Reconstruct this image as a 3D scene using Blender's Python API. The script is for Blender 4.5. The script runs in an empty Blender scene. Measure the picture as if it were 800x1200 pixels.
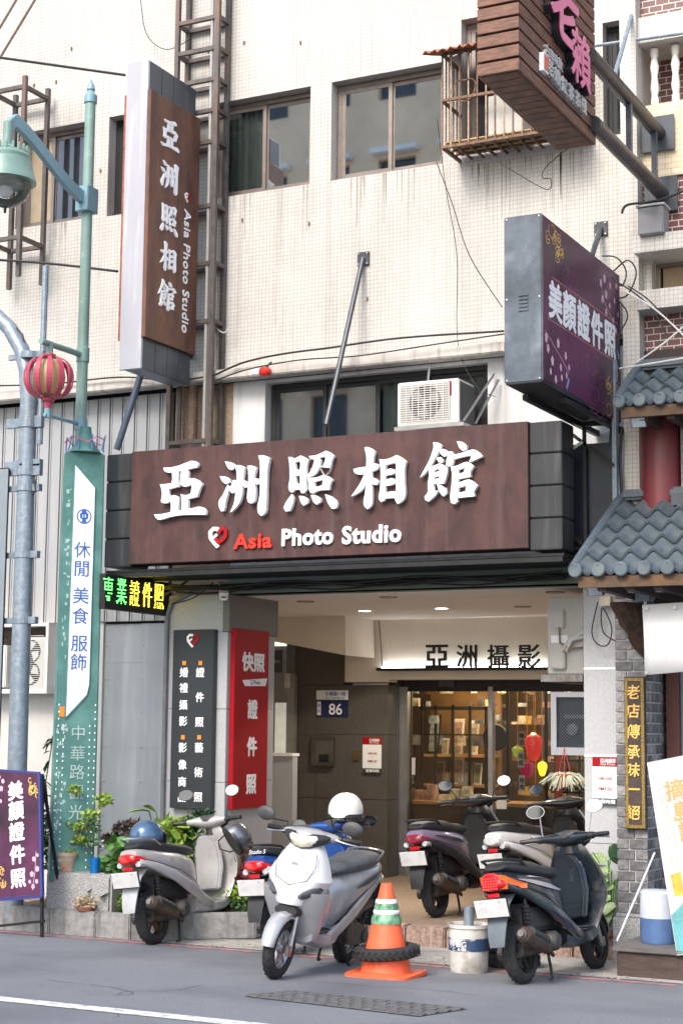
import bpy, bmesh, math, random
from mathutils import Vector, Matrix
R_ = math.radians
random.seed(7)
S = bpy.context.scene
C = S.collection
# ---------------------------------------------------------------- camera
FPX = 1954.8; YAW, PITCH, ROLL = R_(-26.894), R_(7.338), R_(.599); CH = 1.7
Fw = Vector((math.sin(YAW)*math.cos(PITCH), math.cos(YAW)*math.cos(PITCH), math.sin(PITCH)))
R0 = Vector((math.cos(YAW), -math.sin(YAW), 0)); U0 = R0.cross(Fw)
Rt = R0*math.cos(ROLL)+U0*math.sin(ROLL); Up = -R0*math.sin(ROLL)+U0*math.cos(ROLL)
cd = bpy.data.cameras.new('camera'); cam = bpy.data.objects.new('camera', cd); C.objects.link(cam); S.camera = cam
cam.matrix_world = Matrix(((Rt.x, Up.x, -Fw.x, 0), (Rt.y, Up.y, -Fw.y, 0), (Rt.z, Up.z, -Fw.z, CH), (0, 0, 0, 1)))
cd.sensor_fit = 'VERTICAL'; cd.sensor_height = 24; cd.lens = FPX/1200*24; cd.clip_end = 500
# ---------------------------------------------------------------- light
SUN_EL, SUN_AZ = R_(44), R_(186)       # azimuth measured clockwise from +Y
W = bpy.data.worlds.new('World'); S.world = W; W.use_nodes = True
nt = W.node_tree; sky = nt.nodes.new('ShaderNodeTexSky'); sky.sky_type = 'NISHITA'; sky.sun_disc = False
sky.sun_elevation = SUN_EL; sky.sun_rotation = SUN_AZ; sky.dust_density = 3; sky.air_density = 1.2
bg = nt.nodes['Background']; bg.inputs[1].default_value = .15; nt.links.new(sky.outputs[0], bg.inputs[0])
sl = bpy.data.lights.new('sun', 'SUN'); sl.energy = 1.1; sl.angle = R_(22); sl.color = (1, .95, .88)
so = bpy.data.objects.new('sun', sl); C.objects.link(so)
sd = Vector((math.sin(SUN_AZ)*math.cos(SUN_EL), math.cos(SUN_AZ)*math.cos(SUN_EL), math.sin(SUN_EL)))
so.rotation_euler = sd.to_track_quat('Z', 'Y').to_euler(); so.location = sd*30
S.view_settings.view_transform = 'Standard'; S.view_settings.look = 'None'; S.view_settings.exposure = 1.36; S.view_settings.gamma = 1
# ---------------------------------------------------------------- pixel -> world on a known real plane
SL = .035; YG = 12.17
def ray(u, v): return Fw*FPX+Rt*(u-400)-Up*(v-600)
def PY(u, v, Y): d = ray(u, v); t = Y/d.y; return Vector((d.x*t, Y, CH+d.z*t))
def PZ(u, v, Z=0): d = ray(u, v); t = (Z-CH)/d.z; return Vector((d.x*t, d.y*t, Z))
def PG(u, v): d = ray(u, v); t = (SL*YG-CH)/(d.z+SL*d.y); return Vector((d.x*t, d.y*t, CH+d.z*t))
def X_(u, v, Y): return PY(u, v, Y).x
def Z_(u, v, Y): return PY(u, v, Y).z
def prj(p): q = p-Vector((0, 0, CH)); w = q.dot(Fw); return 400+FPX*q.dot(Rt)/w, 600-FPX*q.dot(Up)/w
def gz(y): return SL*(YG-y) if y < YG else 0
# ---------------------------------------------------------------- materials
MATS = {}
def mat(name, col, rough=.6, metal=0, var=.12, scale=6, bump=0, col2=None, emit=0, alpha=1, spec=.5, streak=None, coat=0, stretch=(1, 1, 1), dirt=None, emc=None):
    if name in MATS: return MATS[name]
    m = bpy.data.materials.new(name); m.use_nodes = True; MATS[name] = m
    n = m.node_tree.nodes; l = m.node_tree.links; b = n['Principled BSDF']
    b.inputs['Roughness'].default_value = rough; b.inputs['Metallic'].default_value = metal
    b.inputs['Specular IOR Level'].default_value = spec; b.inputs['Coat Weight'].default_value = coat
    tc = n.new('ShaderNodeTexCoord'); mp = n.new('ShaderNodeMapping'); mp.inputs['Scale'].default_value = stretch
    l.new(tc.outputs['Object'], mp.inputs[0])
    no = n.new('ShaderNodeTexNoise'); no.inputs['Scale'].default_value = scale; no.inputs['Detail'].default_value = 6; no.inputs['Roughness'].default_value = .65
    l.new(mp.outputs[0], no.inputs['Vector'])
    r = n.new('ShaderNodeValToRGB'); l.new(no.outputs[0], r.inputs[0])
    c1 = tuple(max(0, c*(1-var)) for c in col); c2 = col2 or tuple(min(1, c*(1+var)) for c in col)
    r.color_ramp.elements[0].position = .35; r.color_ramp.elements[1].position = .68
    r.color_ramp.elements[0].color = (*c1, 1); r.color_ramp.elements[1].color = (*c2, 1)
    out = r.outputs[0]
    def over(out, c, sc, st, lo, hi):
        mp2 = n.new('ShaderNodeMapping'); mp2.inputs['Scale'].default_value = st; l.new(tc.outputs['Object'], mp2.inputs[0])
        n2 = n.new('ShaderNodeTexNoise'); n2.inputs['Scale'].default_value = sc; n2.inputs['Detail'].default_value = 5; l.new(mp2.outputs[0], n2.inputs['Vector'])
        r2 = n.new('ShaderNodeMapRange'); r2.inputs[1].default_value = lo; r2.inputs[2].default_value = hi; l.new(n2.outputs[0], r2.inputs[0])
        mx = n.new('ShaderNodeMix'); mx.data_type = 'RGBA'; l.new(r2.outputs[0], mx.inputs[0]); l.new(out, mx.inputs[6]); mx.inputs[7].default_value = (*c, 1)
        return mx.outputs[2]
    if streak: out = over(out, streak, 3, (4, 4, .35), .52, .8)
    if dirt: out = over(out, dirt[0], dirt[1], (1, 1, 1), dirt[2], dirt[3])
    l.new(out, b.inputs['Base Color'])
    if emit: l.new(out, b.inputs['Emission Color']) if emc is None else None; b.inputs['Emission Strength'].default_value = emit
    if emc: b.inputs['Emission Color'].default_value = (*emc, 1)
    rr = n.new('ShaderNodeMapRange'); rr.inputs[3].default_value = rough*.8; rr.inputs[4].default_value = min(1, rough*1.25+.01); l.new(no.outputs[0], rr.inputs[0]); l.new(rr.outputs[0], b.inputs['Roughness'])
    if bump:
        bn = n.new('ShaderNodeBump'); bn.inputs['Strength'].default_value = bump; bn.inputs['Distance'].default_value = .01
        n3 = n.new('ShaderNodeTexNoise'); n3.inputs['Scale'].default_value = scale*6; n3.inputs['Detail'].default_value = 4; l.new(mp.outputs[0], n3.inputs['Vector'])
        l.new(n3.outputs[0], bn.inputs['Height']); l.new(bn.outputs[0], b.inputs['Normal'])
    if alpha < 1: b.inputs['Alpha'].default_value = alpha
    return m
def tilemat(name, c1, c2, mort, w, h, off=0, msize=.003, rough=.35, streak=(.42, .36, .28), lo=.56, hi=.95, bump=.25, sid=0, smear=.6):
    if name in MATS: return MATS[name]
    m = bpy.data.materials.new(name); m.use_nodes = True; MATS[name] = m
    n = m.node_tree.nodes; l = m.node_tree.links; b = n['Principled BSDF']
    tc = n.new('ShaderNodeTexCoord'); sp = n.new('ShaderNodeSeparateXYZ'); l.new(tc.outputs['Object'], sp.inputs[0])
    ad = n.new('ShaderNodeMath'); l.new(sp.outputs[0], ad.inputs[0]); l.new(sp.outputs[1], ad.inputs[1])
    cb = n.new('ShaderNodeCombineXYZ'); l.new(ad.outputs[0], cb.inputs[0]); l.new(sp.outputs[2], cb.inputs[1])
    br = n.new('ShaderNodeTexBrick'); l.new(cb.outputs[0], br.inputs['Vector']); br.offset = off; br.inputs['Scale'].default_value = 1
    br.inputs['Brick Width'].default_value = w; br.inputs['Row Height'].default_value = h; br.inputs['Mortar Size'].default_value = msize
    br.inputs['Mortar Smooth'].default_value = .3
    br.inputs['Color1'].default_value = (*c1, 1); br.inputs['Color2'].default_value = (*c2, 1); br.inputs['Mortar'].default_value = (*mort, 1)
    # weathering: big patches + vertical rain streaks, fading in by noise
    mp2 = n.new('ShaderNodeMapping'); mp2.inputs['Scale'].default_value = (5, 5, .22); l.new(tc.outputs['Object'], mp2.inputs[0])
    n2 = n.new('ShaderNodeTexNoise'); n2.inputs['Scale'].default_value = 1.6; n2.inputs['Detail'].default_value = 7; n2.inputs['Roughness'].default_value = .7; l.new(mp2.outputs[0], n2.inputs['Vector'])
    r2 = n.new('ShaderNodeMapRange'); r2.inputs[1].default_value = lo; r2.inputs[2].default_value = hi; l.new(n2.outputs[0], r2.inputs[0])
    mu = n.new('ShaderNodeMath'); mu.operation = 'MULTIPLY'; mu.inputs[1].default_value = smear; l.new(r2.outputs[0], mu.inputs[0])
    mx = n.new('ShaderNodeMix'); mx.data_type = 'RGBA'; l.new(mu.outputs[0], mx.inputs[0]); l.new(br.outputs[0], mx.inputs[6]); mx.inputs[7].default_value = (*streak, 1)
    n4 = n.new('ShaderNodeTexNoise'); n4.inputs['Scale'].default_value = 1.1; n4.inputs['Detail'].default_value = 5; l.new(tc.outputs['Object'], n4.inputs['Vector'])
    r4 = n.new('ShaderNodeMapRange'); r4.inputs[1].default_value = .3; r4.inputs[2].default_value = .7; r4.inputs[3].default_value = .86; r4.inputs[4].default_value = 1.05; l.new(n4.outputs[0], r4.inputs[0])
    m3 = n.new('ShaderNodeMix'); m3.data_type = 'RGBA'; m3.blend_type = 'MULTIPLY'; m3.inputs[0].default_value = 1; l.new(mx.outputs[2], m3.inputs[6]); l.new(r4.outputs[0], m3.inputs[7])
    l.new(m3.outputs[2], b.inputs['Base Color']); b.inputs['Roughness'].default_value = rough
    bn = n.new('ShaderNodeBump'); bn.inputs['Strength'].default_value = bump; bn.inputs['Distance'].default_value = .002; bn.invert = True
    l.new(br.outputs['Fac'], bn.inputs['Height']); l.new(bn.outputs[0], b.inputs['Normal'])
    return m
def glassmat(name, tint=(.9, .95, .95), rough=.02, tr=.85):
    if name in MATS: return MATS[name]
    m = bpy.data.materials.new(name); m.use_nodes = True; MATS[name] = m
    n = m.node_tree.nodes; l = m.node_tree.links; n.remove(n['Principled BSDF']); o = n['Material Output']
    t = n.new('ShaderNodeBsdfTransparent'); t.inputs[0].default_value = (*[c*tr for c in tint], 1)
    g = n.new('ShaderNodeBsdfGlossy'); g.inputs['Roughness'].default_value = rough
    f = n.new('ShaderNodeFresnel'); f.inputs[0].default_value = 1.6
    x = n.new('ShaderNodeMixShader'); l.new(f.outputs[0], x.inputs[0]); l.new(t.outputs[0], x.inputs[1]); l.new(g.outputs[0], x.inputs[2]); l.new(x.outputs[0], o.inputs[0])
    return m
# ---------------------------------------------------------------- objects
ORG = {}
def tag(o, label=None, cat=None, group=None, kind=None):
    if label: o['label'] = label
    if cat: o['category'] = cat
    if group: o['group'] = group
    if kind: o['kind'] = kind
    return o
def thing(name, label, cat, loc=(0, 0, 0), group=None):
    o = bpy.data.objects.new(name, None); C.objects.link(o); o.location = loc; o.empty_display_size = .1
    ORG[o.name] = Vector(loc); return tag(o, label, cat, group)
def copy_tree(o, parent=None):
    c = o.copy(); C.objects.link(c)
    if parent: c.parent = parent
    for ch in [x for x in bpy.data.objects if x.parent == o and x is not c]: copy_tree(ch, c)
    return c
class MB:
    def __init__(s): s.v = []; s.f = []
    def add(s, vs, fs):
        k = len(s.v); s.v += [Vector(p) for p in vs]; s.f += [tuple(i+k for i in f) for f in fs]; return s
    def box(s, x0, x1, y0, y1, z0, z1):
        return s.add([(x, y, z) for x in (x0, x1) for y in (y0, y1) for z in (z0, z1)], [(0, 1, 3, 2), (4, 6, 7, 5), (0, 4, 5, 1), (2, 3, 7, 6), (0, 2, 6, 4), (1, 5, 7, 3)])
    def obox(s, c, ax, h):
        c = Vector(c); a = [Vector(v) for v in ax]
        return s.add([c+a[0]*h[0]*i+a[1]*h[1]*j+a[2]*h[2]*k for i in (-1, 1) for j in (-1, 1) for k in (-1, 1)], [(0, 1, 3, 2), (4, 6, 7, 5), (0, 4, 5, 1), (2, 3, 7, 6), (0, 2, 6, 4), (1, 5, 7, 3)])
    def bar(s, a, b, w, t=None):
        a = Vector(a); b = Vector(b); d = (b-a); L = d.length; d.normalize(); t = t or w
        r = Vector((0, 0, 1)) if abs(d.z) < .9 else Vector((0, 1, 0)); p = d.cross(r).normalized(); q = p.cross(d)
        return s.obox((a+b)/2, (d, p, q), (L/2, w/2, t/2))
    def path(s, pts, r, n=8, cap=True):
        pts = [Vector(p) for p in pts]; rr = r if isinstance(r, (list, tuple)) else [r]*len(pts); rings = []; prev = None
        for i, p in enumerate(pts):
            d = (pts[min(i+1, len(pts)-1)]-pts[max(i-1, 0)]).normalized()
            if prev is None: up = Vector((0, 0, 1)) if abs(d.z) < .9 else Vector((1, 0, 0)); a = d.cross(up).normalized()
            else: a = (prev-d*prev.dot(d)).normalized()
            prev = a; b = d.cross(a)
            rings.append([p+(a*math.cos(2*math.pi*k/n)+b*math.sin(2*math.pi*k/n))*rr[i] for k in range(n)])
        return s.loft(rings, cap)
    def tube(s, a, b, r, n=10): return s.path([a, b], r, n)
    def loft(s, rings, cap=True, closed=False):
        n = len(rings[0]); vs = [p for r in rings for p in r]; fs = []
        m = len(rings)
        for i in range(m if closed else m-1):
            j = (i+1) % m
            for k in range(n): fs.append((i*n+k, i*n+(k+1) % n, j*n+(k+1) % n, j*n+k))
        if cap and not closed: fs += [tuple(range(n)), tuple(range((m-1)*n, m*n))]
        return s.add(vs, fs)
    def lathe(s, prof, o, axis='z', n=20, cap=True):
        o = Vector(o); rings = []
        for r, h in prof:
            ring = []
            for k in range(n):
                a = 2*math.pi*k/n; c, d = r*math.cos(a), r*math.sin(a)
                ring.append(o+Vector({'z': (c, d, h), 'y': (c, h, d), 'x': (h, c, d)}[axis]))
            rings.append(ring)
        return s.loft(rings, cap)
    def prism(s, poly, fn, d):      # poly 2D, fn(a,b,depth)->Vector
        n = len(poly); return s.add([fn(a, b, 0) for a, b in poly]+[fn(a, b, d) for a, b in poly], [tuple(range(n)), tuple(range(n, 2*n))]+[(i, (i+1) % n, (i+1) % n+n, i+n) for i in range(n)])
    def quad(s, a, b, c, d): return s.add([a, b, c, d], [(0, 1, 2, 3)])
    def build(s, name, m, parent=None, smooth=False, bev=0, local=False, ang=35, **kw):
        me = bpy.data.meshes.new(name); off = Vector((0, 0, 0))
        if parent is not None and not local: off = ORG.get(parent.name, off)
        me.from_pydata([tuple(v-off) for v in s.v], [], s.f)
        bm = bmesh.new(); bm.from_mesh(me)
        if smooth: bmesh.ops.remove_doubles(bm, verts=bm.verts, dist=2e-5)
        bmesh.ops.recalc_face_normals(bm, faces=bm.faces)
        if bev:
            ed = [e for e in bm.edges if e.is_manifold and e.calc_face_angle(0) > .6]
            bmesh.ops.bevel(bm, geom=ed, offset=bev, segments=2 if bev > .004 else 1, affect='EDGES', clamp_overlap=True)
        bm.to_mesh(me); bm.free()
        if smooth: me.shade_smooth(); me.set_sharp_from_angle(angle=R_(ang))
        me.materials.append(m)
        o = bpy.data.objects.new(name, me); C.objects.link(o)
        if parent is not None: o.parent = parent; ORG[o.name] = off
        return tag(o, **kw)
def inst(me, name, parent, loc, rot=(0, 0, 0), sc=None):
    o = bpy.data.objects.new(name, me); C.objects.link(o); o.rotation_euler = rot
    if sc: o.scale = sc
    if parent is not None: o.parent = parent; o.location = Vector(loc)-ORG.get(parent.name, Vector()); ORG[o.name] = Vector(loc)
    else: o.location = loc
    return o
def meshof(mb, name, m, bev=0, smooth=False):
    o = mb.build(name, m, bev=bev, smooth=smooth); me = o.data; bpy.data.objects.remove(o); return me
EX, EY, EZ = Vector((1, 0, 0)), Vector((0, 1, 0)), Vector((0, 0, 1))
def txt(s, c, m, parent, xd=EX, up=EZ, w=None, h=None, em=None, ext=.002, off=0, name='lettering', shear=0, sp=1, local=False):
    bold = off*1.15 if off and any(ord(c) > 9000 for c in s) else 0
    if bold: off = 0
    cu = bpy.data.curves.new('t', 'FONT'); cu.body = s; cu.size = 1; cu.extrude = .5; cu.offset = off; cu.shear = shear; cu.space_character = sp; cu.resolution_u = 3
    o = bpy.data.objects.new('t', cu); C.objects.link(o); me = bpy.data.meshes.new_from_object(o); bpy.data.objects.remove(o); bpy.data.curves.remove(cu)
    if bold:
        bm = bmesh.new()
        for q, (sa_, sb_) in enumerate(((-1, 0), (1, 0), (0, -1), (0, 1), (0, 0))):
            m2 = me.copy()
            for v in m2.vertices: v.co += Vector((sa_*bold, sb_*bold, 0)); v.co.z *= 1+q*.02
            bm.from_mesh(m2); bpy.data.meshes.remove(m2)
        bm.to_mesh(me); bm.free()
    co = [v.co.copy() for v in me.vertices]
    x0, x1 = min(v.x for v in co), max(v.x for v in co); y0, y1 = min(v.y for v in co), max(v.y for v in co)
    if em: sx = sy = em; cy = .38 if len(s) == 1 else (y0+y1)/2; cx = (x0+x1)/2 if len(s) > 1 else .5
    else:
        sx = w/(x1-x0) if w else None; sy = h/(y1-y0) if h else None; sx = sx or sy; sy = sy or sx; cx = (x0+x1)/2; cy = (y0+y1)/2
    xd = Vector(xd).normalized(); up = Vector(up).normalized(); nn = xd.cross(up); c = Vector(c)
    offv = Vector((0, 0, 0)) if (parent is None or local) else ORG.get(parent.name, Vector())
    for v, q in zip(me.vertices, co): v.co = c+xd*(q.x-cx)*sx+up*(q.y-cy)*sy+nn*((q.z+.5)*ext)-offv
    me.materials.clear(); me.materials.append(m); me.name = name
    o = bpy.data.objects.new(name, me); C.objects.link(o)
    if parent is not None: o.parent = parent; ORG[o.name] = offv
    return o
def vtext(s, top, step, m, parent, xd=EX, up=EZ, **k):
    for i, ch in enumerate(s):
        if ch != ' ': txt(ch, Vector(top)-Vector(up)*step*i, m, parent, xd, up, **k)
def inside(p, poly):
    c = False; n = len(poly)
    for i in range(n):
        (x1, y1), (x2, y2) = poly[i], poly[i-1]
        if (y1 > p[1]) != (y2 > p[1]) and p[0] < (x2-x1)*(p[1]-y1)/(y2-y1)+x1: c = not c
    return c
def shape2d(polys, fn, depth, name, m, parent):     # polygons (outer + holes) -> filled, extruded solids in one mesh
    groups = []
    for p in polys:
        for g in groups:
            if all(inside(q, g[0]) for q in p): g.append(p); break
        else: groups.append([p])
    bm = bmesh.new()
    for i, g in enumerate(groups):
        me = shape1(g); 
        for v in me.vertices: v.co = fn(v.co.x, v.co.y, (v.co.z+.5)*(depth+i*.0006))
        bm.from_mesh(me)
    me = bpy.data.meshes.new(name); bm.to_mesh(me); bm.free(); off = ORG.get(parent.name, Vector())
    for v in me.vertices: v.co -= off
    me.materials.append(m); o = bpy.data.objects.new(name, me); C.objects.link(o); o.parent = parent; ORG[o.name] = off
    return o
def shape1(polys):
    cu = bpy.data.curves.new('s', 'CURVE'); cu.dimensions = '2D'; cu.fill_mode = 'BOTH'; cu.extrude = .5
    for p in polys:
        sp = cu.splines.new('BEZIER'); sp.bezier_points.add(len(p)-1)
        n = len(p)
        for i, (a, b) in enumerate(p):
            q = sp.bezier_points[i]; q.co = (a, b, 0)
            pa, pc = Vector(p[i-1]), Vector(p[(i+1) % n]); cc = Vector((a, b))
            d1, d2 = cc-pa, pc-cc
            if d1.length > 1e-6 and d2.length > 1e-6 and d1.angle(d2) < .75:
                t = (d1.normalized()+d2.normalized()).normalized()
                q.handle_left_type = q.handle_right_type = 'FREE'; q.handle_left = (*(cc-t*d1.length*.3), 0); q.handle_right = (*(cc+t*d2.length*.3), 0)
            else:
                q.handle_left_type = q.handle_right_type = 'FREE'; q.handle_left = (*(cc-d1*.3), 0); q.handle_right = (*(cc+d2*.3), 0)
        sp.use_cyclic_u = True; sp.resolution_u = 4
    o = bpy.data.objects.new('s', cu); C.objects.link(o); me = bpy.data.meshes.new_from_object(o); bpy.data.objects.remove(o); bpy.data.curves.remove(cu); me.materials.clear()
    return me
def ribbon(pts, w):     # 2D stroke outline
    L, R = [], []; pts = [Vector(p) for p in pts]
    for i, p in enumerate(pts):
        d = (pts[min(i+1, len(pts)-1)]-pts[max(i-1, 0)]).normalized(); nn = Vector((-d.y, d.x)); ww = w[i] if isinstance(w, (list, tuple)) else w
        L.append(tuple(p+nn*ww/2)); R.append(tuple(p-nn*ww/2))
    return L+R[::-1]
# ---------------------------------------------------------------- palette
tile_w = tilemat('cream_mosaic_tile', (.52, .50, .465), (.57, .545, .51), (.31, .29, .265), .035, .035, msize=.0022, streak=(.23, .205, .18), lo=.5, hi=.8, smear=.62)
tile_t = tilemat('tan_mosaic_tile', (.62, .50, .34), (.68, .57, .42), (.42, .34, .24), .10, .045, off=.5, msize=.003, streak=(.3, .24, .17))
tile_g = tilemat('grey_granite_tile', (.33, .33, .35), (.36, .36, .38), (.12, .12, .12), .6, .42, msize=.003, streak=(.25, .25, .26), smear=.4)
brick_m = tilemat('maroon_brick_tile', (.12, .045, .045), (.16, .06, .055), (.65, .6, .56), .105, .052, off=.5, msize=.004, rough=.4, streak=(.2, .13, .1))
asph = mat('asphalt', (.19, .20, .222), .88, var=.3, scale=110, bump=.6, dirt=((.115, .12, .14), .9, .45, .75), streak=None)
conc = mat('concrete', (.34, .33, .31), .9, var=.2, scale=9, bump=.4, dirt=((.18, .17, .155), 3, .5, .8))
plat = mat('pebble_floor', (.27, .20, .14), .75, var=.6, scale=90, bump=.35)
granite = mat('granite', (.34, .34, .34), .7, var=.7, scale=120, bump=.2, dirt=((.2, .19, .17), 3, .5, .85))
kerbm = mat('kerb_stone', (.30, .21, .17), .85, var=.5, scale=30, bump=.5, streak=(.5, .44, .38))
stonem = mat('planter_stone', (.25, .25, .245), .85, var=.3, scale=14, bump=.4, streak=(.1, .1, .09))
rust = mat('rusted_steel', (.056, .024, .025), .6, .2, var=.35, scale=6, col2=(.088, .037, .034), bump=.12, streak=(.085, .05, .05), dirt=((.105, .045, .035), 3.2, .55, .85), stretch=(1, 1, .5))
rust2 = mat('rust_orange', (.30, .105, .06), .8, .1, var=.35, scale=20, bump=.2)
dkmet = mat('charcoal_metal', (.042, .045, .05), .38, .3, var=.1, scale=3, streak=(.1, .1, .1))
dkpan = mat('slate_panel', (.055, .065, .078), .35, .2, var=.12, scale=4, dirt=((.12, .13, .14), 2, .55, .8))
blk = mat('black_metal', (.016, .017, .02), .5, .3, var=.3, scale=8)
blkp = mat('black_plastic', (.018, .018, .02), .45, var=.3, scale=12)
greyp = mat('grey_plastic', (.05, .053, .058), .55, var=.25, scale=12)
headl = mat('headlamp_lens', (.62, .60, .50), .08, .1, var=.25, scale=20, coat=1)
rub = mat('rubber', (.022, .022, .024), .85, var=.35, scale=25, bump=.3)
silver = mat('silver_paint', (.42, .42, .44), .3, .35, var=.06, scale=6, coat=.4, dirt=((.25, .24, .23), 9, .62, .85))
champ = mat('champagne_paint', (.46, .445, .44), .35, .3, var=.07, scale=6, coat=.3, dirt=((.22, .2, .18), 8, .6, .85))
lilac = mat('lilac_paint', (.26, .20, .30), .3, .3, var=.05, coat=.4)
whitep = mat('white_paint', (.56, .56, .58), .3, var=.05, scale=6, coat=.4, dirt=((.5, .48, .45), 7, .6, .85))
bluep = mat('blue_paint', (.018, .075, .30), .25, .3, var=.05, coat=.6)
dkblue = mat('dark_navy_paint', (.014, .02, .028), .22, .2, var=.1, coat=.5, dirt=((.12, .12, .12), 8, .6, .9))
chrome = mat('chrome', (.7, .7, .72), .15, 1, var=.05)
alu = mat('aluminium', (.42, .42, .43), .35, .9, var=.1, scale=10)
alub = mat('bronze_aluminium', (.22, .185, .165), .4, .6, var=.1, scale=10)
galv = mat('galvanised_steel', (.22, .27, .32), .45, .4, var=.16, scale=14, dirt=((.32, .36, .40), 22, .5, .75))
mirr = mat('mirror_glass', (.82, .84, .88), .03, 1, var=.01)
redl = mat('red_lens', (.55, .01, .015), .15, var=.2, scale=30, coat=.6)
oral = mat('orange_lens', (.75, .14, .02), .15, var=.15, scale=30, coat=.6)
clearl = mat('clear_lens', (.6, .62, .62), .1, .3, var=.1, coat=.6)
seatm = mat('seat_vinyl', (.028, .03, .034), .5, var=.25, scale=15, bump=.1)
seatg = mat('grey_seat_vinyl', (.07, .078, .088), .5, var=.25, scale=12, bump=.1)
platem = mat('licence_plate', (.56, .56, .56), .45, var=.08, scale=10, dirt=((.36, .34, .32), 9, .58, .85))
eng = mat('engine_metal', (.085, .08, .075), .5, .6, var=.35, scale=18, bump=.2)
exh = mat('exhaust_metal', (.10, .075, .06), .5, .6, var=.4, scale=18)
greenp = mat('lamp_green', (.19, .295, .255), .42, .1, var=.09, scale=6, dirt=((.32, .5, .44), 9, .6, .85))
tealp = mat('lamp_blue_green', (.18, .31, .36), .42, .1, var=.08, scale=5)
greens = mat('sign_green', (.075, .20, .18), .5, var=.14, scale=5, dirt=((.13, .28, .26), 5, .5, .8))
white = mat('white_acrylic', (.82, .83, .84), .35, var=.02)
whitel = mat('white_lettering', (.85, .85, .87), .4, var=.02)
offw = mat('offwhite_plaster', (.74, .67, .57), .75, var=.05, scale=3)
ceil_m = mat('ceiling_white', (.78, .73, .66), .8, var=.04, scale=3)
dstone = mat('dark_stone_wall', (.085, .075, .066), .4, var=.25, scale=60, dirt=((.06, .052, .045), 2, .5, .8))
redb = mat('red_board', (.33, .006, .012), .4, spec=.2, var=.08, scale=4)
plumb = mat('plum_print', (.045, .008, .034), .38, var=.5, scale=1.6, col2=(.13, .022, .09))
gold = mat('gold_print', (.75, .47, .12), .4, var=.2)
pinkp = mat('pink_print', (.62, .40, .48), .5, var=.1)
pinkl = mat('pink_letter', (.72, .19, .32), .4, var=.05)
woodm = mat('stained_wood', (.115, .046, .028), .55, var=.45, scale=7, col2=(.23, .10, .06), bump=.2, stretch=(1, 1, 7), dirt=((.05, .03, .025), 12, .6, .85))
woodl = mat('light_wood', (.45, .27, .12), .55, var=.2, scale=6, stretch=(.3, 1, 5))
wooddk = mat('dark_wood', (.055, .035, .03), .6, var=.4, scale=9, bump=.2, stretch=(1, 1, 5))
rooft = mat('roof_tile_glaze', (.08, .105, .125), .42, var=.2, scale=9, bump=.15, dirt=((.15, .17, .17), 7, .52, .8))
redcol = mat('red_column_paint', (.15, .022, .026), .4, var=.18, scale=3, stretch=(1, 1, .3))
sidem = mat('white_siding', (.37, .38, .395), .45, .1, var=.05, scale=4, streak=(.48, .45, .4))
shut = mat('grey_sheet_metal', (.31, .335, .35), .5, .2, var=.06, scale=3, streak=(.4, .42, .43))
pipeg = mat('grey_pipe', (.16, .165, .175), .5, .2, var=.2, scale=8)
ac = mat('ac_white', (.68, .67, .64), .45, var=.05, scale=5, dirt=((.5, .46, .4), 5, .6, .85))
acg = mat('ac_grey', (.46, .455, .42), .5, var=.08, scale=5)
dkgl = mat('dark_window_glass', (.03, .034, .04), .06, .0, var=.3, scale=2, spec=1)
gl = glassmat('clear_glass'); gl2 = glassmat('window_glass', tr=.7)
terra = mat('terracotta', (.45, .19, .12), .8, var=.15, scale=10, bump=.2)
soil = mat('soil', (.05, .035, .025), .95, var=.4, scale=30)
bark = mat('bark', (.13, .10, .07), .9, var=.3, scale=20)
leaf_g = mat('leaf_green', (.05, .13, .035), .5, var=.5, scale=18)
leaf_y = mat('leaf_yellow_green', (.22, .33, .045), .5, var=.35, scale=18)
leaf_d = mat('leaf_dark', (.028, .07, .028), .5, var=.5, scale=18)
leaf_r = mat('leaf_red', (.24, .045, .05), .5, var=.5, scale=18)
leaf_b = mat('leaf_bright', (.10, .24, .05), .45, var=.35, scale=14)
leaf_br = mat('leaf_brown', (.10, .055, .04), .6, var=.4, scale=18)
orange = mat('cone_orange', (.82, .13, .05), .5, var=.12, scale=9, dirt=((.45, .1, .05), 8, .58, .85))
cloth = mat('white_canvas', (.72, .72, .72), .7, var=.06, scale=4)
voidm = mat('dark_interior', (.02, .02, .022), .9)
curt = mat('pale_curtain', (.55, .56, .53), .8, var=.12, scale=9, stretch=(8, 8, .5))
cable = mat('black_cable', (.02, .02, .02), .6)
cablew = mat('white_cable', (.55, .55, .53), .6)
bluel = mat('blue_print', (.02, .10, .42), .5, var=.05)
orsq = mat('orange_print', (.85, .25, .02), .5, var=.05)
# ================================================================ SETTING
YF = 12.4
XL, XR = -15.0, 2.0
mb = MB()
ys = [-12, 3.5, 5, 7, 9, 10.5, 12.32]
for a, b in zip(ys, ys[1:]):
    za, zb = (gz(max(a, 3.5)), gz(max(b, 3.5))); mb.quad((-40, a, za), (30, a, za), (30, b, zb), (-40, b, zb))
mb.build('road', asph, kind='structure')
g = MB(); g.quad((-90, -90, -.02), (90, -90, -.02), (90, 90, -.02), (-90, 90, -.02)); g.build('ground', conc, kind='structure')
def sheet(name, pts, m, lift=.004):      # thin painted sheet following the road slope
    b = MB(); vs = [Vector((x, y, gz(y)+lift)) for x, y in pts]; b.add(vs, [tuple(range(len(vs)))]); return b.build(name, m, kind='structure')
paintw = mat('road_paint_white', (.62, .62, .62), .8, var=.2, scale=25, dirt=((.25, .25, .26), 18, .5, .7))
paintr = mat('road_paint_red', (.45, .17, .18), .8, var=.25, scale=15, dirt=((.17, .16, .17), 12, .44, .62))
a = PG(0, 1170); b = PG(300, 1203); yw = (a.y+b.y)/2
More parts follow.
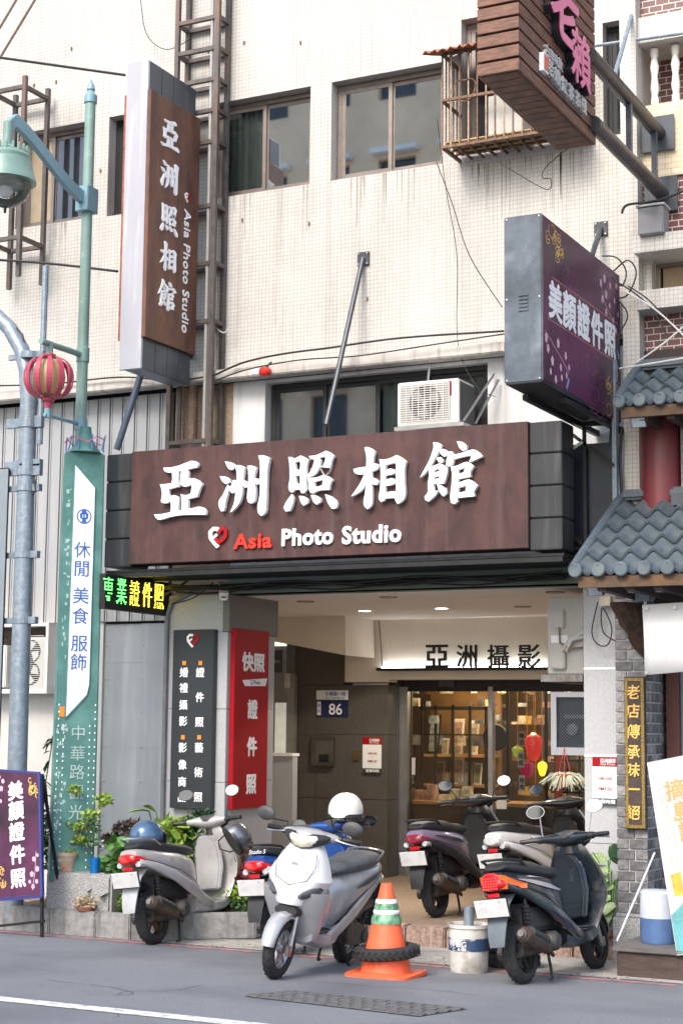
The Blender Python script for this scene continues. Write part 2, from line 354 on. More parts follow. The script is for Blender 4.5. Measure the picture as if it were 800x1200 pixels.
sheet('white_lane_line', [(-14, yw-.075), (6, yw-.075), (6, yw+.075), (-14, yw+.075)], paintw)
yr = sum(PG(u, v).y for u, v in ((0, 1088), (300, 1118), (610, 1143)))/3
sheet('red_kerb_line', [(-14, yr-.05), (-3.1, yr-.05), (-3.1, yr+.05), (-14, yr+.05)], paintr)
yk0 = YG
b = MB(); b.quad((-14, yr+.1, gz(yr+.1)+.006), (-2, yr+.1, gz(yr+.1)+.006), (-2, YG+.1, .008), (-14, YG+.1, .008)); b.build('concrete_gutter', conc, kind='structure')
q = [PG(u, v) for u, v in ((285, 1168), (340, 1162), (548, 1183), (490, 1192))]
mh = MB(); mh.add([p+Vector((0, 0, .005)) for p in q], [(0, 1, 2, 3)])
dr = mh.build('drain_grate', mat('patch_asphalt', (.13, .13, .14), .9, var=.5, scale=60, bump=.8), kind='structure')
bb = MB()
for i in range(15):
    for j in range(4):
        s, t = (i+.5)/15, (j+.5)/4; c = (q[0]*(1-t)+q[3]*t)*(1-s)+(q[1]*(1-t)+q[2]*t)*s if False else (q[0]*(1-s)+q[3]*s)*(1-t)+(q[1]*(1-s)+q[2]*s)*t
        bb.obox(c+Vector((0, 0, .008)), (EX, EY, EZ), (.035, .03, .004))
bb.build('grate_bars', mat('cast_iron', (.135, .135, .14), .7, .4, var=.3, scale=30), dr)
# raised arcade platform with kerb stones
PZ0 = .16
xk0, xk1 = X_(296, 1090, YG), X_(722, 1110, YG)
b = MB(); b.box(X_(200, 1000, 12.4)-2, xk1+.6, YG+.16, 16.4, -.01, PZ0); pl = b.build('arcade_platform', plat, kind='structure')
n = 9; w = (xk1-xk0)/n
for i in range(n):
    k = MB(); k.box(xk0+i*w+.006, xk0+(i+1)*w-.006, YG+random.uniform(-.006, .006), YG+.158, -.01, PZ0+random.uniform(-.004, .006)); k.build('kerb_stone', kerbm, pl, bev=.012)
# ---------------------------------------------------------------- main building
bld = thing('concrete_building', 'cream tiled building with the photo studio on its ground floor', 'building', ((XL-3.73)/2, YF, 0))
def wall(name, x0, x1, z0, z1, Y, holes, d, m, parent, face=1, top=True):
    xs = sorted({x0, x1, *[h[0] for h in holes], *[h[1] for h in holes]}); zs = sorted({z0, z1, *[h[2] for h in holes], *[h[3] for h in holes]})
    b = MB()
    inh = lambda x, z: any(h[0] < x < h[1] and h[2] < z < h[3] for h in holes)
    for i in range(len(xs)-1):
        for j in range(len(zs)-1):
            if not inh((xs[i]+xs[i+1])/2, (zs[j]+zs[j+1])/2): b.quad((xs[i], Y, zs[j]), (xs[i+1], Y, zs[j]), (xs[i+1], Y, zs[j+1]), (xs[i], Y, zs[j+1]))
    for h in holes+([(x0, x1, z0, z1)] if top else []):
        p = [(h[0], h[2]), (h[1], h[2]), (h[1], h[3]), (h[0], h[3])]
        for k in range(4): (ax, az), (bx, bz) = p[k], p[(k+1) % 4]; b.quad((ax, Y, az), (bx, Y, bz), (bx, Y+d, bz), (ax, Y+d, az))
    return b.build(name, m, parent)
XE = X_(733, 200, YF)      # right end of the tiled wall
def hole(u0, v0, u1, v1, Y=YF): return (X_(u0, (v0+v1)/2, Y), X_(u1, (v0+v1)/2, Y), Z_(u1, v1, Y), Z_(u0, v0, Y))
zt, zb_ = 7.28, 6.39
H1 = (X_(247, 170, YF), X_(363, 170, YF), zb_, zt); H2 = (X_(388, 150, YF), X_(519, 130, YF), zb_, zt)
H3 = (X_(540, 110, YF), X_(655, 110, YF), 6.5, 7.62); H4 = (X_(706, 95, YF), X_(732, 95, YF), Z_(706, 160, YF), Z_(706, 27, YF))
H0 = (X_(20, 210, YF), X_(107, 210, YF), Z_(60, 262, YF), Z_(60, 150, YF)); H0b = (X_(127, 190, YF), X_(152, 190, YF), Z_(130, 253, YF), Z_(130, 137, YF))
ZL = 4.78
wall('tiled_wall', XL, XE, ZL, 11.5, YF, [H1, H2, H3, H4, H0, H0b], .16, tile_w, bld)
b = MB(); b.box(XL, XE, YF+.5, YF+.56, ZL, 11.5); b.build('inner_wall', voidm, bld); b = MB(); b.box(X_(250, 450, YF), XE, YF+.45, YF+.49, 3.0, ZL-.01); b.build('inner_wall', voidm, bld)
def window(h, sash, frame_m, panes=2, curtain=None, off=.11, gm=None, fr=.045, mids=None):
    x0, x1, z0, z1 = h; f = MB(); y0 = YF+off; y1 = y0+.05
    f.box(x0+.002, x1-.002, y0, y1, z1-fr, z1-.002); f.box(x0+.002, x1-.002, y0-.03, y1, z0+.002, z0+fr); f.box(x0+.002, x0+fr, y0+.002, y1, z0+fr, z1-fr); f.box(x1-fr, x1-.002, y0+.002, y1, z0+fr, z1-fr)
    w = f.build('window', frame_m, bld, bev=.004)
    ws = mids or [i/panes for i in range(panes+1)]
    for i in range(len(ws)-1):
        a, c = x0+fr+(x1-x0-2*fr)*ws[i], x0+fr+(x1-x0-2*fr)*ws[i+1]; yy = y0+.006+(.02 if i % 2 else 0); s = MB(); t = .035
        if i: a -= .02
        s.box(a, c, yy, yy+.018, z1-fr-t, z1-fr-.001); s.box(a, c, yy, yy+.018, z0+fr+.001, z0+fr+t); s.box(a, a+t, yy+.001, yy+.017, z0+fr+t, z1-fr-t); s.box(c-t, c, yy+.001, yy+.017, z0+fr+t, z1-fr-t)
        s.build('sash', sash, w)
        p = MB(); p.box(a+t, c-t, yy+.007, yy+.011, z0+fr+t, z1-fr-t); p.build('pane', (gm[i] if gm else dkgl), w)
    if curtain:
        for (a, c) in curtain:
            s = MB(); n = 26; xa, xb = x0+(x1-x0)*a, x0+(x1-x0)*c
            pts = [(xa+(xb-xa)*k/n, YF+.2+.014*math.sin(k*1.9)) for k in range(n+1)]
            for k in range(n): s.quad((*pts[k], z0), (*pts[k+1], z0), (*pts[k+1], z1), (*pts[k], z1))
            s.build('curtain', curt, bld)
    return w
gwg = mat('grey_window_glass', (.56, .57, .58), .015, 1, var=.12, scale=1.5)
window(H1, alub, alub, curtain=[(0, .5)], gm=[gl2, gwg])
window(H2, alub, alub, gm=[gwg, gwg])
window(H0, alub, alub, mids=[0, .4, 1], curtain=None, gm=[mat('tan_blind', (.36, .29, .2), .8), mat('navy_glass', (.07, .08, .095), .03, .7, var=.2, scale=2)])
window(H0b, blk, blk, panes=1)
window(H4, blk, blk, panes=1)
window(H3, alub, alub, panes=3, gm=[dkgl, dkgl, dkgl])
# projecting rain lip above the lower floor and the wall under it
b = MB(); b.box(XL, X_(600, 400, YF), YF-.16, YF-.002, ZL-.09, ZL); b.build('ledge', mat('stained_ledge', (.52, .49, .45), .8, var=.15, scale=6, streak=(.16, .15, .14)), bld, bev=.01)
xA, xB, xC, xD = X_(204, 480, YF), X_(272, 480, YF), X_(308, 480, YF), X_(570, 450, YF)
zc = ZL-.09
HL = (xC+.01, xD, 4.0, 4.66)
wall('lower_wall', xB, XE, 2.83, zc, YF+.02, [HL], .16, mat('pale_render', (.60, .61, .62), .6, var=.06, scale=3, streak=(.4, .4, .4)), bld)
b = MB(); b.box(xA, xB-.002, YF+.03, YF+.2, 2.83, zc); b.build('pebble_pier', mat('pebble_render', (.36, .26, .19), .85, var=.45, scale=70, bump=.5, streak=(.2, .15, .11)), bld)
window((HL[0]+.02, HL[1], HL[2], HL[3]), blk, blk, mids=[0, .25, .5, .74, 1], gm=[mat('dusk_glass', (.34, .35, .36), .02, 1, var=.15, scale=2), mat('dusk_glass', (.1, .1, .1)), gl2, gl2], off=.1, curtain=[(.5, 1)])
b = MB()
for u, r in ((226, .035), (243, .03), (214, .02)):
    p = PY(u, 480, YF-.02); b.path([(p.x, p.y, zc), (p.x, p.y, 4.0)], r, 8)
b.build('rain_pipe', mat('rusty_pipe', (.30, .20, .14), .7, .2, var=.4, scale=15), bld, smooth=True)
# stains / bolts on the wall (small fixings)
b = MB()
for u, v in ((284, 258), (362, 262), (84, 57), (66, 96), (40, 100), (118, 200), (352, 50), (286, 50), (244, 60), (430, 350), (728, 90), (734, 180), (740, 190)):
    p = PY(u, v, YF-.006); b.obox(p, (EX, EY, EZ), (.007, .006, .016))
b.build('wall_fixings', mat('dull_rust', (.2, .13, .1), .8), bld, kind='stuff')
# ledge soffit + white siding on the left, each board a part
xs0, xs1 = X_(-30, 600, YF), X_(196, 600, YF)
zs0 = Z_(170, 727, YF)
edges = [u for u in range(-6, 196, 14)]
b = MB(); b.box(XL, xA, YF+.12, YF+.18, zs0-.02, zc); b.build('siding_backing', voidm, bld)
me = None; bw = (xs1-xs0)/16
mbs = MB(); mbs.box(0, bw-.012, -.02, .02, 0, zc-.02-zs0); mbs.box(.01, .022, -.028, -.018, 0, zc-.02-zs0); bm_ = meshof(mbs, 'siding_board', sidem, bev=.003)
for i in range(16): inst(bm_, 'siding_board', bld, (xs0+i*bw, YF+.08, zs0))
# left white wall under the siding, and grey sheet-metal shutters
xw = X_(112, 860, YF)
b = MB(); b.box(XL, xw, YF+.08, YF+.16, 0, zs0-.003); b.build('plain_wall', mat('white_wall', (.56, .545, .52), .7, var=.05, scale=2, streak=(.5, .47, .42)), bld)
xg1 = X_(192, 860, YF); xg0 = xw
for a, c, dd in ((xg0+.003, xg0+(xg1-xg0)*.55, .1), (xg0+(xg1-xg0)*.55+.004, xg1, .085)):
    b = MB(); b.box(a, c, YF+dd, YF+dd+.03, .12, zs0-.02); p = b.build('metal_panel', shut, bld, bev=.004)
    r = MB()
    for k in range(9): r.lathe([(0, 0), (.009, .002), (.009, .012)], (a+.03, YF+dd-.009, .3+k*.3), 'y', 6)
    for k in range(3): r.box(a+.012, c-.012, YF+dd-.003, YF+dd+.001, .75+k*.75, .756+k*.75)
    r.build('rivets', shut, p)
# left pier (front face + right-hand side face) clad in stone panels
xp0, xp1 = X_(196, 860, YF), X_(267, 860, YF)
yb = 13.2
panm = mat('stone_cladding', (.40, .41, .43), .45, var=.1, scale=60, dirt=((.34, .35, .36), 2, .5, .8))
pand = mat('dark_stone_cladding', (.15, .145, .14), .4, var=.12, scale=50)
zq = [0, .62, 1.22, 1.84, 2.5]
xm = X_(250, 860, YF)
for i in range(4):
    for a, c in ((xp0, xm), (xm, xp1)):
        b = MB(); b.box(a+.002, c-.002, YF-.03, YF+.05, zq[i]+.002, zq[i+1]-.002); b.build('cladding_panel', panm, bld, bev=.003)
    for a, c in ((YF+.052, YF+.3), (YF+.3, yb)):
        b = MB(); b.box(xp1-.052, xp1, a+.002, c-.002, zq[i]+.002, zq[i+1]-.002); b.build('cladding_panel', panm, bld, bev=.003)
b = MB(); b.box(xp0+.01, xp1-.055, YF+.052, yb-.02, 0, 2.8); b.build('pier_core', panm, bld)
b = MB(); b.box(xp0, xp1, YF-.025, YF+.052, 2.502, 2.825); b.build('pier_front_panel', panm, bld)
b = MB(); b.box(xp1-.05, xp1+.015, YF-.04, yb+.03, 2.5, 2.826); b.build('pier_cap_panel', pand, bld, bev=.004)
# arcade beam, ceiling, side walls, bulkhead
xR = X_(722, 800, YF)
b = MB(); b.box(xp1-.02, XE, YF-.02, YF+.3, 2.83, 3.0); b.build('arcade_beam', mat('beam_render', (.17, .20, .19), .7, var=.1, scale=3, dirt=((.13, .19, .12), 1.2, .5, .7)), bld)
b = MB(); b.box(xp1-2.2, xR+.3, YF+.3, 16.0, 2.825, 2.9)
b.build('arcade_ceiling', ceil_m, bld)
YW = 15.9
xdl, xdr = X_(455, 900, YW), X_(655, 800, YW)+.9
zs_ = Z_(520, 796, YW)
b = MB(); b.box(X_(404, 780, YW), xdl, YW, YW+.3, 2.17, 2.825); b.box(xdl, xdr, YW, YW+.3, zs_, 2.825); b.build('shop_wall', offw, bld)
# dark stone cladding to the left of the glass door, panel by panel
xs_ = [X_(345, 900, YW), X_(371, 900, YW), X_(455, 900, YW)]
zz = [PZ0, .95, 1.62, 2.14]
for j in range(3):
    for i in range(2):
        b = MB(); b.box(xs_[i]+.002, xs_[i+1]-.002, YW-.02, YW+.2, zz[j]+.002, zz[j+1]-.002); b.build('dark_cladding_panel', dstone, bld, bev=.002)
b = MB(); b.box(xs_[0]+.002, X_(404, 780, YW)-.002, YW-.02, YW+.2, 2.142, 2.6); b.build('dark_cladding_panel', dstone, bld)
b = MB(); b.box(xdl-.1, xdl, YW+.2, 16.5, PZ0, zs_); b.build('door_reveal', dstone, bld)
# sloping beige bulkhead of the stair: a real wedge hanging in front of the dark wall
Yb = 15.2
pb = [(u, v) for u, v in ((300, 690), (404, 700), (405, 768), (318, 751), (280, 748))]
pts = [PY(u, v, Yb) for u, v in pb]; b = MB(); b.loft([pts, [p+Vector((0, YW-Yb-.03, 0)) for p in pts]]); b.build('stair_bulkhead', offw, bld)
# stair entrance at the far left of the recess
xe0 = X_(300, 900, 15.6)
b = MB(); b.box(xe0-1.5, X_(345, 900, 16.6)+.1, 16.6, 16.7, 0, 2.6); b.build('stair_back_wall', mat('stair_wall', (.36, .32, .27), .7, var=.1), bld)
b = MB(); b.box(xp1-2.1, xp1-2.0, yb-.4, 16.6, PZ0, 2.82); b.box(xp1-2.0, xp0, yb-.4, yb-.3, PZ0, 2.82); b.build('recess_side_wall', offw, bld)
zl = Z_(330, 886, 15.0)
b = MB(); b.box(X_(300, 900, 15.0), X_(343, 900, 15.0), 15.0, 15.1, PZ0, zl); lw = b.build('low_wall', panm, bld); b = MB(); b.box(X_(298, 900, 15.0), X_(344, 900, 15.0), 14.98, 15.12, zl+.001, zl+.03); b.build('low_wall_cap', white, lw)
sd_ = MB(); x0, x1 = X_(320, 830, 15.8), X_(345, 830, 15.8); sd_.box(x0, x1, 15.8, 15.86, PZ0, Z_(330, 790, 15.8)); fr = sd_.build('stair_door', mat('steel_door', (.30, .30, .29), .4, .4, var=.1), bld)
b = MB(); b.box(x0+.03, x1-.1, 15.79, 15.8, .9, 1.95); b.build('door_glass', mat('frosted_glass', (.50, .50, .42), .3, emit=.25), fr)
b = MB(); b.box(X_(320, 770, 15.7), X_(330, 770, 15.7), 15.7, 15.72, Z_(325, 788, 15.7), Z_(325, 762, 15.7)); sg = b.build('stair_notice', mat('dark_notice', (.07, .08, .08), .5), bld); txt('出入', PY(325, 775, 15.695), offw, sg, w=.07, ext=.001)
b = MB(); b.box(X_(334, 798, 15.78), X_(340, 798, 15.78), 15.77, 15.79, Z_(337, 806, 15.78), Z_(337, 789, 15.78)); b.build('paper_notice', mat('paper', (.55, .5, .5), .8), bld)
# right pier of the arcade (grey column)
xc0, xc1 = X_(685, 800, YF), X_(724, 800, YF)
zr = [0, Z_(700, 988, YF), Z_(700, 885, YF), Z_(700, 783, YF), 2.83]
for i in range(4):
    b = MB(); b.box(xc0, xc1+.1, YF-.03, YF+.04, zr[i]+.002, zr[i+1]-.002); b.build('column_panel', panm, bld, bev=.002)
    b = MB(); b.box(xc0, xc0+.05, YF+.042, YF+.5, zr[i]+.002, zr[i+1]-.002); b.build('column_panel', panm, bld, bev=.002)
b = MB()
for i in (2, 3): b.box(xc0, xc1+.1, YF-.034, YF-.03, zr[i]-.012, zr[i]+.004)
b.build('column_joint', white, bld)
b = MB(); b.box(xc0+.052, xc1+.1, YF+.042, YF+.5, 0, 2.82); b.build('column_core', panm, bld)
b = MB(); b.box(X_(722, 900, YF)-.0, xR+.7, YF+.5, 19.5, 0, 2.82); b.build('party_wall', offw, bld)
# downlights
ds = MB()
lampe = mat('lit_lamp', (1, .93, .8), .5, emit=14, emc=(1, .9, .75))
for u, v, on in ((427, 716, 1), (517, 713, 1), (358, 705, 0), (455, 700, 0), (612, 711, 0), (650, 694, 0)):
    d = ray(u, v); t = (2.822-CH)/d.z; p = Vector((d.x*t, d.y*t, 2.822))
    o = thing('ceiling_downlight', {427: 'left one of the two glowing round downlights in the arcade ceiling', 517: 'right one of the two glowing round downlights in the arcade ceiling', 358: 'unlit round downlight nearest the red board', 455: 'unlit round downlight nearest the street between the two glowing ones', 612: 'unlit round downlight just left of the grey outdoor unit', 650: 'unlit round downlight above the grey outdoor unit'}[u], 'ceiling light', p, 'round downlights in the arcade ceiling')
    b = MB(); b.lathe([(.058, .004), (.075, -.004), (.082, 0), (.082, .008), (.058, .008)], p, 'z', 24); b.build('trim_ring', offw if on else rust2, o, smooth=True)
    b = MB(); b.lathe([(0, -.001), (.057, -.001), (.057, .004)], p, 'z', 24); b.build('lamp_disc', lampe if on else acg, o)
    if on:
        ld = bpy.data.lights.new('downlight', 'SPOT'); ld.energy = 36; ld.spot_size = R_(130); ld.color = (1, .85, .68); ld.shadow_soft_size = .06; lo = bpy.data.objects.new('downlight', ld); C.objects.link(lo); lo.location = p-Vector((0, 0, .03))
# LED ledge and wall letters
zle = 2.315; xa, xb = X_(446, 785, YW), X_(645, 785, YW)
led = thing('lettering_ledge', 'black ledge with glowing light strip under the black wall letters', 'sign', ((xa+xb)/2, YW, zle))
b = MB(); b.box(xa, xb, YW-.12, YW-.001, zle-.03, zle); b.build('shelf', blk, led)
b = MB(); b.box(xa+.03, xb-.03, YW-.05, YW-.035, zle+.001, zle+.012); b.build('light_strip', mat('led_strip', (1, 1, 1), .5, emit=11, emc=(.95, .97, 1)), led)
for ch, u in zip('亞洲攝影', (512, 547, 584, 620)):
    txt(ch, PY(u, 769, YW-.09), blk, led, h=.235, ext=.02, off=.012, name='letter')
w_ = MB(); pA = PY(444, 727, YW-.01); pB = PY(448, 783, YW-.01); w_.tube(pA, pB, .004, 6); tag(w_.build('hanging_wire', cable), 'thin dark wire running down the beige wall to the ledge', 'wire')
# ---------------------------------------------------------------- shop front and interior
YD = 16.2; zd = 2.13
xg, xmu, xr2 = X_(475, 900, YD), X_(575, 900, YD), X_(700, 900, YD)
shop = thing('glass_shopfront', 'aluminium framed glass doors of the photo studio', 'shop front', ((xg+xr2)/2, YD, PZ0))
b = MB(); b.box(xdl, xr2, YD-.02, YD+.16, zd, zs_+.05); b.build('door_header', blk, shop)
b = MB(); b.box(xdl, xg, YD, YD+.08, PZ0, zd); b.build('side_panel', mat('brushed_frame', (.10, .095, .09), .35, .7), shop)
for nm, x in (('door_frame', xg), ('mullion', xmu), ('door_frame', X_(470, 900, YD)), ('mullion', xmu+1.35)):
    b = MB(); b.box(x-.022, x+.028, YD-.03, YD+.05, PZ0, zd-.001); b.build(nm, alu, shop, bev=.003)
b = MB(); b.box(xg, xr2, YD-.015, YD+.04, PZ0, PZ0+.09); b.build('bottom_rail', alu, shop); b = MB(); b.box(xg+.03, xr2, YD-.012, YD+.04, zd-.05, zd-.001); b.build('top_rail', blk, shop)
for a, c in ((xg+.03, xmu-.024), (xmu+.03, xmu+1.32)):
    b = MB(); b.box(a, c, YD+.01, YD+.018, PZ0+.09, zd-.05); b.build('glass_pane', gl, shop)
b = MB(); b.box(X_(514, 812, YD-.05), X_(532, 812, YD-.05), YD-.06, YD-.03, zd+.0, zd+.06); b.build('door_sensor', greyp, shop)
st = mat('door_sticker', (.5, .5, .48), .6)
b = MB(); b.box(X_(581, 940, YD), X_(593, 940, YD), YD+.004, YD+.009, Z_(587, 948, YD), Z_(587, 934, YD)); b.box(X_(482, 898, YD), X_(486, 898, YD), YD+.004, YD+.009, Z_(484, 908, YD), Z_(484, 888, YD)); b.build('sticker', st, shop)
# room shell
room = thing('shop_room', 'warm lit interior of the photo studio behind the glass doors', 'room', (-6, 18, PZ0))
rx0, rx1, ry1 = xdl-1.4, xr2+.3, 19.4
b = MB(); b.box(rx0, rx1, YD+.2, ry1, PZ0-.05, PZ0+.002); b.build('floor', woodl, room)
b = MB(); b.box(rx0, rx1, ry1, ry1+.1, PZ0, 2.8); b.box(rx0-.1, rx0, YD+.2, ry1, PZ0, 2.8); b.build('wall', mat('room_wall', (.16, .11, .07), .7, var=.2), room)
b = MB(); b.box(rx0, rx1, YD+.2, ry1, 2.6, 2.7); b.build('ceiling', mat('room_ceiling', (.3, .24, .16), .8), room)
b = MB(); b.box(xdl-1.4, xdl, YD+.22, YD+.27, PZ0, 2.6); b.build('front_wall', offw, room)
warm = mat('warm_light_panel', (1, .75, .4), .5, emit=9, emc=(1, .62, .28))
b = MB(); b.box(xg-.3, xmu+.35, 17.7, 18.0, 2.30, 2.33); b.build('light_cove', warm, room)
for x, y, z, e in ((xg+.35, 17.3, 2.5, 24), (xmu+.6, 17.2, 2.5, 15), (xmu+.3, 18.7, 2.4, 14)):
    ld = bpy.data.lights.new('room_lamp', 'POINT'); ld.energy = e; ld.color = (1, .72, .45); ld.shadow_soft_size = .1; lo = bpy.data.objects.new('room_lamp', ld); C.objects.link(lo); lo.location = (x, y, z)
# display shelf with framed photographs
YS = 18.0
sx0, sx1 = X_(492, 870, YS), X_(571, 870, YS)
shf = thing('display_shelf', 'wooden display shelf with black uprights seen through the left glass door', 'shelf', ((sx0+sx1)/2, YS, PZ0))
for v in (884, 919, 945):
    z = Z_(530, v, YS); b = MB(); b.box(sx0, sx1, YS, YS+.35, z-.03, z); b.build('shelf_board', woodl, shf)
b = MB(); b.box(sx0-.02, sx1+.02, YS+.36, YS+.4, PZ0, 2.3); b.build('back_panel', mat('shelf_back', (.20, .12, .055), .6, var=.2), shf)
for u in (494, 510, 530, 550, 569):
    x = X_(u, 880, YS-.02); b = MB(); b.box(x-.014, x+.014, YS-.03, YS, PZ0, Z_(u, 826, YS)); b.build('upright', blk, shf)
b = MB(); b.box(sx0, sx1, YS-.03, YS-.002, Z_(530, 832, YS), Z_(530, 828, YS)); b.box(sx0, sx1, YS-.028, YS-.004, Z_(530, 862, YS), Z_(530, 860, YS)); b.build('crossbar', blk, shf)
phm = [mat('photo_print_%s' % n, c, .4, var=.7, scale=9) for n, c in (('blue', (.35, .42, .5)), ('rose', (.5, .33, .3)), ('cream', (.6, .55, .45)), ('dark', (.12, .10, .09)), ('green', (.3, .36, .28)))]
pics = [(507, 884, 13, 45, 0, 'tall'), (521, 884, 8, 18, 2, 'small'), (535, 884, 14, 40, 1, 'wide'), (553, 884, 12, 38, 2, 'upright'), (546, 884, 6, 20, 3, 'dark'), (535, 884, 7, 10, 4, 'tiny'),
        (514, 919, 13, 26, 3, 'black'), (536, 919, 12, 30, 1, 'pink'), (524, 919, 6, 14, 2, 'pale'), (548, 919, 10, 26, 0, 'grey'), (559, 919, 9, 24, 4, 'green'), (508, 945, 12, 16, 2, 'card')]
words = ['tall pale portrait frame at the left end of the upper shelf', 'small cream frame beside the tall portrait on the upper shelf', 'wide wedding photo frame in the middle of the upper shelf', 'upright photo frame at the right end of the upper shelf', 'small dark frame between two larger ones on the upper shelf', 'tiny frame standing in front of the wedding photo', 'black framed photo at the left of the lower shelf', 'pinkish leaning photo frame in the middle of the lower shelf', 'small pale frame beside the black framed photo below', 'grey leaning photo right of the pinkish one', 'greenish photo at the right end of the lower shelf', 'opened photo card on the counter level under the shelves']
for (u, v, w, h, k, _), wd in zip(pics, words):
    p = PY(u, v, YS+.12); s = p.y/FPX*1.12; W2, H2_ = w*s/2, h*s
    o = thing('photo_frame', wd, 'photo frame', p, 'framed photographs on the display shelf'); ang = random.uniform(-.25, .25); ax = (Vector((math.cos(ang), math.sin(ang), 0)), Vector((-math.sin(ang), math.cos(ang), .18)).normalized(), Vector((0, .18, 1)).normalized())
    c = p+ax[2]*H2_/2; b = MB(); b.obox(c, ax, (W2, .012, H2_/2)); b.build('frame', random.choice([white, blk, woodl]), o); b = MB(); b.obox(c-ax[1]*.014, ax, (W2*.8, .003, H2_/2*.84)); b.build('picture', phm[k], o)
rg = random.Random(77)
for gi, (ya_, mm_) in enumerate(((17.9, phm[0]), (17.85, phm[2]), (18.6, phm[1]), (18.5, gold), (17.6, phm[3]), (18.9, woodl))):
    b = MB()
    for k in range(26):
        x = rg.uniform(sx0-.15, xmu+1.2); z = rg.choice((.92, 1.05, 1.32, 1.5, 1.75, 1.95, 2.1)); w = rg.uniform(.02, .06); h = rg.uniform(.03, .12); y = ya_+rg.uniform(0, .3); b.box(x-w, x+w, y, y+.05, z, z+h)
    tag(b.build('assorted_goods', mm_, kind='stuff'), 'small assorted goods crowding the racks inside the shop', 'goods')
b = MB()
for k in range(9): x = xmu+.15+k*.14; b.box(x-.008, x+.008, 17.72, 17.74, PZ0, 2.3)
for z in (1.0, 1.35, 1.7, 2.05): b.box(xmu+.1, xmu+1.3, 17.72, 17.9, z, z+.02)
tag(b.build('wire_grid_rack', blk, kind='stuff'), 'black grid rack full of goods behind the right door pane', 'rack')
# counter, mirror, lanterns and hanging things on the right side
cx = X_(545, 990, 17.2)
ct = thing('wooden_counter', 'low wooden counter piled with albums inside the shop', 'counter', (cx, 17.2, PZ0))
b = MB(); b.box(sx0-.1, xmu+.3, 17.1, 17.7, PZ0, .86); b.build('cabinet', wooddk, ct); b = MB(); b.box(sx0-.12, xmu+.34, 17.06, 17.74, .862, .9); b.build('top', woodl, ct, bev=.005)
for i in range(7):
    x = sx0+.05+i*.14; h = random.uniform(.05, .2); b = MB(); b.obox((x, 17.3, .902+h/2), (Vector((1, .2, 0)).normalized(), Vector((-.2, 1, 0)).normalized(), EZ), (.05, .07, h/2)); tag(b.build('album', random.choice(phm)), ['cream album leaning at the left end of the counter', 'second small album from the left on the counter', 'third album box from the left on the counter', 'album box at the middle of the counter', 'fifth album box from the left on the counter', 'sixth album box from the left on the counter', 'album box at the right end of the counter'][i], 'album', 'albums on the shop counter')
p = PY(579, 864, 17.4); b = MB(); b.lathe([(0, 0), (.14, 0), (.15, .02), (.15, .04)], p, 'y', 28); o = b.build('round_mirror', blk, smooth=True); o.scale = (1, 1, 1); tag(o, 'dark round mirror hanging behind the door mullion', 'mirror')
lanr = mat('red_lantern_silk', (.45, .03, .03), .5, emit=.5, emc=(.55, .03, .02)); lany = mat('yellow_lantern_silk', (.8, .5, .03), .5, emit=1.2, emc=(.9, .5, .03)); land = mat('dark_red_lantern_silk', (.25, .01, .05), .5, emit=.3, emc=(.3, .01, .05)); lang = mat('green_lantern_silk', (.25, .30, .04), .5, emit=.35, emc=(.3, .35, .03))
for u, v, w, h, m, lb in ((625, 876, 20, 30, lanr, 'large red silk lantern with a lit crown in the shop window'), (617, 902, 17, 18, land, 'dark crimson lantern hanging below the large red one'), (635, 901, 11, 16, lany, 'bright yellow silk lantern at the right of the window'), (606, 881, 13, 12, lang, 'olive green lantern left of the large red one'), (627, 928, 11, 6, lany, 'small flat golden lamp glowing low in the window')):
    p = PY(u, v, 17.0); s = 17.0/FPX*1.12; r = w*s/2; hh = h*s/2
    o = thing('silk_lantern', lb, 'lantern', p, 'silk lanterns in the shop')
    b = MB(); b.lathe([(r*.3, -hh), (r*.6, -hh*.75), (r*.95, hh*.1), (r, hh*.45), (r*.8, hh*.8), (r*.3, hh)], p, 'z', 14); b.build('shade', m, o, smooth=True)
    b = MB(); b.lathe([(r*.3, hh), (r*.32, hh+.02), (0, hh+.02)], p, 'z', 10); b.tube(p+Vector((0, 0, hh)), (p.x, p.y, 2.55), .004, 5); b.build('cord', gold, o)
    if w == 20:
        b = MB(); b.lathe([(0, hh*.95), (r*.32, hh*.99)], p+Vector((0, -.01, 0)), 'z', 12); b.build('glowing_top', lampe, o)
for u, v, h, s_ in ((611, 866, 18, '商品'), (610, 890, 18, '相框'), (611, 918, 18, '相本')):
    p = PY(u, v, 16.9); b = MB(); b.box(p.x-.035, p.x+.035, p.y, p.y+.005, p.z-.085, p.z+.085); o = tag(b.build('hanging_label', st), {866: 'topmost of three hanging white product labels', 890: 'middle of three hanging white product labels', 918: 'lowest of three hanging white product labels'}[v], 'label card', 'white product labels hanging in the shop')
    vtext(s_, p+Vector((0, -.003, .035)), .07, blk, o, em=.06, off=.01)
b = MB(); b.box(xmu+.12, xr2, 17.4, 17.5, 1.05, 1.08)
for u in (595, 640): x = X_(u, 900, 17.4); b.box(x-.015, x+.015, 17.38, 17.4, PZ0, 2.2)
tag(b.build('display_rack', blk), 'black metal display rack behind the right glass door', 'rack')
b = MB(); b.box(X_(650, 900, 17.3), X_(656, 900, 17.3), 17.3, 17.36, PZ0, 2.2); tag(b.build('red_post', mat('red_lacquer', (.35, .02, .02), .4)), 'narrow red post inside the window at the right', 'post')
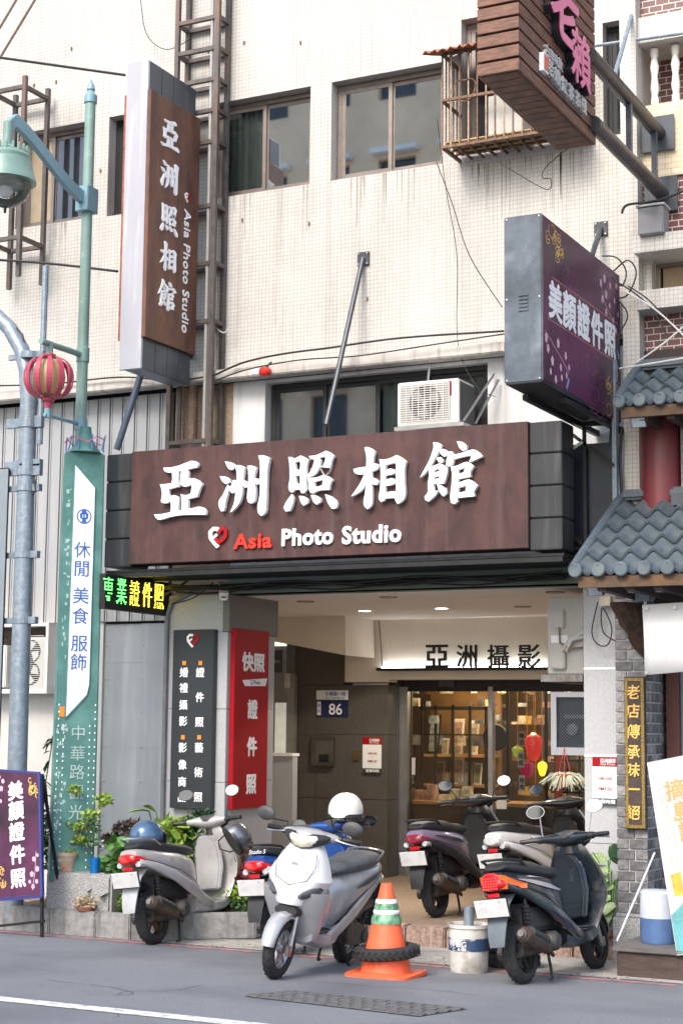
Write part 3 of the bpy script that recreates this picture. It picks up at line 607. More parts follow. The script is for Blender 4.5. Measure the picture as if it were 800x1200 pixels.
# wall gear on the dark wall
p = PY(390, 824, YW-.02); s = YW/FPX*1.13
np_ = thing('house_number_plate', 'dark blue house number plate reading 86 with white street strip', 'sign', p)
def pbox(u0, v0, u1, v1, Y, d, name, m, par=None, bev=.002, **k):
    c0 = PY((u0+u1)/2, v0, Y); c1 = PY((u0+u1)/2, v1, Y); b = MB(); b.box(X_(u0, (v0+v1)/2, Y), X_(u1, (v0+v1)/2, Y), Y-d, Y, c1.z, c0.z); return b.build(name, m, par, bev=bev, **k)
Yp = YW-.022
pbox(371, 821, 408, 840, Yp, .01, 'number_panel', mat('plate_blue', (.01, .018, .075), .35), np_); pbox(371, 809, 408, 820, Yp, .01, 'street_panel', white, np_)
pbox(371.5, 822, 376, 838, Yp-.011, .002, 'side_strip', white, np_)
txt('86', PY(393, 831, Yp-.0105), white, np_, h=13*s, w=17*s, off=.01); txt('中華路一段', PY(393, 813, Yp-.0105), bluel, np_, w=26*s, h=5*s, off=.01); txt('Sec. 1, Zhonghua Rd.', PY(393, 818, Yp-.0105), bluel, np_, w=25*s, h=2*s, off=.01)
vtext('東區', PY(373.8, 827, Yp-.0135), .055, bluel, np_, em=.04)
ib = thing('steel_intercom_box', 'brushed steel intercom box on the dark wall below the number plate', 'intercom', PY(380, 880, Yp))
pbox(367, 863, 393, 898, Yp, .07, 'housing', mat('dark_steel', (.13, .12, .11), .35, .7), ib, bev=.01); pbox(370, 868, 390, 894, Yp-.071, .004, 'front_plate', mat('steel_front', (.20, .19, .18), .3, .8), ib); pbox(374, 884, 385, 893, Yp-.076, .01, 'buttons', blk, ib)
tag(pbox(414, 880, 421, 891, Yp, .02, 'brass_switch', mat('brass', (.25, .17, .08), .35, .8)), 'small brass switch plate beside the intercom box', 'switch')
def notice(u0, v0, u1, v1, Y, lb, par=None):
    o = thing('opening_hours_sign', lb, 'sign', PY((u0+u1)/2, v1, Y)); s = Y/FPX*1.13; H_ = v1-v0; uc = (u0+u1)/2; Wd = u1-u0
    pbox(u0, v0, u1, v0+H_*.2, Y, .012, 'red_header', redb, o); pbox(u0, v0+H_*.2+.2, u1, v1-H_*.13, Y, .011, 'white_panel', white, o); pbox(u0+1, v1-H_*.13+.2, u1, v1, Y, .03, 'grey_footer', greyp, o)
    txt('亞洲攝影', PY(uc+Wd*.12, v0+H_*.08, Y-.013), white, o, w=Wd*.6*s, h=H_*.08*s, off=.015); txt('Asia Photo', PY(uc+Wd*.1, v0+H_*.15, Y-.013), white, o, w=Wd*.55*s, ext=.001)
    txt('AM10:00', PY(uc, v0+H_*.45, Y-.012), redb, o, w=Wd*.52*s, off=.01); txt('PM9:30', PY(uc, v0+H_*.67, Y-.012), redb, o, w=Wd*.5*s, off=.01); txt('/', PY(uc, v0+H_*.55, Y-.012), redb, o, h=.02)
    txt('營業時間', PY(uc, v1-H_*.065, Y-.031), white, o, w=Wd*.75*s, h=H_*.08*s, off=.015)
notice(425, 864, 447, 906, Yp, 'small red and white opening hours sign on the dark wall left of the door')
notice(694, 887, 723, 943, YF-.032, 'red and white opening hours sign on the grey column at right')
# ================================================================ SIGNS
GL = {'亞': (180, 530, 10, [[(150,190),(240,185),(330,165),(420,130),(480,110),(530,118),(560,150),(545,185),(430,212),(445,240),(432,330),(500,312),(560,340),(605,380),(575,440),(545,530),(435,555),(440,580),(435,670),(500,660),(570,645),(620,660),(650,700),(645,740),(500,740),(350,745),(230,765),(150,790),(90,800),(60,770),(40,735),(120,732),(232,710),(240,660),(235,580),(180,605),(135,600),(122,580),(135,500),(125,430),(110,382),(160,382),(245,370),(255,330),(250,245),(200,245),(165,230)],
   [(330,232),(360,228),(352,300),(345,380),(390,410),(485,385),(470,490),(420,510),(352,500),(365,560),(360,690),(320,692),(330,560),(322,530),(270,510),(215,530),(210,440),(335,410),(325,340)]]),
 '洲': (255, 525, 10, [[(120,165),(190,178),(235,205),(232,245),(190,268),(160,250),(140,215)],[(60,340),(130,345),(175,375),(178,405),(130,432),(90,400)],[(150,440),(175,470),(150,560),(125,650),(110,745),(75,750),(50,690),(48,635),(100,550)],[(215,385),(250,385),(245,480),(235,530),(205,540),(178,510),(195,440)],[(240,215),(290,210),(355,235),(345,280),(330,400),(325,540),(290,650),(220,735),(180,765),(225,660),(245,540),(260,420),(255,280)],[(334,385),(380,400),(388,455),(360,478),(335,440)],[(383,220),(430,215),(490,240),(478,280),(458,380),(478,460),(478,580),(465,640),(430,660),(395,645),(382,600),(395,420),(395,290)],[(464,365),(518,370),(528,415),(505,440),(475,425)],[(512,100),(570,95),(645,125),(640,155),(622,250),(612,450),(605,700),(595,760),(550,805),(515,775),(502,710),(530,560),(532,350),(530,170)]]),
 '照': (330, 520, 10, [[(110,165),(140,165),(180,185),(255,148),(310,175),(345,195),(325,260),(322,450),(325,545),(285,590),(260,585),(245,545),(190,545),(155,580),(125,565),(112,520),(125,430),(125,300),(118,210)],[(190,225),(240,212),(248,225),(245,312),(200,320)],[(195,388),(245,375),(248,475),(205,480)],[(348,155),(430,145),(550,92),(600,115),(645,155),(620,200),(590,320),(545,372),(515,372),(490,320),(465,280),(510,275),(535,220),(545,158),(465,175),(490,195),(470,290),(410,370),(335,405),(328,392),(370,330),(405,250),(415,190),(370,190)],[(332,408),(430,405),(535,378),(590,400),(628,430),(600,480),(590,548),(420,570),(400,590),(370,585),(350,540),(348,470)],[(410,455),(515,428),(505,495),(420,520)],[(150,600),(172,640),(160,720),(130,795),(80,802),(55,760),(80,700),(120,640)],[(235,620),(290,625),(340,660),(340,700),(290,735),(260,700)],[(375,610),(420,610),(485,650),(490,690),(440,722),(405,690)],[(540,600),(600,620),(670,680),(682,720),(670,765),(620,770),(580,715)]]),
 '相': (408, 515, 10, [[(218,105),(250,98),(330,140),(338,160),(325,220),(318,290),(370,295),(388,325),(370,355),(305,385),(305,450),(360,475),(384,505),(365,540),(330,540),(300,515),(310,600),(310,720),(300,780),(255,825),(225,800),(208,760),(225,640),(238,540),(180,610),(120,650),(62,678),(110,610),(180,500),(215,415),(140,418),(105,400),(88,360),(110,350),(240,328),(240,200)],[(392,240),(430,245),(500,235),(595,192),(650,220),(708,265),(690,330),(688,500),(688,690),(660,730),(610,765),(590,745),(570,695),(460,700),(450,725),(410,740),(386,700),(400,600),(408,450),(405,320)],[(465,310),(570,280),(585,300),(585,370),(520,350),(465,375)],[(460,430),(530,420),(585,395),(585,480),(530,462),(465,490)],[(460,550),(520,545),(590,515),(585,620),(545,615),(465,635)]]),
 '館': (490, 505, 8.889, [[(178,128),(225,130),(270,158),(240,220),(200,290),(150,372),(90,455),(40,495),(75,430),(130,330),(165,240),(182,180)],[(242,200),(290,198),(335,225),(330,260),(290,278),(255,245)],[(212,292),(250,280),(285,310),(275,340),(235,335)],[(130,400),(160,382),(250,345),(290,365),(330,395),(318,470),(290,555),(250,560),(185,560),(190,635),(235,628),(200,680),(130,745),(95,725),(90,690),(120,655),(125,560),(135,470)],[(190,418),(240,398),(245,422),(187,448)],[(188,490),(245,472),(240,500),(190,512)],[(218,565),(260,574),(310,620),(318,660),(285,690),(255,660)],[(425,118),(480,125),(525,165),(526,200),(490,220),(455,190)],[(345,225),(375,225),(390,260),(500,232),(600,203),(650,230),(692,275),(640,300),(562,334),(555,328),(580,262),(480,280),(390,305),(380,350),(345,382),(312,365),(320,310)],[(362,380),(430,370),(530,332),(570,350),(602,378),(565,440),(570,485),(440,510),(440,550),(555,515),(600,540),(640,575),(600,640),(610,688),(430,708),(435,740),(400,772),(365,755),(358,700),(372,560),(375,450)],[(440,412),(512,392),(495,440),(440,460)],[(440,600),(520,575),(518,635),(440,655)]])}
YS1 = 11.6
GW = {}
for ch, (ox, oy, sc, polys) in GL.items():      # true shapes on the sign plane, metres
    out = [[(lambda p: (p.x, p.z))(PY(ox+a/sc, oy+b_/sc, YS1)) for a, b_ in p] for p in polys]; GW[ch] = out
def glyph(ch, c, h, m, parent, xd, up, depth):
    P = GW[ch]; al = [q for p in P for q in p]; x0, x1 = min(a for a, _ in al), max(a for a, _ in al); z0, z1 = min(b for _, b in al), max(b for _, b in al)
    s = h/(z1-z0); xd = Vector(xd); up = Vector(up); nn = xd.cross(up); c = Vector(c)
    # even-odd fill works per connected group: give every outline with its holes in one curve
    return shape2d(P, lambda a, b, d: c+xd*(a-(x0+x1)/2)*s+up*(b-(z0+z1)/2)*s+nn*d, depth, 'letter', m, parent)
def heart(c, h, parent, xd, up, depth, dk=None):
    s = h/85.; xd = Vector(xd); up = Vector(up); nn = xd.cross(up); c = Vector(c); f = lambda k: (lambda a, b, d: c+xd*(a-70)*s+up*(88-b)*s+nn*(d+k))
    shape2d([ribbon([(72,118),(52,98),(38,80),(36,60),(50,48),(66,50),(76,60)], 15)], f(0), depth, 'white_heart_half', whitel, parent)
    shape2d([ribbon([(44,86),(60,76),(66,70)], 10)], f(.0015), depth, 'white_heart_bar', whitel, parent)
    shape2d([ribbon([(58,84),(74,102),(90,92),(104,76),(104,58),(92,47),(80,56),(72,66)], 15)], f(.003), depth, 'red_heart_half', redb, parent)
# ---- main fascia sign
x0, x1 = X_(153, 595, YS1), X_(618.4, 570, YS1); z0, z1 = 3.03, 3.985
ms = thing('studio_fascia_sign', 'wide rusty brown fascia sign with white Chinese letters and Asia Photo Studio', 'sign', ((x0+x1)/2, YS1, z0))
b = MB(); b.box(x0, x1, YS1, YS1+.22, z0, z1); b.build('rusty_board', rust, ms, bev=.004)
xl, xr = X_(124, 595, YS1+.03), X_(658, 570, YS1+.03)
for a, c in ((xl, x0-.002), (x1+.002, xr)):
    for i in range(4):
        h = (z1-z0+.02)/4; b = MB(); b.box(a, c, YS1+.03, YS1+.3, z0-.02+i*h+.006, z0-.02+(i+1)*h-.006); b.build('side_panel', dkmet, ms, bev=.006)
    b = MB(); b.box(a+.01, c-.01, YS1+.05, YS1+.28, z0-.01, z1-.01); b.build('panel_backing', voidm, ms)
for ch, (ox, oy, sc, polys) in GL.items():
    shape2d(GW[ch], lambda a, b_, d: Vector((a, YS1-.012-d, b_)), .035, 'letter', whitel, ms)
b = MB()
for ch, (ox, oy, sc, polys) in GL.items():
    for a, c in (((350, 300), (500, 300)), ((300, 600), (420, 600))):
        p = PY(ox+a[0]/sc, oy+a[1]/sc, YS1); b.tube((p.x, YS1+.002, p.z), (p.x, YS1-.014, p.z), .006, 6)
b.build('letter_studs', alu, ms, kind='stuff')
hp = PY(256.5, 632, YS1-.001); heart(hp, .185, ms, EX, EZ, .02)
txt('Asia', PY(297, 634, YS1-.002), mat('red_lettering', (.62, .03, .015), .4), ms, w=X_(320, 634, YS1)-X_(275, 634, YS1), h=.125, ext=.02, off=.03, sp=1.08)
txt('Photo', PY(361, 629, YS1-.002), whitel, ms, w=X_(391, 629, YS1)-X_(331, 629, YS1), h=.14, ext=.02, off=.03, sp=1.08)
txt('Studio', PY(436, 626, YS1-.002), whitel, ms, w=X_(471, 626, YS1)-X_(402, 626, YS1), h=.145, ext=.02, off=.03, sp=1.08)
# canopy soffit of perforated sheet under the sign
b = MB(); b.box(xl, xr, YS1+.06, YF-.05, z0-.06, z0-.04); b.build('canopy_sheet', blk, ms)
b = MB()
for i in range(36):
    x = xl+.02+(xr-xl-.04)*i/35; b.box(x-.006, x+.006, YS1+.08, YF-.06, z0-.075, z0-.06)
for j in range(8): y = YS1+.1+j*.085; b.box(xl+.02, xr-.02, y, y+.012, z0-.082, z0-.0755)
b.build('canopy_mesh', blkp, ms, kind='stuff')
for y, zz_ in ((YS1+.06, z0-.10), (YF-.12, z0-.16), (YF-.30, z0-.10)):
    b = MB(); b.box(xl+.01, xr-.01, y, y+.04, zz_, zz_+.035); b.build('canopy_rail', blk, ms)
b = MB(); rr = random.Random(3)
for i in range(5):
    y = YF-.1-rr.random()*.2; zc_ = z0-.14-rr.random()*.05; b.path([(xl+.3+(xr-xl-.5)*k/14, y, zc_+.02*math.sin(k*1.3+i)) for k in range(15)], .008, 5)
tag(b.build('sign_cables', cable, kind=None), 'bundle of black cables sagging along the underside of the canopy', 'cable')
# brace tubes holding the fascia
def brace(name, a, c, r, lb, plate=True, m=None):
    o = thing(name, lb, 'brace', c, 'steel braces of the signs'); b = MB(); b.tube(a, c, r, 10); b.build('tube', m or dkpan, o, smooth=True)
    if plate:
        b = MB(); b.box(c[0]-.055, c[0]+.055, YF-.018, YF-.002, c[2]-.06, c[2]+.06); p = b.build('wall_plate', dkpan, o, bev=.002)
        b = MB()
        for i in (-1, 1):
            for j in (-1, 1): b.lathe([(0, -.008), (.008, -.008), (.008, 0)], (c[0]+i*.04, YF-.018, c[2]+j*.045), 'y', 6)
        b.build('bolts', alu, p, kind='stuff')
    return o
c_ = PY(425, 303, YF-.02); brace('sign_brace', PY(382, 498, YS1+.2), c_, .022, 'long slanting grey brace from the fascia sign up to the wall plate')
c_ = PY(703, 268, YF-.02); brace('sign_brace', PY(693, 300, 12.1), c_, .022, 'short grey brace behind the purple sign at its wall plate')
brace('sign_brace', PY(137, 527, 11.75), PY(165, 440, 11.8), .03, 'blue-grey tube from the fascia corner up to the tall sign', plate=False, m=mat('blue_grey_tube', (.075, .10, .14), .4, .3))
# ---- tall projecting sign
YT0, YT1 = 11.38, 12.15
tz1, tz0 = Z_(172, 70, YT0), Z_(167, 431, YT0)
tx0, tx1 = X_(144.5, 250, YT0), X_(169.5, 250, YT0)
ts = thing('tall_projecting_sign', 'tall narrow brown projecting sign with white vertical letters and white front', 'sign', ((tx0+tx1)/2, YT0, tz0))
b = MB(); b.box(tx0, tx1, YT0, YT0+.03, tz0, tz1); b.build('white_front', mat('white_lacquer', (.37, .37, .41), .35, var=.03, streak=(.6, .6, .62)), ts, bev=.003)
b = MB(); b.box(tx0+.01, tx1-.012, YT0+.031, YT1, tz0+.01, tz1-.01); b.build('core', galv, ts)
for i in range(4):
    dy = (YT1-YT0-.03)/4; a = YT0+.032+i*dy
    b = MB(); b.box(tx1-.012, tx1, a+.004, a+dy-.004, tz0, tz1); b.build('side_panel', dkpan, ts, bev=.003)
bz1, bz0 = Z_(178, 104, YT0), Z_(173, 394, YT0)
b = MB(); b.box(tx1+.001, tx1+.04, YT0-.005, YT1+.02, bz0, bz1); b.build('rusty_board', mat('rusted_wood_board', (.11, .045, .034), .5, .1, var=.35, scale=4, col2=(.19, .085, .05), bump=.1, stretch=(1, 1.5, .5)), ts, bev=.003)
b = MB(); b.box(tx0-.041, tx0-.001, YT0+.03, YT1+.02, bz0, bz1); b.build('rusty_board', rust2, ts, bev=.003)
for ch, v in zip('亞洲照相館', (165, 222, 273, 329, 366+0)):
    pass
for ch, (u, v, hpx) in zip('亞洲照相館', ((199, 158, 39), (198, 208, 40), (197.5, 257, 38), (196.5, 302, 38), (195, 347, 38))):
    yy = None; d = ray(u, v); t = (tx1+.041)/d.x; p = Vector((tx1+.041, d.y*t, CH+d.z*t)); glyph(ch, p, hpx*p.y/FPX*1.15, whitel, ts, EY, EZ, .012)
def PX(u, v, X): d = ray(u, v); t = X/d.x; return Vector((X, d.y*t, CH+d.z*t))
p = PX(219.5, 233, tx1+.041); heart(p, .09, ts, EY, EZ, .008)
pa, pb_ = PX(219, 246, tx1+.041), PX(217.5, 391, tx1+.041); txt('Asia Photo Studio', (pa+pb_)/2, whitel, ts, xd=(0, 0, -1), up=(0, 1, 0), w=(pa-pb_).length, ext=.006, off=.01, sp=1.05)
for pz in (tz0-.0,):
    b = MB(); b.box(tx0+.05, tx0+.09, YT1-.3, YF-.01, tz0+.3, tz0+.34); b.box(tx0+.05, tx0+.09, YT1, YF-.01, tz1-.4, tz1-.36); b.build('mount_arm', blk, ts)
# ---- purple projecting sign
YP0, YP1 = 10.5, 12.25
px0, px1 = X_(590, 350, YP0), X_(634.5, 350, YP0); pz1, pz0 = Z_(634, 249, YP0), Z_(635.5, 446, YP0)
ps = thing('purple_projecting_sign', 'purple projecting light box advertising portrait photos with weathered grey sides', 'sign', ((px0+px1)/2, YP0, pz0))
wth = mat('weathered_grey_metal', (.07, .09, .115), .42, .3, var=.3, scale=2.2, col2=(.14, .17, .21), dirt=((.27, .30, .36), 2.6, .52, .72))
b = MB(); b.box(px0, px1, YP0, YP1, pz0, pz1); bx_ = b.build('housing', wth, ps, bev=.008)
b = MB(); b.box(px0+.01, px1-.01, YP0+.01, YP1-.01, pz0-.006, pz0-.001); b.build('underside', blk, ps)
b = MB()
for k in range(5): zc_ = Z_(612, 346+k*4.4, YP0); b.box(px0+.11, px1-.10, YP0-.008, YP0+.0, zc_-.005, zc_+.008)
b.build('louvre', wth, bx_, kind='stuff')
b = MB()
for i in (0, 1):
    for k in (0, .5, 1): b.lathe([(0, -.004), (.007, -.003), (.008, 0)], ((px0+.02, px1-.02)[i], YP0, pz0+.02+(pz1-pz0-.04)*k), 'y', 6)
b.build('screws', alu, bx_, kind='stuff')
b = MB(); b.box(px1+.001, px1+.006, YP0+.012, YP1-.012, pz0+.012, pz1-.012); b.build('printed_face', plumb, ps)
fx = px1+.0065
def fp(s, t): return Vector((fx, YP0+.012+(YP1-YP0-.024)*s, pz0+.012+(pz1-pz0-.024)*t))     # face coords 0..1
HH = pz1-pz0; WW = YP1-YP0
for ch, s_ in zip('美顏證件照', (.14, .31, .49, .67, .85)):
    o = txt(ch, fp(s_, .515), whitel, ps, xd=EY, em=.285, ext=.003, off=.026)
def vine(parent, F, pts, m, w=.006):
    b = MB(); nn = F(0, 0, 1)-F(0, 0, 0)
    for (a, c), (d, e) in zip(pts, pts[1:]):
        p, q = F(a, c, .0), F(d, e, .0); t = (q-p).normalized(); k = t.cross(nn).normalized()*w/2; b.quad(p-k, q-k, q+k, p+k)
    b.build('printed_branch', m, parent)
def dots(parent, F, pts, m, r=.02, nm='printed_blossom'):
    b = MB(); ux = (F(1, 0, 0)-F(0, 0, 0)).normalized(); uz = (F(0, 1, 0)-F(0, 0, 0)).normalized(); nn = (F(0, 0, 1)-F(0, 0, 0)); rd = random.Random(5)
    for i, (a, c) in enumerate(pts):
        cc = F(a, c, 0)+nn*(.4+.01*i); k0 = len(b.v); q = rd.uniform(0, 3); rr_ = r*rd.uniform(.7, 1.25)
        pp = [cc+(ux*math.cos(t*math.pi/5+q)+uz*math.sin(t*math.pi/5+q)*1.2)*rr_*(1 if t % 2 else .75) for t in range(10)]; b.add(pp, [tuple(range(10))])
    b.build(nm, m, parent, kind='stuff')
def swirl(parent, F, c, m, sc=1, seed=1, asp=1):
    rd = random.Random(seed); nn = (F(0, 0, 1)-F(0, 0, 0)); b = MB()
    for i in range(9):
        a0 = rd.uniform(0, 6.28); cx_, cz_ = c[0]+rd.uniform(-.06, .06)*sc, c[1]+rd.uniform(-.085, .085)*sc*asp; r = rd.uniform(.02, .05)*sc; rx_ = r*(.7); pr = None
        for k in range(14):
            t = a0+k*.42; rk = r*(1-k*.03); p = F(cx_+math.cos(t)*rx_, cz_+math.sin(t)*rk*asp, 0)+nn*(.3+.01*i+.001*k)
            if pr is not None:
                d = (p-pr).normalized(); kk = d.cross(nn).normalized()*.0035; b.quad(pr-kk, p-kk, p+kk, pr+kk)
            pr = p
    b.build('gold_flourish', m, parent, kind='stuff')
FP = lambda s, t, k: fp(s, t)+Vector((k*.0015, 0, 0))
swirl(ps, FP, (.12, .9), gold, 1.15, 2); swirl(ps, FP, (.2, .83), gold, .7, 4); swirl(ps, FP, (.88, .13), gold, 1.1, 3); swirl(ps, FP, (.94, .2), gold, .7, 6)
faint = mat('faint_plum_print', (.22, .05, .16), .4); swirl(ps, FP, (.3, .74), faint, 2.2, 8); swirl(ps, FP, (.66, .2), faint, 2.4, 9)
vine(ps, FP, [(.02, .3), (.12, .24), (.22, .18), (.3, .12)], pinkp); vine(ps, FP, [(.98, .55), (.88, .66), (.78, .74), (.72, .86)], pinkp)
dots(ps, FP, [(.05, .2), (.1, .14), (.17, .27), (.2, .13), (.26, .22), (.3, .16), (.08, .07), (.14, .04), (.21, .07), (.03, .26), (.27, .1)], pinkp, .028)
dots(ps, FP, [(.73, .85), (.78, .9), (.8, .8), (.86, .88), (.75, .75), (.85, .74), (.92, .8), (.8, .68), (.9, .66), (.95, .92), (.97, .72), (.94, .6)], pinkp, .028)
vine(ps, FP, [(.1, .655), (.97, .655)], mat('rose_gold', (.55, .2, .16), .4), .006); vine(ps, FP, [(.05, .385), (.97, .385)], mat('rose_gold', (.5, .2, .2), .4), .006)
vine(ps, FP, [(.93, .47), (.99, .43)], mat('blue_leaf_print', (.2, .3, .5), .4), .05); vine(ps, FP, [(.27, .02), (.3, .09)], mat('blue_leaf_print', (.2, .3, .5), .4), .03)
b = MB(); b.box(px1-.05, px1-.01, YP0+.5, YF, pz0-.06, pz0-.02); b.box(px0+.02, px0+.06, YP0+.3, YF, pz0-.06, pz0-.02); b.box(px0+.02, px1-.01, YP1-.3, YP1-.26, pz0-.058, pz0-.022); b.build('support_rails', blk, ps)
# ---- wooden box sign with pink letters
YK0, YK1 = 9.2, 10.68
kx0, kx1 = X_(558.5, 60, YK0), X_(608, 60, YK0); kz0 = Z_(608, 81, YK0); kz1 = kz0+1.25
ks = thing('wooden_box_sign', 'big wooden slatted box sign with pink letters at top right', 'sign', ((kx0+kx1)/2, YK0, kz0))
b = MB(); b.box(kx0+.025, kx1-.025, YK0+.025, YK1-.025, kz0+.02, kz1); b.build('core', voidm, ks)
sh = Z_(560, 62, YK0)-Z_(560, 87, YK0)
nsl = int(1.25/ (15.2*YK0/FPX*1.08))+1; pit = (Z_(608, 80, YK0)-Z_(608, 3, YK0))/-4.7
pit = abs(pit)
for i in range(int(1.25/pit)+1):
    a = kz0+i*pit
    b = MB(); b.box(kx0, kx1-.002, YK0, YK0+.022, a, a+pit-.014); b.build('slat', woodm, ks, bev=.003)
    b = MB(); b.box(kx1-.022, kx1, YK0+.024, YK1, a, a+pit-.014); b.build('slat', woodm, ks, bev=.003)
    b = MB(); b.box(kx0, kx0+.022, YK0+.024, YK1, a, a+pit-.014); b.build('slat', woodm, ks)
for i in range(14):
    dy = (YK1-YK0-.03)/14; a = YK0+.024+i*dy; b = MB(); b.box(kx0+.024, kx1-.024, a+.004, a+dy-.004, kz0-.002, kz0+.018); b.build('bottom_slat', woodm, ks)
def kp(u, v, k=.0): return PX(u, v, kx1+k)
blkside = mat('letter_side_black', (.012, .013, .02), .35)
p = kp(652, 16); q = kp(677, 78)
for pos, ch, em in ((kp(652, 8), '老', .56), (kp(671, 72), '賴', .40)):
    # dark body then pink face, both real solids
    txt(ch, pos+Vector((0, 0, 0)), blkside, ks, xd=EY, em=em, ext=.055, off=.022, name='letter_body'); txt(ch, pos+Vector((.056, 0, 0)), pinkl, ks, xd=EY, em=em, ext=.006, off=.018, name='letter_face')
grl = mat('silver_lettering', (.5, .52, .52), .4, .3)
for u, v, ch in ((642, 80, '老'), (650, 91, '賴'), (658, 101, '紅'), (666, 109, '茶'), (674, 117, '茶'), (681, 124, '棧')): txt(ch, kp(u-2, v), grl, ks, xd=EY, em=.115, ext=.03, off=.025)
for u, v, ch in ((638, 60, '古'), (643, 66, '早'), (648, 71, '味'), (653, 76, '飲')): txt(ch, kp(u, v), grl, ks, xd=EY, em=.085, ext=.02, off=.02)
p = kp(634, 75); b = MB(); b.box(kx1+.001, kx1+.03, p.y-.045, p.y+.045, p.z-.06, p.z+.06); s_ = b.build('seal', white, ks); b = MB(); b.box(kx1+.031, kx1+.034, p.y-.035, p.y+.04, p.z-.045, p.z+.05); b.build('seal_face', mat('coral_print', (.65, .12, .08), .4), s_)
for (u0, v0), (u1, v1), nm in (((697, 92), (772, 157), 0), ((697, 168), (776, 228), 1)):
    A = PY(u0, v0, YK1-.02); B = PY(u1, v1, 12.3); b = MB(); A.x = B.x = (A.x+B.x)/2; A.z = B.z = (A.z+B.z)/2
    A = PX(u0-6, v0, PY(u1, v1, 12.28).x); B = PY(u1, v1, 12.28); A.z = B.z; A.y = YK1-.1
    b.tube(A, B, .055, 16); b.build('mounting_tube', dkmet, ks, smooth=True); b = MB(); b.box(B.x-.14, B.x+.12, 12.262, 12.28, B.z-.14, B.z+.14); b.build('mounting_plate', dkpan, ks)
for u, Y in ((719, 11.45), (759, 12.1)):
    xx = PY(774, 190, 12.28).x; zt_, zb2 = PY(772, 157, 12.28).z, PY(776, 228, 12.28).z; b = MB(); b.box(xx-.02, xx+.02, Y-.02, Y+.02, zb2+.04, zt_-.04); b.build('tube_strut', dkpan, ks)
b = MB(); b.tube(PY(741, 12, 12.25), PY(718, 95, 11.5), .018, 8); tag(b.build('pale_stay_rod', galv), 'pale slanting stay rod above the upper mounting tube at top right', 'rod')
b = MB(); b.tube(PY(694, 54, 12.2), PY(812, 37, 12.2), .014, 8); tag(b.build('horizontal_pipe', galv), 'thin pale pipe crossing in front of the balustrade at top right', 'pipe')
# ---- LED sign
YE0, YE1 = 11.42, 12.39
xe = X_(117.7, 690, YE0)-.0; ex = None
d = ray(199.5, 700); ex = d.x*(YE1/d.y)
ez1 = Z_(200, 683, YE1); ez0 = Z_(199.5, 722, YE1)
ls = thing('led_sign', 'black projecting LED sign showing green and amber dot characters', 'sign', (ex, YE0, ez0))
b = MB(); b.box(ex-.06, ex, YE0-.02, YE1, ez0, ez1); b.build('casing', blk, ls, bev=.004)
b = MB(); b.box(ex-.1, ex-.06, YE1-.3, YE1-.26, ez1, 3.0); b.box(ex-.1, ex-.06, YE1, YF, ez1-.1, ez1-.06); b.build('hanger', blk, ls)
# dots sampled from the character shapes, each a small lit diode
ledg = mat('green_diode', (.1, 1, .15), .4, emit=2.6, emc=(.10, 1, .12)); ledy = mat('amber_diode', (1, .8, .05), .4, emit=2.6, emc=(1, .72, .05))
def dotglyph(ch, n):
    cu = bpy.data.curves.new('t', 'FONT'); cu.body = ch; cu.size = 1; cu.offset = .008; o = bpy.data.objects.new('t', cu); C.objects.link(o); me = bpy.data.meshes.new_from_object(o); bpy.data.objects.remove(o)
    from mathutils.bvhtree import BVHTree
    bm = bmesh.new(); bm.from_mesh(me); t = BVHTree.FromBMesh(bm); xs = [v.co.x for v in bm.verts]; zs = [v.co.y for v in bm.verts]; r = []
    for i in range(n):
        for j in range(n):
            x = min(xs)+(max(xs)-min(xs))*(i+.5)/n; y = min(zs)+(max(zs)-min(zs))*(j+.5)/n
            if t.ray_cast(Vector((x, y, 1)), Vector((0, 0, -1)))[0] is not None: r.append((i/n-.5, j/n-.5))
    bm.free(); return r
LY = YE1-YE0; n_ = 15
for ch, s_, m in (('專', .05, ledg), ('業', .25, ledg), ('證', .45, ledy), ('件', .65, ledy), ('照', .84, ledy)):
    b = MB(); cy_ = YE0+LY*s_-.02
    for (i, j) in dotglyph(ch, n_): y = cy_+i*.15; z = (ez0+ez1)/2+.02+j*.215; b.box(ex, ex+.004, y-.003, y+.003, z-.0036, z+.0036)
    b.build('diode_character', m, ls, kind='stuff')
# ---- boards on the pier
p = PY(228, 948, YF-.05)
bb_ = thing('slate_service_board', 'dark slate board listing photo services in white with a heart logo', 'sign', p)
bx0, bx1 = X_(203.2, 840, YF-.07), X_(251, 840, YF-.07); bz1, bz0 = Z_(228, 738, YF-.07), Z_(228, 947.5, YF-.07)
b = MB(); b.box(bx0, bx1, YF-.1, YF-.031, bz0, bz1); b.build('panel', mat('slate_board', (.024, .029, .034), .45, var=.05), bb_, bev=.003)
Y8 = YF-.1
heart(PY(226, 752, Y8-.001), .125, bb_, EX, EZ, .004)
for u0, col in ((216, (('■', 777), ('婚', 788), ('禮', 806), ('攝', 826), ('影', 845), ('■', 864), ('影', 876), ('像', 896), ('商', 916), ('品', 934))), (235, (('■', 777), ('證', 788), ('件', 817), ('照', 846), ('■', 864), ('藝', 876), ('術', 905), ('照', 934)))):
    for ch, v in col:
        u = u0-(v-777)*.017
        if ch == '■': p = PY(u, v, Y8-.001); b = MB(); b.box(p.x-.018, p.x+.018, Y8-.003, Y8-.001, p.z-.018, p.z+.018); b.build('orange_bullet', orsq, bb_)
        else: txt(ch, PY(u, v, Y8-.001), whitel, bb_, em=.088, ext=.003, off=.017)
rX = X_(318, 840, yb+.0)
rx = xp1+.045; y0_, y1_ = YF-.0, YF+.58
def RX(u, v): return PX(u, v, rx+.001)
pA, pB = PX(274, 840, rx), PX(314, 840, rx)
rz1, rz0 = PX(294, 738, rx).z, PX(292, 947, rx).z
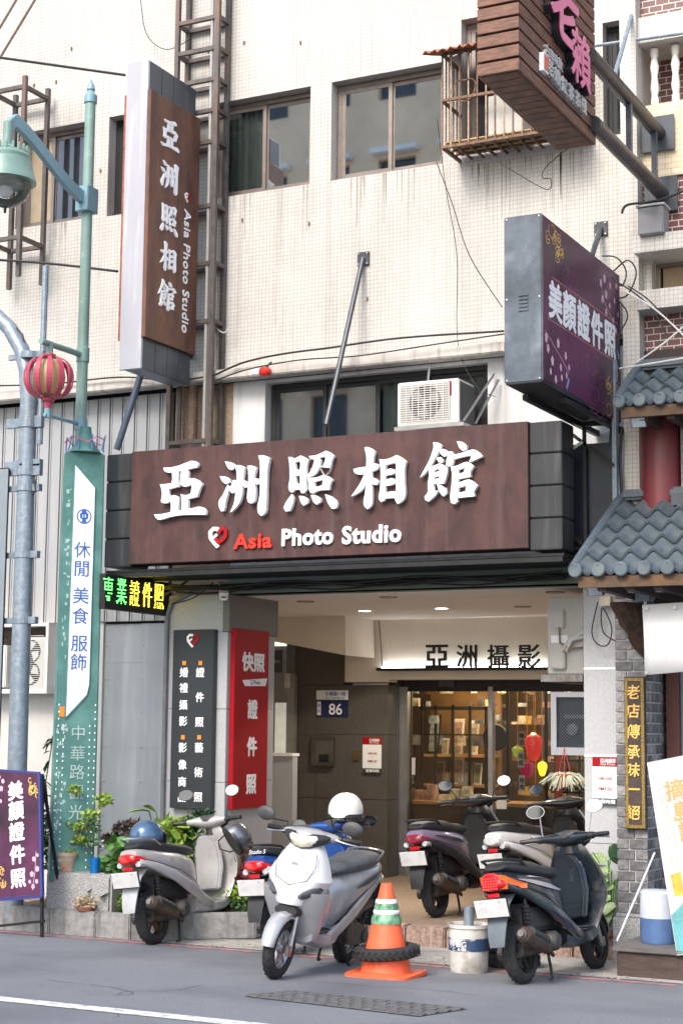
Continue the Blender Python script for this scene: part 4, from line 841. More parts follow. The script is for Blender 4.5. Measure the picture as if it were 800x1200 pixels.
rb = thing('red_service_board', 'bright red board with white vertical characters on the pier side', 'sign', (rx, (pA.y+pB.y)/2, rz0))
b = MB(); b.box(xp1+.001, rx, pA.y, pB.y, rz0, rz1); b.build('panel', redb, rb, bev=.003)
txt('快照', RX(297, 776), whitel, rb, xd=EY, w=(pB.y-pA.y)*.66, h=.17, ext=.003, off=.03)
q = [RX(284, 797), RX(313, 795), RX(311, 804), RX(287, 804)]; b = MB(); b.loft([q, [p_+Vector((.003, 0, 0)) for p_ in q]]); b.build('white_strip', white, rb); txt('Q Photo', RX(299, 800)+Vector((.004, 0, 0)), greyp, rb, xd=EY, w=.17, ext=.001, off=.01); 
for ch, v in (('證', 831), ('件', 875), ('照', 919)): txt(ch, RX(296-(v-831)*.02, v), whitel, rb, xd=EY, w=.175, h=.172, ext=.003, off=.03)
# ---- security camera
p = PY(262, 694, YF-.12); cc = thing('security_camera', 'white bullet security camera under the canopy above the slate board', 'camera', p)
ax = Vector((.35, -.55, -.5)).normalized(); b = MB(); sx = ax.cross(EZ).normalized(); b.obox(p, (ax, sx, sx.cross(ax)), (.085, .035, .035)); b.build('body', white, cc, bev=.01); b = MB(); b.obox(p+Vector((0, 0, .045))-ax*-.01, (ax, sx, sx.cross(ax)), (.095, .042, .004)); b.build('sun_shield', white, cc); b = MB(); b.lathe([(0, .0), (.022, 0), (.022, .01)], (0, 0, 0), 'z', 12); b.build('lens', blkp, cc, local=True).location = ax*.09
b = MB(); b.tube(p+Vector((-.0, .03, -.03)), (p.x-.03, YF, p.z-.06), .012, 8); b.build('bracket', white, cc)
# ---- red and white spotlight on the ledge
p = PY(305, 436, YF-.2); sp_ = thing('red_white_spotlight', 'small red and white spot lamp under the ledge', 'lamp', p)
b = MB(); b.lathe([(0, -.075), (.03, -.07), (.036, -.03), (.03, 0)], p, 'x', 14); b.build('white_head', white, sp_, smooth=True); b = MB(); b.lathe([(.03, 0), (.042, .02), (.04, .08), (.02, .1), (0, .1)], p, 'x', 14); b.build('red_head', mat('red_plastic', (.6, .03, .02), .3), sp_, smooth=True); b = MB(); b.tube(p+Vector((.05, 0, .03)), p+Vector((.05, .1, .1)), .01, 6); b.build('arm', blk, sp_)
# ================================================================ RIGHT-HAND NEIGHBOUR
YN = 12.3
nb = thing('brick_neighbour', 'neighbouring tea shop building with balustrade and maroon brick tiles at right', 'building', (-2.6, YN, 0))
xn0 = X_(733, 250, YN); xn1 = X_(752, 250, YN); XR2 = 0.5
b = MB(); b.box(xn0, xn1, YN-.12, YN+.3, 3.2, 11.5); b.build('corner_strip', tile_w, nb)
zn = lambda v, u=775: Z_(u, v, YN)
def slab(v0, v1, m, y, nm, x0=None, d=.2, x1=XR2): b = MB(); b.box(x0 or xn1+.001, x1, y, y+d, zn(v1), zn(v0)); return b.build(nm, m, nb)
slab(-150, 20, brick_m, YN+.02, 'brick_band'); slab(20, 50, tile_w, YN-.06, 'tile_band', d=.6); slab(50, 121, brick_m, YN+.35, 'balcony_back'); slab(121, 207, tile_t, YN, 'tan_band', d=.4)
slab(207, 284, brick_m, YN+.02, 'brick_band'); slab(284, 304, tile_w, YN-.25, 'window_hood', d=.5); slab(346, 368, tile_w, YN-.2, 'window_sill', d=.5); slab(368, 470, brick_m, YN+.02, 'brick_band')
slab(302, 348, dkgl, YN+.2, 'dark_pane', d=.02)
b = MB(); b.box(xn1+.001, X_(763, 320, YN), YN, YN+.3, zn(346), zn(304)); b.build('window_jamb', tile_w, nb)
b = MB()
for a, c in ((304, 308), (342, 346)): b.box(xn1+.03, XR2, YN+.12, YN+.16, zn(c), zn(a))
xx = X_(769, 320, YN+.1); b.box(xx-.03, xx+.02, YN+.125, YN+.155, zn(342), zn(308)); b.build('window_frame', alub, nb)
b = MB(); b.box(xx+.03, XR2, YN+.17, YN+.19, zn(344), zn(306)); b.build('tan_curtain', mat('tan_paper', (.36, .27, .18), .8, var=.15), nb)
for k in range(6):
    u = 766+k*24.5; x = X_(u, 85, YN+.05); h0, h1 = zn(119), zn(53); b = MB(); L = h1-h0
    b.lathe([(.032, 0), (.032, L*.12), (.022, L*.16), (.036, L*.3), (.024, L*.5), (.036, L*.68), (.022, L*.84), (.032, L*.88), (.032, L)], (x, YN+.06, h0), 'z', 12); b.build('baluster', mat('painted_plaster', (.7, .68, .63), .6, var=.06), nb, smooth=True, ang=60)
# ground floor: dark wall behind, brick pillar of single bricks
YB = 12.05
xb0 = X_(722, 900, YB); xb1 = X_(757.5, 900, YB)
zb0 = Z_(735, 1070, YB); zb1 = 3.15
mort = mat('mortar', (.62, .62, .62), .85, var=.1, scale=20); 
b = MB(); b.box(xb0+.008, xb1-.008, YB+.008, YB+.9, zb0, zb1); pil = b.build('pillar_core', mort, nb)
bks = [mat('pillar_brick_%s' % n, c, .7, var=.5, scale=14, bump=.4) for n, c in (('grey', (.19, .185, .19)), ('dark', (.12, .118, .124)), ('pale', (.29, .28, .285)))]
rowh = .0765; nr = int((zb1-zb0)/rowh); L = (xb1-xb0)
def brickset(w, dpt): return [meshof(MB().box(0, w, 0, dpt, 0, rowh-.012), 'brick', m, bev=.003) for m in bks]
w1 = L*.56; w2 = L*.44-.01; w3 = L*.36; w4 = L*.64-.01
sets = {k: brickset(k, .03) for k in (w1, w2, w3, w4)}
sd1 = [meshof(MB().box(0, .03, 0, .2, 0, rowh-.012), 'brick', m, bev=.003) for m in bks]; sd2 = [meshof(MB().box(0, .03, 0, .1, 0, rowh-.012), 'brick', m, bev=.003) for m in bks]
for r in range(nr):
    z = zb0+.004+r*rowh; pr = random.uniform(0, .005)
    if r % 2: ww = [(0, w1), (w1+.01, w2)]
    else: ww = [(0, w3), (w3+.01, w4)]
    for off, w in ww: inst(random.choice(sets[w]), 'brick', nb, (xb0+off, YB-.006-random.uniform(0, .006), z))
    y = YB+.032
    for ss in ((sd1, sd2, sd1) if r % 2 else (sd2, sd1, sd1)):
        dpt = .2 if ss is sd1 else .1; inst(random.choice(ss), 'brick', nb, (xb1-.03+random.uniform(0, .005), y, z)); y += dpt+.01
b = MB(); b.box(xb0-.03, xb1+.04, YB-.04, YB+.6, -.01, zb0-.03); b.build('granite_base', granite, nb, bev=.006); b = MB(); b.box(xb0-.015, xb1+.025, YB-.025, YB+.6, zb0-.03, zb0-.001); b.build('granite_cap', granite, nb, bev=.008)
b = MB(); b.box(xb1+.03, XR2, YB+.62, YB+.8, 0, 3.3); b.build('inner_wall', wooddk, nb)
b = MB(); xj = X_(783, 900, 12.5); b.box(xj, xj+.1, 12.45, 12.6, .2, 2.35); b.build('door_post', mat('red_wood', (.10, .03, .025), .5), nb); b = MB(); b.box(xj+.1, XR2, 12.5, 12.55, .2, 2.35); b.build('door_panel', mat('grey_blue_glass', (.2, .24, .32), .15), nb); b = MB(); b.box(xb1+.04, XR2, 12.4, 12.62, 2.352, 2.45); b.build('door_lintel', woodm, nb)
# wooden step
ya = PG(740, 1146).y
b = MB(); b.box(X_(727, 1130, ya+.1), XR2, ya, YB-.05, gz(ya)-.02, gz(ya)+.17); stp = tag(b.build('wooden_step', wooddk, bev=.01), 'dark wooden step in front of the tea shop at bottom right', 'step')
b = MB(); b.box(X_(727, 1130, ya+.1)-.02, XR2, ya-.03, YB-.045, gz(ya)+.172, gz(ya)+.21); b.build('tread', mat('grey_wood', (.12, .11, .11), .7, var=.3, stretch=(.3, 6, 1), scale=8, bump=.2), stp, bev=.006)
# red column + lower details of the upper storey
xc = (X_(745, 540, 12.1)+X_(793, 540, 12.1))/2; rc = (X_(793, 540, 12.1)-X_(745, 540, 12.1))/2
o = thing('red_column', 'round glossy dark red column between the two tiled roofs', 'column', (xc, 12.25, 3.1)); b = MB(); b.lathe([(rc, 3.1), (rc, 4.25)], (xc, 12.2, 0), 'z', 40); b.build('shaft', redcol, o, smooth=True)
b = MB(); b.box(X_(795, 540, 12.1), XR2, 12.15, 12.4, 3.1, 4.3); b.build('pebble_panel', mat('grey_pebble', (.3, .3, .3), .8, var=.6, scale=90), nb); b = MB(); b.box(X_(790, 592, 12.0), XR2, 11.9, 12.15, Z_(795, 596, 12.1), Z_(795, 582, 12.1)); b.build('sill_ledge', dkpan, nb)
b = MB(); b.box(X_(738, 540, 12.25), X_(745, 540, 12.25), 12.25, 12.4, 3.2, 4.5); b.build('tile_strip', tile_w, nb)
b = MB(); b.box(xn0+.02, XR2, 12.3, 12.5, 2.4, 4.6); b.build('dark_wall', mat('dark_brown_wall', (.05, .035, .03), .8), nb)  # plain dark brown wall behind the column and roofs
# ---- tiled roofs, every pantile a part
def tiled_roof(lb, xl_, x_end, ye, ze, yr_, zr_, rows, pit, ncol):
    o = thing('tiled_roof', lb, 'roof', (xl_, ye, ze), 'small grey-blue tiled roofs of the tea shop')
    sl = Vector((0, yr_-ye, zr_-ze)); Ls = sl.length; sd_ = sl.normalized(); nn = Vector((0, -sd_.z, sd_.y)); rl = Ls/rows
    def row(dx):
        b = MB(); n = 10; R1 = []; R2 = []; 
        for k in range(n+1):
            x = pit*k/n; hgt = .030*math.cos(2*math.pi*k/n)+.0; R1.append(Vector((x, 0, 0))+nn*(hgt+.028)); R2.append(Vector((x, 0, 0))+sd_*(rl+.05)+nn*(hgt-.008))
        th = nn*-.022
        for k in range(n):
            b.quad(R1[k], R1[k+1], R2[k+1], R2[k]); b.quad(R1[k]+th, R1[k+1]+th, R1[k+1], R1[k]); b.quad(R1[k]+th, R1[k+1]+th, R2[k+1]+th, R2[k]+th)
        b.quad(R1[0], R2[0], R2[0]+th, R1[0]+th); b.quad(R1[n], R2[n], R2[n]+th, R1[n]+th)
        return meshof(b, 'roof_tile', rooft, smooth=True)
    tm = row(0)
    for r in range(rows):
        for c in range(ncol): inst(tm, 'roof_tile', o, (xl_+.02+c*pit, ye+sd_.y*rl*r, ze+sd_.z*rl*r+random.uniform(0, .003)))
    for c in range(ncol+1):
        b = MB(); cx_ = xl_+.02+c*pit; b.lathe([(0, -.02), (.042, -.02), (.05, -.012), (.05, .05)], (cx_, ye-.005, ze+.018), 'y', 18); b.build('end_cap', rooft, o, smooth=True)
    b = MB(); b.path([Vector((xl_, ye-.01, ze+.03)), Vector((xl_, yr_, zr_+.05))], .035, 10); b.build('verge_tile', rooft, o, smooth=True)
    b = MB(); b.box(xl_+.03, x_end, ye+.02, ye+.06, ze-.10, ze-.02); b.build('eave_board', mat('weathered_brown_wood', (.075, .042, .022), .7, var=.5, scale=9, col2=(.14, .075, .035), dirt=((.06, .04, .03), 5, .5, .7)), o)
    b = MB(); vs = [Vector((xl_+.02, ye+.06, ze-.03)), Vector((x_end, ye+.06, ze-.03)), Vector((x_end, yr_, zr_-.03)), Vector((xl_+.02, yr_, zr_-.03))]; b.loft([vs, [v-Vector((0, 0, .03)) for v in vs]]); b.build('roof_deck', wooddk, o)
    for k in range(int((x_end-xl_)/.2)):
        b = MB(); x = xl_+.18+k*.2; b.box(x-.03, x+.03, ye+.07, yr_, ze-.12, ze-.062); b.build('rafter', wooddk, o)
    b = MB(); b.box(xl_-.0, x_end, yr_-.04, yr_+.08, zr_+.02, zr_+.10); b.build('ridge_cap', rooft, o, bev=.02)
    return o
YE_ = 11.0; a = PY(671, 672, YE_); r_ = PY(724, 590, 12.12)
pitch_ = (X_(787, 668, YE_)-X_(679, 669, YE_))/4
tiled_roof('large lower tiled roof over the tea shop entrance', a.x, a.x+pitch_*8, YE_, a.z-.0, 12.12, r_.z, 5, pitch_, 8)
a2 = PY(722, 474, 11.6); r2_ = PY(745, 438, 12.15); tiled_roof('smaller upper tiled roof above the red column', a2.x, a2.x+pitch_*7, 11.6, a2.z, 12.15, r2_.z, 3, pitch_*.93, 7)
# floodlights
for (u, v, Y, lb) in ((697, 690, 11.3, 'small black floodlight under the lower roof'), (748, 493, 11.7, 'small black floodlight under the upper roof')):
    p = PY(u, v, Y); o = thing('floodlight', lb, 'floodlight', p, 'floodlights under the eaves'); t = Vector((0, -.8, -.6)).normalized(); x_ = EX; b = MB(); b.obox(p, (x_, t, x_.cross(t)), (.06, .02, .05)); b.build('housing', dkpan, o, bev=.006); b = MB(); b.obox(p+t*.022, (x_, t, x_.cross(t)), (.05, .002, .04)); b.build('glass', mat('floodlight_glass', (.45, .5, .55), .1), o); b = MB(); b.box(p.x-.05, p.x+.05, Y-.01, Y+.01, p.z+.05, p.z+.10); b.build('bracket', blk, o)
# vertical wooden couplet board
cp = thing('couplet_board', 'narrow black and gold wooden board with gold vertical calligraphy on the brick pillar', 'sign', PY(743, 972, YB-.05))
Yc = YB-.06; cx0, cx1 = X_(731.2, 880, Yc), X_(755.5, 880, Yc); cz1, cz0 = Z_(743, 793, Yc), Z_(743, 972, Yc)
b = MB(); b.box(cx0, cx1, Yc, YB-.02, cz0, cz1); b.build('board', wooddk, cp, bev=.004); f = MB()
gp = mat('gold_patterned_border', (.06, .04, .02), .4, .3, var=.9, scale=130, col2=(.55, .38, .10))
f.box(cx0+.006, cx0+.028, Yc-.006, Yc-.0005, cz0+.01, cz1-.01); f.box(cx1-.028, cx1-.006, Yc-.006, Yc-.0005, cz0+.01, cz1-.01); f.box(cx0+.03, cx1-.03, Yc-.0055, Yc-.0005, cz1-.032, cz1-.01); f.box(cx0+.03, cx1-.03, Yc-.0055, Yc-.0005, cz0+.01, cz0+.032); f.build('gold_border', gp, cp, kind='stuff')
for ch, v in zip('老店傳承味一絕', (811, 833, 857, 881, 902, 925, 952)): txt(ch, PY(740.5, v, Yc-.001), gold, cp, em=.11, ext=.004, off=.014, shear=.12)
# canvas, fluorescent tube, carved bracket, socket
b = MB(); Yv = 11.3; n = 16; pts = [PY(752+k*6, 709-k*.4, Yv)+Vector((0, .0015*math.sin(k*.7), 0)) for k in range(n+1)]; lo = [PY(755+k*6, 791-k*.5, Yv)+Vector((0, .004*math.sin(k*.4+1), 0)) for k in range(n+1)]
mid = [(pts[k]+lo[k])/2+Vector((0, .012+.002*math.sin(k*.5), 0)) for k in range(n+1)]
for k in range(n):
    b.quad(pts[k], pts[k+1], mid[k+1], mid[k]); b.quad(mid[k], mid[k+1], lo[k+1], lo[k])
cv = tag(b.build('canvas_banner', cloth, smooth=True), 'plain white canvas sheet hanging under the lower roof', 'banner'); md = cv.modifiers.new('s', 'SOLIDIFY'); md.thickness = .004
b = MB()
for u, v in ((757, 713), (757, 788), (790, 712)): b.lathe([(.006, 0), (.014, -.001), (.014, -.005), (.006, -.005)], PY(u, v, Yv-.02), 'y', 10)
b.build('eyelets', alu, cv, kind='stuff')
p = PY(753, 696, 11.6); o = thing('tube_lamp', 'thin white tube lamp on a pole under the lower roof', 'lamp', p); b = MB(); b.box(X_(722, 690, 11.6), X_(786, 690, 11.6), 11.58, 11.62, p.z+.01, p.z+.03); b.build('tube', white, o); b = MB(); b.box(p.x-.05, p.x+.05, 11.57, 11.63, p.z-.05, p.z+.008); b.build('fitting', galv, o); b = MB(); b.tube((p.x, 11.65, p.z-.05), (p.x+.0, 11.65, 1.9+.35), .012, 8); b.build('pole', whitep, o)
p = PY(734, 735, 11.9); b = MB(); rd = random.Random(2); rings = []
for i in range(9):
    t = i/8; w = .1*(1-t)**.6+.015; d_ = .30*(1-t)**.8+.03; z = p.z+.17-t*.42; rings.append([Vector((p.x+.01+t*.12+w*math.cos(a_)*(1+.2*rd.uniform(-1, 1)), 12.0-d_/2+d_/2*math.sin(a_)*(1+.15*rd.uniform(-1, 1)), z)) for a_ in [2*math.pi*k/10 for k in range(10)]])
b.loft(rings); tag(b.build('carved_bracket', mat('carved_wood', (.07, .035, .02), .6, var=.6, scale=25, bump=.8), smooth=True), 'dark carved wooden bracket under the lower roof against the brick pillar', 'bracket')
b = MB(); b.box(X_(707, 707, YF), X_(719, 707, YF), 12.3, 12.36, Z_(712, 711, YF), Z_(712, 700, YF)); tag(b.build('junction_box', mat('beige_plastic', (.5, .45, .35), .5)), 'small beige junction box at the top of the grey column', 'box')
p = PY(766, 262, 12.1); b = MB(); b.box(p.x-.10, p.x+.10, 12.0, 12.16, p.z-.11, p.z+.11); o = tag(b.build('meter_box', mat('box_grey', (.2, .2, .21), .5, .2), bev=.01), 'grey metal box fixed under the end of the lower mounting tube', 'box'); b = MB(); b.box(p.x-.11, p.x+.11, 11.99, 12.17, p.z+.111, p.z+.125); b.build('lid', acg, o)
# ================================================================ STREET LAMP WITH BANNER BASE
YLp = 11.35
pt, pb2 = PY(104.5, 100, YLp), PY(97, 510, YLp); xl2 = (pt.x+pb2.x)/2
lp = thing('street_lamp', 'green street lamp with curved blue-green arm and glass lamp head', 'street lamp', (xl2, YLp, 3.9))
zt2 = pt.z
b = MB(); b.lathe([(.047, 3.9), (.045, zt2-.16)], (xl2, YLp, 0), 'z', 18); b.build('pole', greenp, lp, smooth=True)
b = MB(); b.lathe([(.046, zt2-.17), (.056, zt2-.165), (.056, zt2-.10), (.046, zt2-.09), (.03, zt2-.06), (.038, zt2-.045), (.03, zt2-.01), (0, zt2+.06)], (xl2, YLp, 0), 'z', 18); b.build('finial', tealp, lp, smooth=True)
za = Z_(103, 234, YLp)
b = MB(); b.box(xl2-.065, xl2+.065, YLp-.09, YLp+.07, za-.12, za+.10); b.build('arm_bracket', tealp, lp, bev=.006)
# arm sweeps out over the road
yh = YLp-1.1
pts = []
for k in range(13):
    t = k/12; y = YLp-.05-(YLp-.05-yh)*t; z = za+.0+.40*math.sin(t*1.35)**1.6*1.0 - (.0 if t < .92 else (t-.92)*1.2); pts.append((y, z))
b = MB(); rings = [[Vector((xl2+dx, y, z+dz)) for dx, dz in ((-.025, -.06), (.025, -.06), (.025, .05), (-.025, .05))] for y, z in pts]; b.loft(rings); b.build('arm', tealp, lp, bev=.003)
hz = pts[-1][1]
b = MB(); b.lathe([(.04, hz+.03), (.04, hz-.16), (.06, hz-.18), (.03, hz-.2)], (xl2, yh, 0), 'z', 14); b.build('lamp_neck', greenp, lp, smooth=True)
h0 = hz-.2
b = MB(); b.lathe([(.03, h0+.02), (.10, h0), (.17, h0-.03), (.19, h0-.06), (.185, h0-.09), (.20, h0-.10), (.205, h0-.14), (.215, h0-.2), (.235, h0-.24), (.24, h0-.27), (.20, h0-.275)], (xl2, yh, 0), 'z', 32); hd = b.build('lamp_head', greenp, lp, smooth=True)
b = MB()
for k in range(20): a = 2*math.pi*k/20; b.lathe([(0, h0+.035), (.013, h0+.01), (.012, h0-.035)], (xl2+.165*math.cos(a), yh+.165*math.sin(a), 0), 'z', 6)
b.build('crown_ornament', greenp, hd, kind='stuff')
b = MB(); b.lathe([(.2, h0-.272), (.195, h0-.33), (.16, h0-.40), (.10, h0-.45), (.03, h0-.475), (0, h0-.48)], (xl2, yh, 0), 'z', 28, cap=False); b.build('glass_bowl', glassmat('lamp_glass', (.95, .96, .97), .1, .8), lp, smooth=True)
b = MB(); b.lathe([(0, h0-.475), (.012, h0-.485), (.01, h0-.52), (0, h0-.525)], (xl2, yh, 0), 'z', 10); b.build('bowl_knob', blk, lp); b = MB(); b.lathe([(0, h0-.3), (.05, h0-.31), (.06, h0-.35), (.03, h0-.39), (0, h0-.4)], (xl2, yh, 0), 'z', 12); b.build('bulb', white, lp, smooth=True)
# lantern arms and lantern
zA, zB = Z_(100, 416, YLp), Z_(100, 497, YLp)
yl = YLp-.50
b = MB(); b.tube((xl2, YLp, zA), (xl2, yl-.08, zA), .026, 12); b.lathe([(.056, zA-.06), (.056, zA+.06)], (xl2, YLp, 0), 'z', 16); b.tube((xl2, yl+.04, zA), (xl2, yl+.04, zA-.13), .03, 10); b.build('upper_lantern_arm', greenp, lp, smooth=True)
b = MB(); b.tube((xl2, YLp, zB), (xl2, yl, zB), .015, 10); b.lathe([(.054, zB-.05), (.054, zB+.05)], (xl2, YLp, 0), 'z', 16); b.build('lower_lantern_arm', tealp, lp, smooth=True)
yl += .04
lc = Vector((xl2, yl, (zA+zB)/2+.015)); ln = thing('ribbed_lantern', 'pink ribbed street lantern with a cream globe hanging from the green pole', 'lantern', lc)
pk = mat('lantern_pink', (.38, .05, .09), .45, var=.12)
b = MB(); b.lathe([(0, -.155), (.08, -.14), (.125, -.08), (.138, 0), (.125, .08), (.08, .14), (0, .155)], lc, 'z', 24); b.build('globe', mat('cream_globe', (.52, .37, .18), .4, var=.08), ln, smooth=True)
for k in range(12):
    a = 2*math.pi*k/12+.15; ca, sa = math.cos(a), math.sin(a); b = MB(); rings = []; wv = .05
    for j in range(15):
        t = -1.45+2.9*j/14; r = .04+.158*math.cos(t)**.8 if abs(t) < 1.44 else .045; z = .172*math.sin(t); c = lc+Vector((ca*r, sa*r, z)); s_ = Vector((-sa, ca, 0)); o_ = Vector((ca*.006, sa*.006, 0)); wj = wv*(.25+.75*math.cos(t))
        rings.append([c-s_*wj/2-o_, c+s_*wj/2-o_, c+s_*wj/2+o_, c-s_*wj/2+o_])
    b.loft(rings); b.build('rib', pk, ln)
for z in (-.20, .172): b = MB(); b.lathe([(0, z), (.05, z), (.055, z+.012), (.05, z+.025), (0, z+.025)], lc, 'z', 20); b.build('rim', pk, ln, smooth=True)
b = MB(); b.lathe([(.03, -.255), (.035, -.2), (0, -.2)], lc, 'z', 12); b.build('socket', pk, ln); b = MB(); b.lathe([(.028, -.33), (.028, -.255), (0, -.255)], lc, 'z', 12); b.build('foot_tube', tealp, ln)
# green banner pillar
gb = thing('street_name_pillar', 'tall green metal pillar with white panel of blue characters under the street lamp', 'sign', (xl2, YLp, 0))
pT = PY(99.5, 531, YLp); pB_ = PY(83, 1022, YLp); ang = R_(48); gx = Vector((math.cos(ang), math.sin(ang), 0)); gn = Vector((math.sin(ang), -math.cos(ang), 0))
gh = pT.z; cxm = (pT+pB_)/2
GA, GB = Vector((pB_.x, YLp, pB_.z)), Vector((pT.x, YLp, pT.z))
wd_ = .165
def GP(s, t, k=0): return GA+(GB-GA)*t+gx*(wd_*(1+.1*(1-t)))*s*1.0+gn*(.05+k)
b = MB(); b.loft([[GP(-1, t, 0), GP(1, t, 0), GP(1, t, -.1), GP(-1, t, -.1)] for t in (-.02, 1)]); b.build('casing', greens, gb, bev=.012)
b = MB(); pp = [(-.55, .97), (.52, .915), (.52, .44), (.42, .415), (-.55, .36)]; q = [GP(s, t, .004) for s, t in pp]; b.loft([q, [p_+gn*.006 for p_ in q]]); b.build('white_panel', white, gb)
b = MB(); 
for a, c in zip(pp, pp[1:]+pp[:1]): b.bar(GP(*a, .006), GP(*c, .006), .010)
b.build('panel_rim', greens, gb)
lgc = GP(0, .843, .011)
shape2d([[(math.cos(a)*.062, math.sin(a)*.062) for a in [2*math.pi*k/20 for k in range(20)]], [(math.cos(a)*.053, math.sin(a)*.053) for a in [2*math.pi*k/20 for k in range(20)]]], lambda a, c, d: lgc+gx*a+EZ*c+gn*d, .002, 'logo_ring', bluel, gb)
shape2d([[(-.02, .05), (.012, .052), (.02, .035), (.036, .02), (.03, -.02), (.012, -.028), (.02, -.05), (-.022, -.05), (-.012, -.028), (-.034, -.015), (-.036, .02), (-.02, .03)], [(-.015, .015), (-.005, .018), (-.008, -.012), (-.018, -.01)], [(.005, .018), (.016, .015), (.016, -.008), (.006, -.012)]], lambda a, c, d: lgc+gx*a+EZ*c+gn*d, .002, 'logo_figure', bluel, gb)
for ch, t in zip('休閒美食服飾', (.762, .717, .652, .603, .538, .493)): txt(ch, GP(-.03, t, .011), bluel, gb, xd=gx, em=.145, ext=.002, off=.0)
whs = mat('faded_white_print', (.38, .5, .48), .6, var=.2, scale=20)
for ch, t in zip('中華路觀光', (.326, .278, .234, .187, .14)): txt(ch, GP(.08, t, .002), whs, gb, xd=gx, em=.13, ext=.002)
b = MB()
for i in range(24):
    for s in (-.88, -.62, .6, .84):
        t = .012+i*.0165
        if s in (-.62, .6) and i > 20: continue
        c = GP(s, t, .001); b.lathe([(0, 0), (.009, 0), (.009, .003)], c, 'y', 6)
b.build('white_studs', white, gb, kind='stuff')
b = MB(); rd = random.Random(4)
for i in range(70):
    t = rd.uniform(.1, .36) if i < 40 else rd.uniform(.5, .92); s = rd.uniform(-.95, -.45) if i < 40 else rd.uniform(-.86, -.62); c = GP(s, t, .0015); L_ = rd.uniform(.01, .035)
    b.obox(c, (gx, EZ, gn), (rd.uniform(.003, .012), L_/2, .0008))
b.build('peeled_paint', whs, gb, kind='stuff')
tag_ = MB(); tag_.obox(GP(-.72, .375, .003), (gx, EZ, gn), (.02, .04, .002)); tag_.build('orange_tag', orsq, gb)
b = MB(); c0 = (GB+Vector((0, 0, .0))); b.lathe([(.14, 0), (.10, .05), (.06, .12), (.05, .22)], c0, 'z', 16); b.build('collar', greens, gb, smooth=True)
b = MB()
for i in range(9):
    a = 2*math.pi*i/9; p0 = c0+Vector((.17*math.cos(a), .13*math.sin(a), .01)); b.tube(p0, p0+Vector((.02*math.cos(a*3), .02, .13)), .006, 6)
b.build('wire_crown', mat('blue_wire', (.08, .15, .4), .5), gb, kind='stuff'); b = MB(); b.path([c0+Vector((.18*math.cos(2*math.pi*i/14), .14*math.sin(2*math.pi*i/14), .10+.03*math.sin(i*2))) for i in range(15)], .005, 6, cap=False); b.build('pink_wire', mat('pink_wire', (.5, .12, .2), .5), gb)
# ================================================================ GALVANISED POLE AT LEFT
YGp = 11.2
g0, g1 = PG(8, 1085), None
pts = [PY(u, v, YGp) for u, v in ((6, 1095), (9, 900), (22, 620), (33, 470), (31, 425), (22, 400), (5, 378), (-25, 355))]
pts[0] = Vector((pts[1].x*1.0-.02, YGp, gz(YGp))); 
for k in range(1, 4): pts[k].x = pts[0].x+(k-1)*.004
dx = pts[3].x-PY(33, 470, YGp).x
gp_ = thing('galvanised_pole', 'thick galvanised lamp pole bending left at the top with clamps', 'pole', (pts[0].x, YGp, gz(YGp)))
pts = [PY(15.5, 1075, YGp), PY(23.5, 800, YGp)]+[PY(u, v, YGp) for u, v in ((34, 470), (32, 435), (26, 410), (12, 385), (-8, 366), (-40, 345))]
b = MB(); b.path(pts, [.084, .08, .072, .07, .068, .066, .064, .06], 16); b.build('shaft', galv, gp_, smooth=True, ang=60)
PXt, PXb = pts[2], pts[1]; xgf = lambda z: PXb.x+(PXt.x-PXb.x)*(z-PXb.z)/(PXt.z-PXb.z); xg_ = xgf(3.4)
b = MB(); xx = PY(46.5, 480, YGp).x; b.path([(xx, YGp+.02, Z_(46, 520, YGp)), (xx, YGp+.02, Z_(46, 312, YGp))], .027, 10); b.build('thin_pipe', galv, gp_, smooth=True)
for v in (417+0, 495, 551, 572, 650, 727, 543):
    z = Z_(34, v, YGp); xg_ = xgf(z); b = MB(); hh = .03 if v not in (495, 551) else .05; b.lathe([(.083, z-hh), (.083, z+hh)], (xg_, YGp, 0), 'z', 18); b.box(xg_+.07, xg_+.15, YGp-.02, YGp+.03, z-hh, z+hh); b.box(xg_-.22, xg_-.07, YGp-.015, YGp+.02, z-hh*.8, z+hh*.8); b.build('clamp', galv, gp_, bev=.003)
b = MB(); b.box(X_(-18, 650, YGp), X_(12, 650, YGp), YGp-.05, YGp-.03, Z_(10, 895, YGp), Z_(10, 549, YGp)); b.build('sign_back', mat('sign_back_grey', (.22, .25, .28), .5, .2, var=.06), gp_, bev=.01)
b = MB(); b.path([PY(u, v, YGp-.02) for u, v in ((20, 384), (27, 392), (30, 410), (29, 418))], .006, 6); b.path([PY(u, v, YGp-.08) for u, v in ((37, 560), (41, 562), (42, 575), (38, 580))], .008, 6); b.build('loose_cable', cable, gp_)
# ================================================================ LADDER TRUSSES ON THE WALL
def truss(lb, us, vtop, vbot, Y0, Y1, rungs, grp='steel ladder frames on the tiled wall'):
    xa, xb = us; zt_, zb2 = vtop, vbot
    o = thing('ladder_frame', lb, 'ladder frame', (xa, Y1, zb2), grp); m = mat('brown_angle_steel', (.10, .085, .08), .55, .3, var=.3, scale=10, streak=(.2, .11, .07))
    for x in (xa, xb):
        for y in (Y0, Y1): b = MB(); b.box(x-.02, x+.02, y-.02, y+.02, zb2, zt_); b.build('upright', m, o)
    for z in rungs:
        for y in (Y0, Y1): b = MB(); b.box(xa+.021, xb-.021, y-.018, y+.018, z-.018, z+.018); b.build('rung', m, o)
        for x in (xa, xb): b = MB(); b.box(x-.018, x+.018, Y0+.021, Y1-.021, z-.018, z+.018); b.build('rung', m, o)
    return o
xq0, xq1 = X_(209, 60, 11.95), X_(231, 60, 11.95)
zrs = [Z_(225, v, 12.1) for v in (20, 92, 165, 240, 375)]
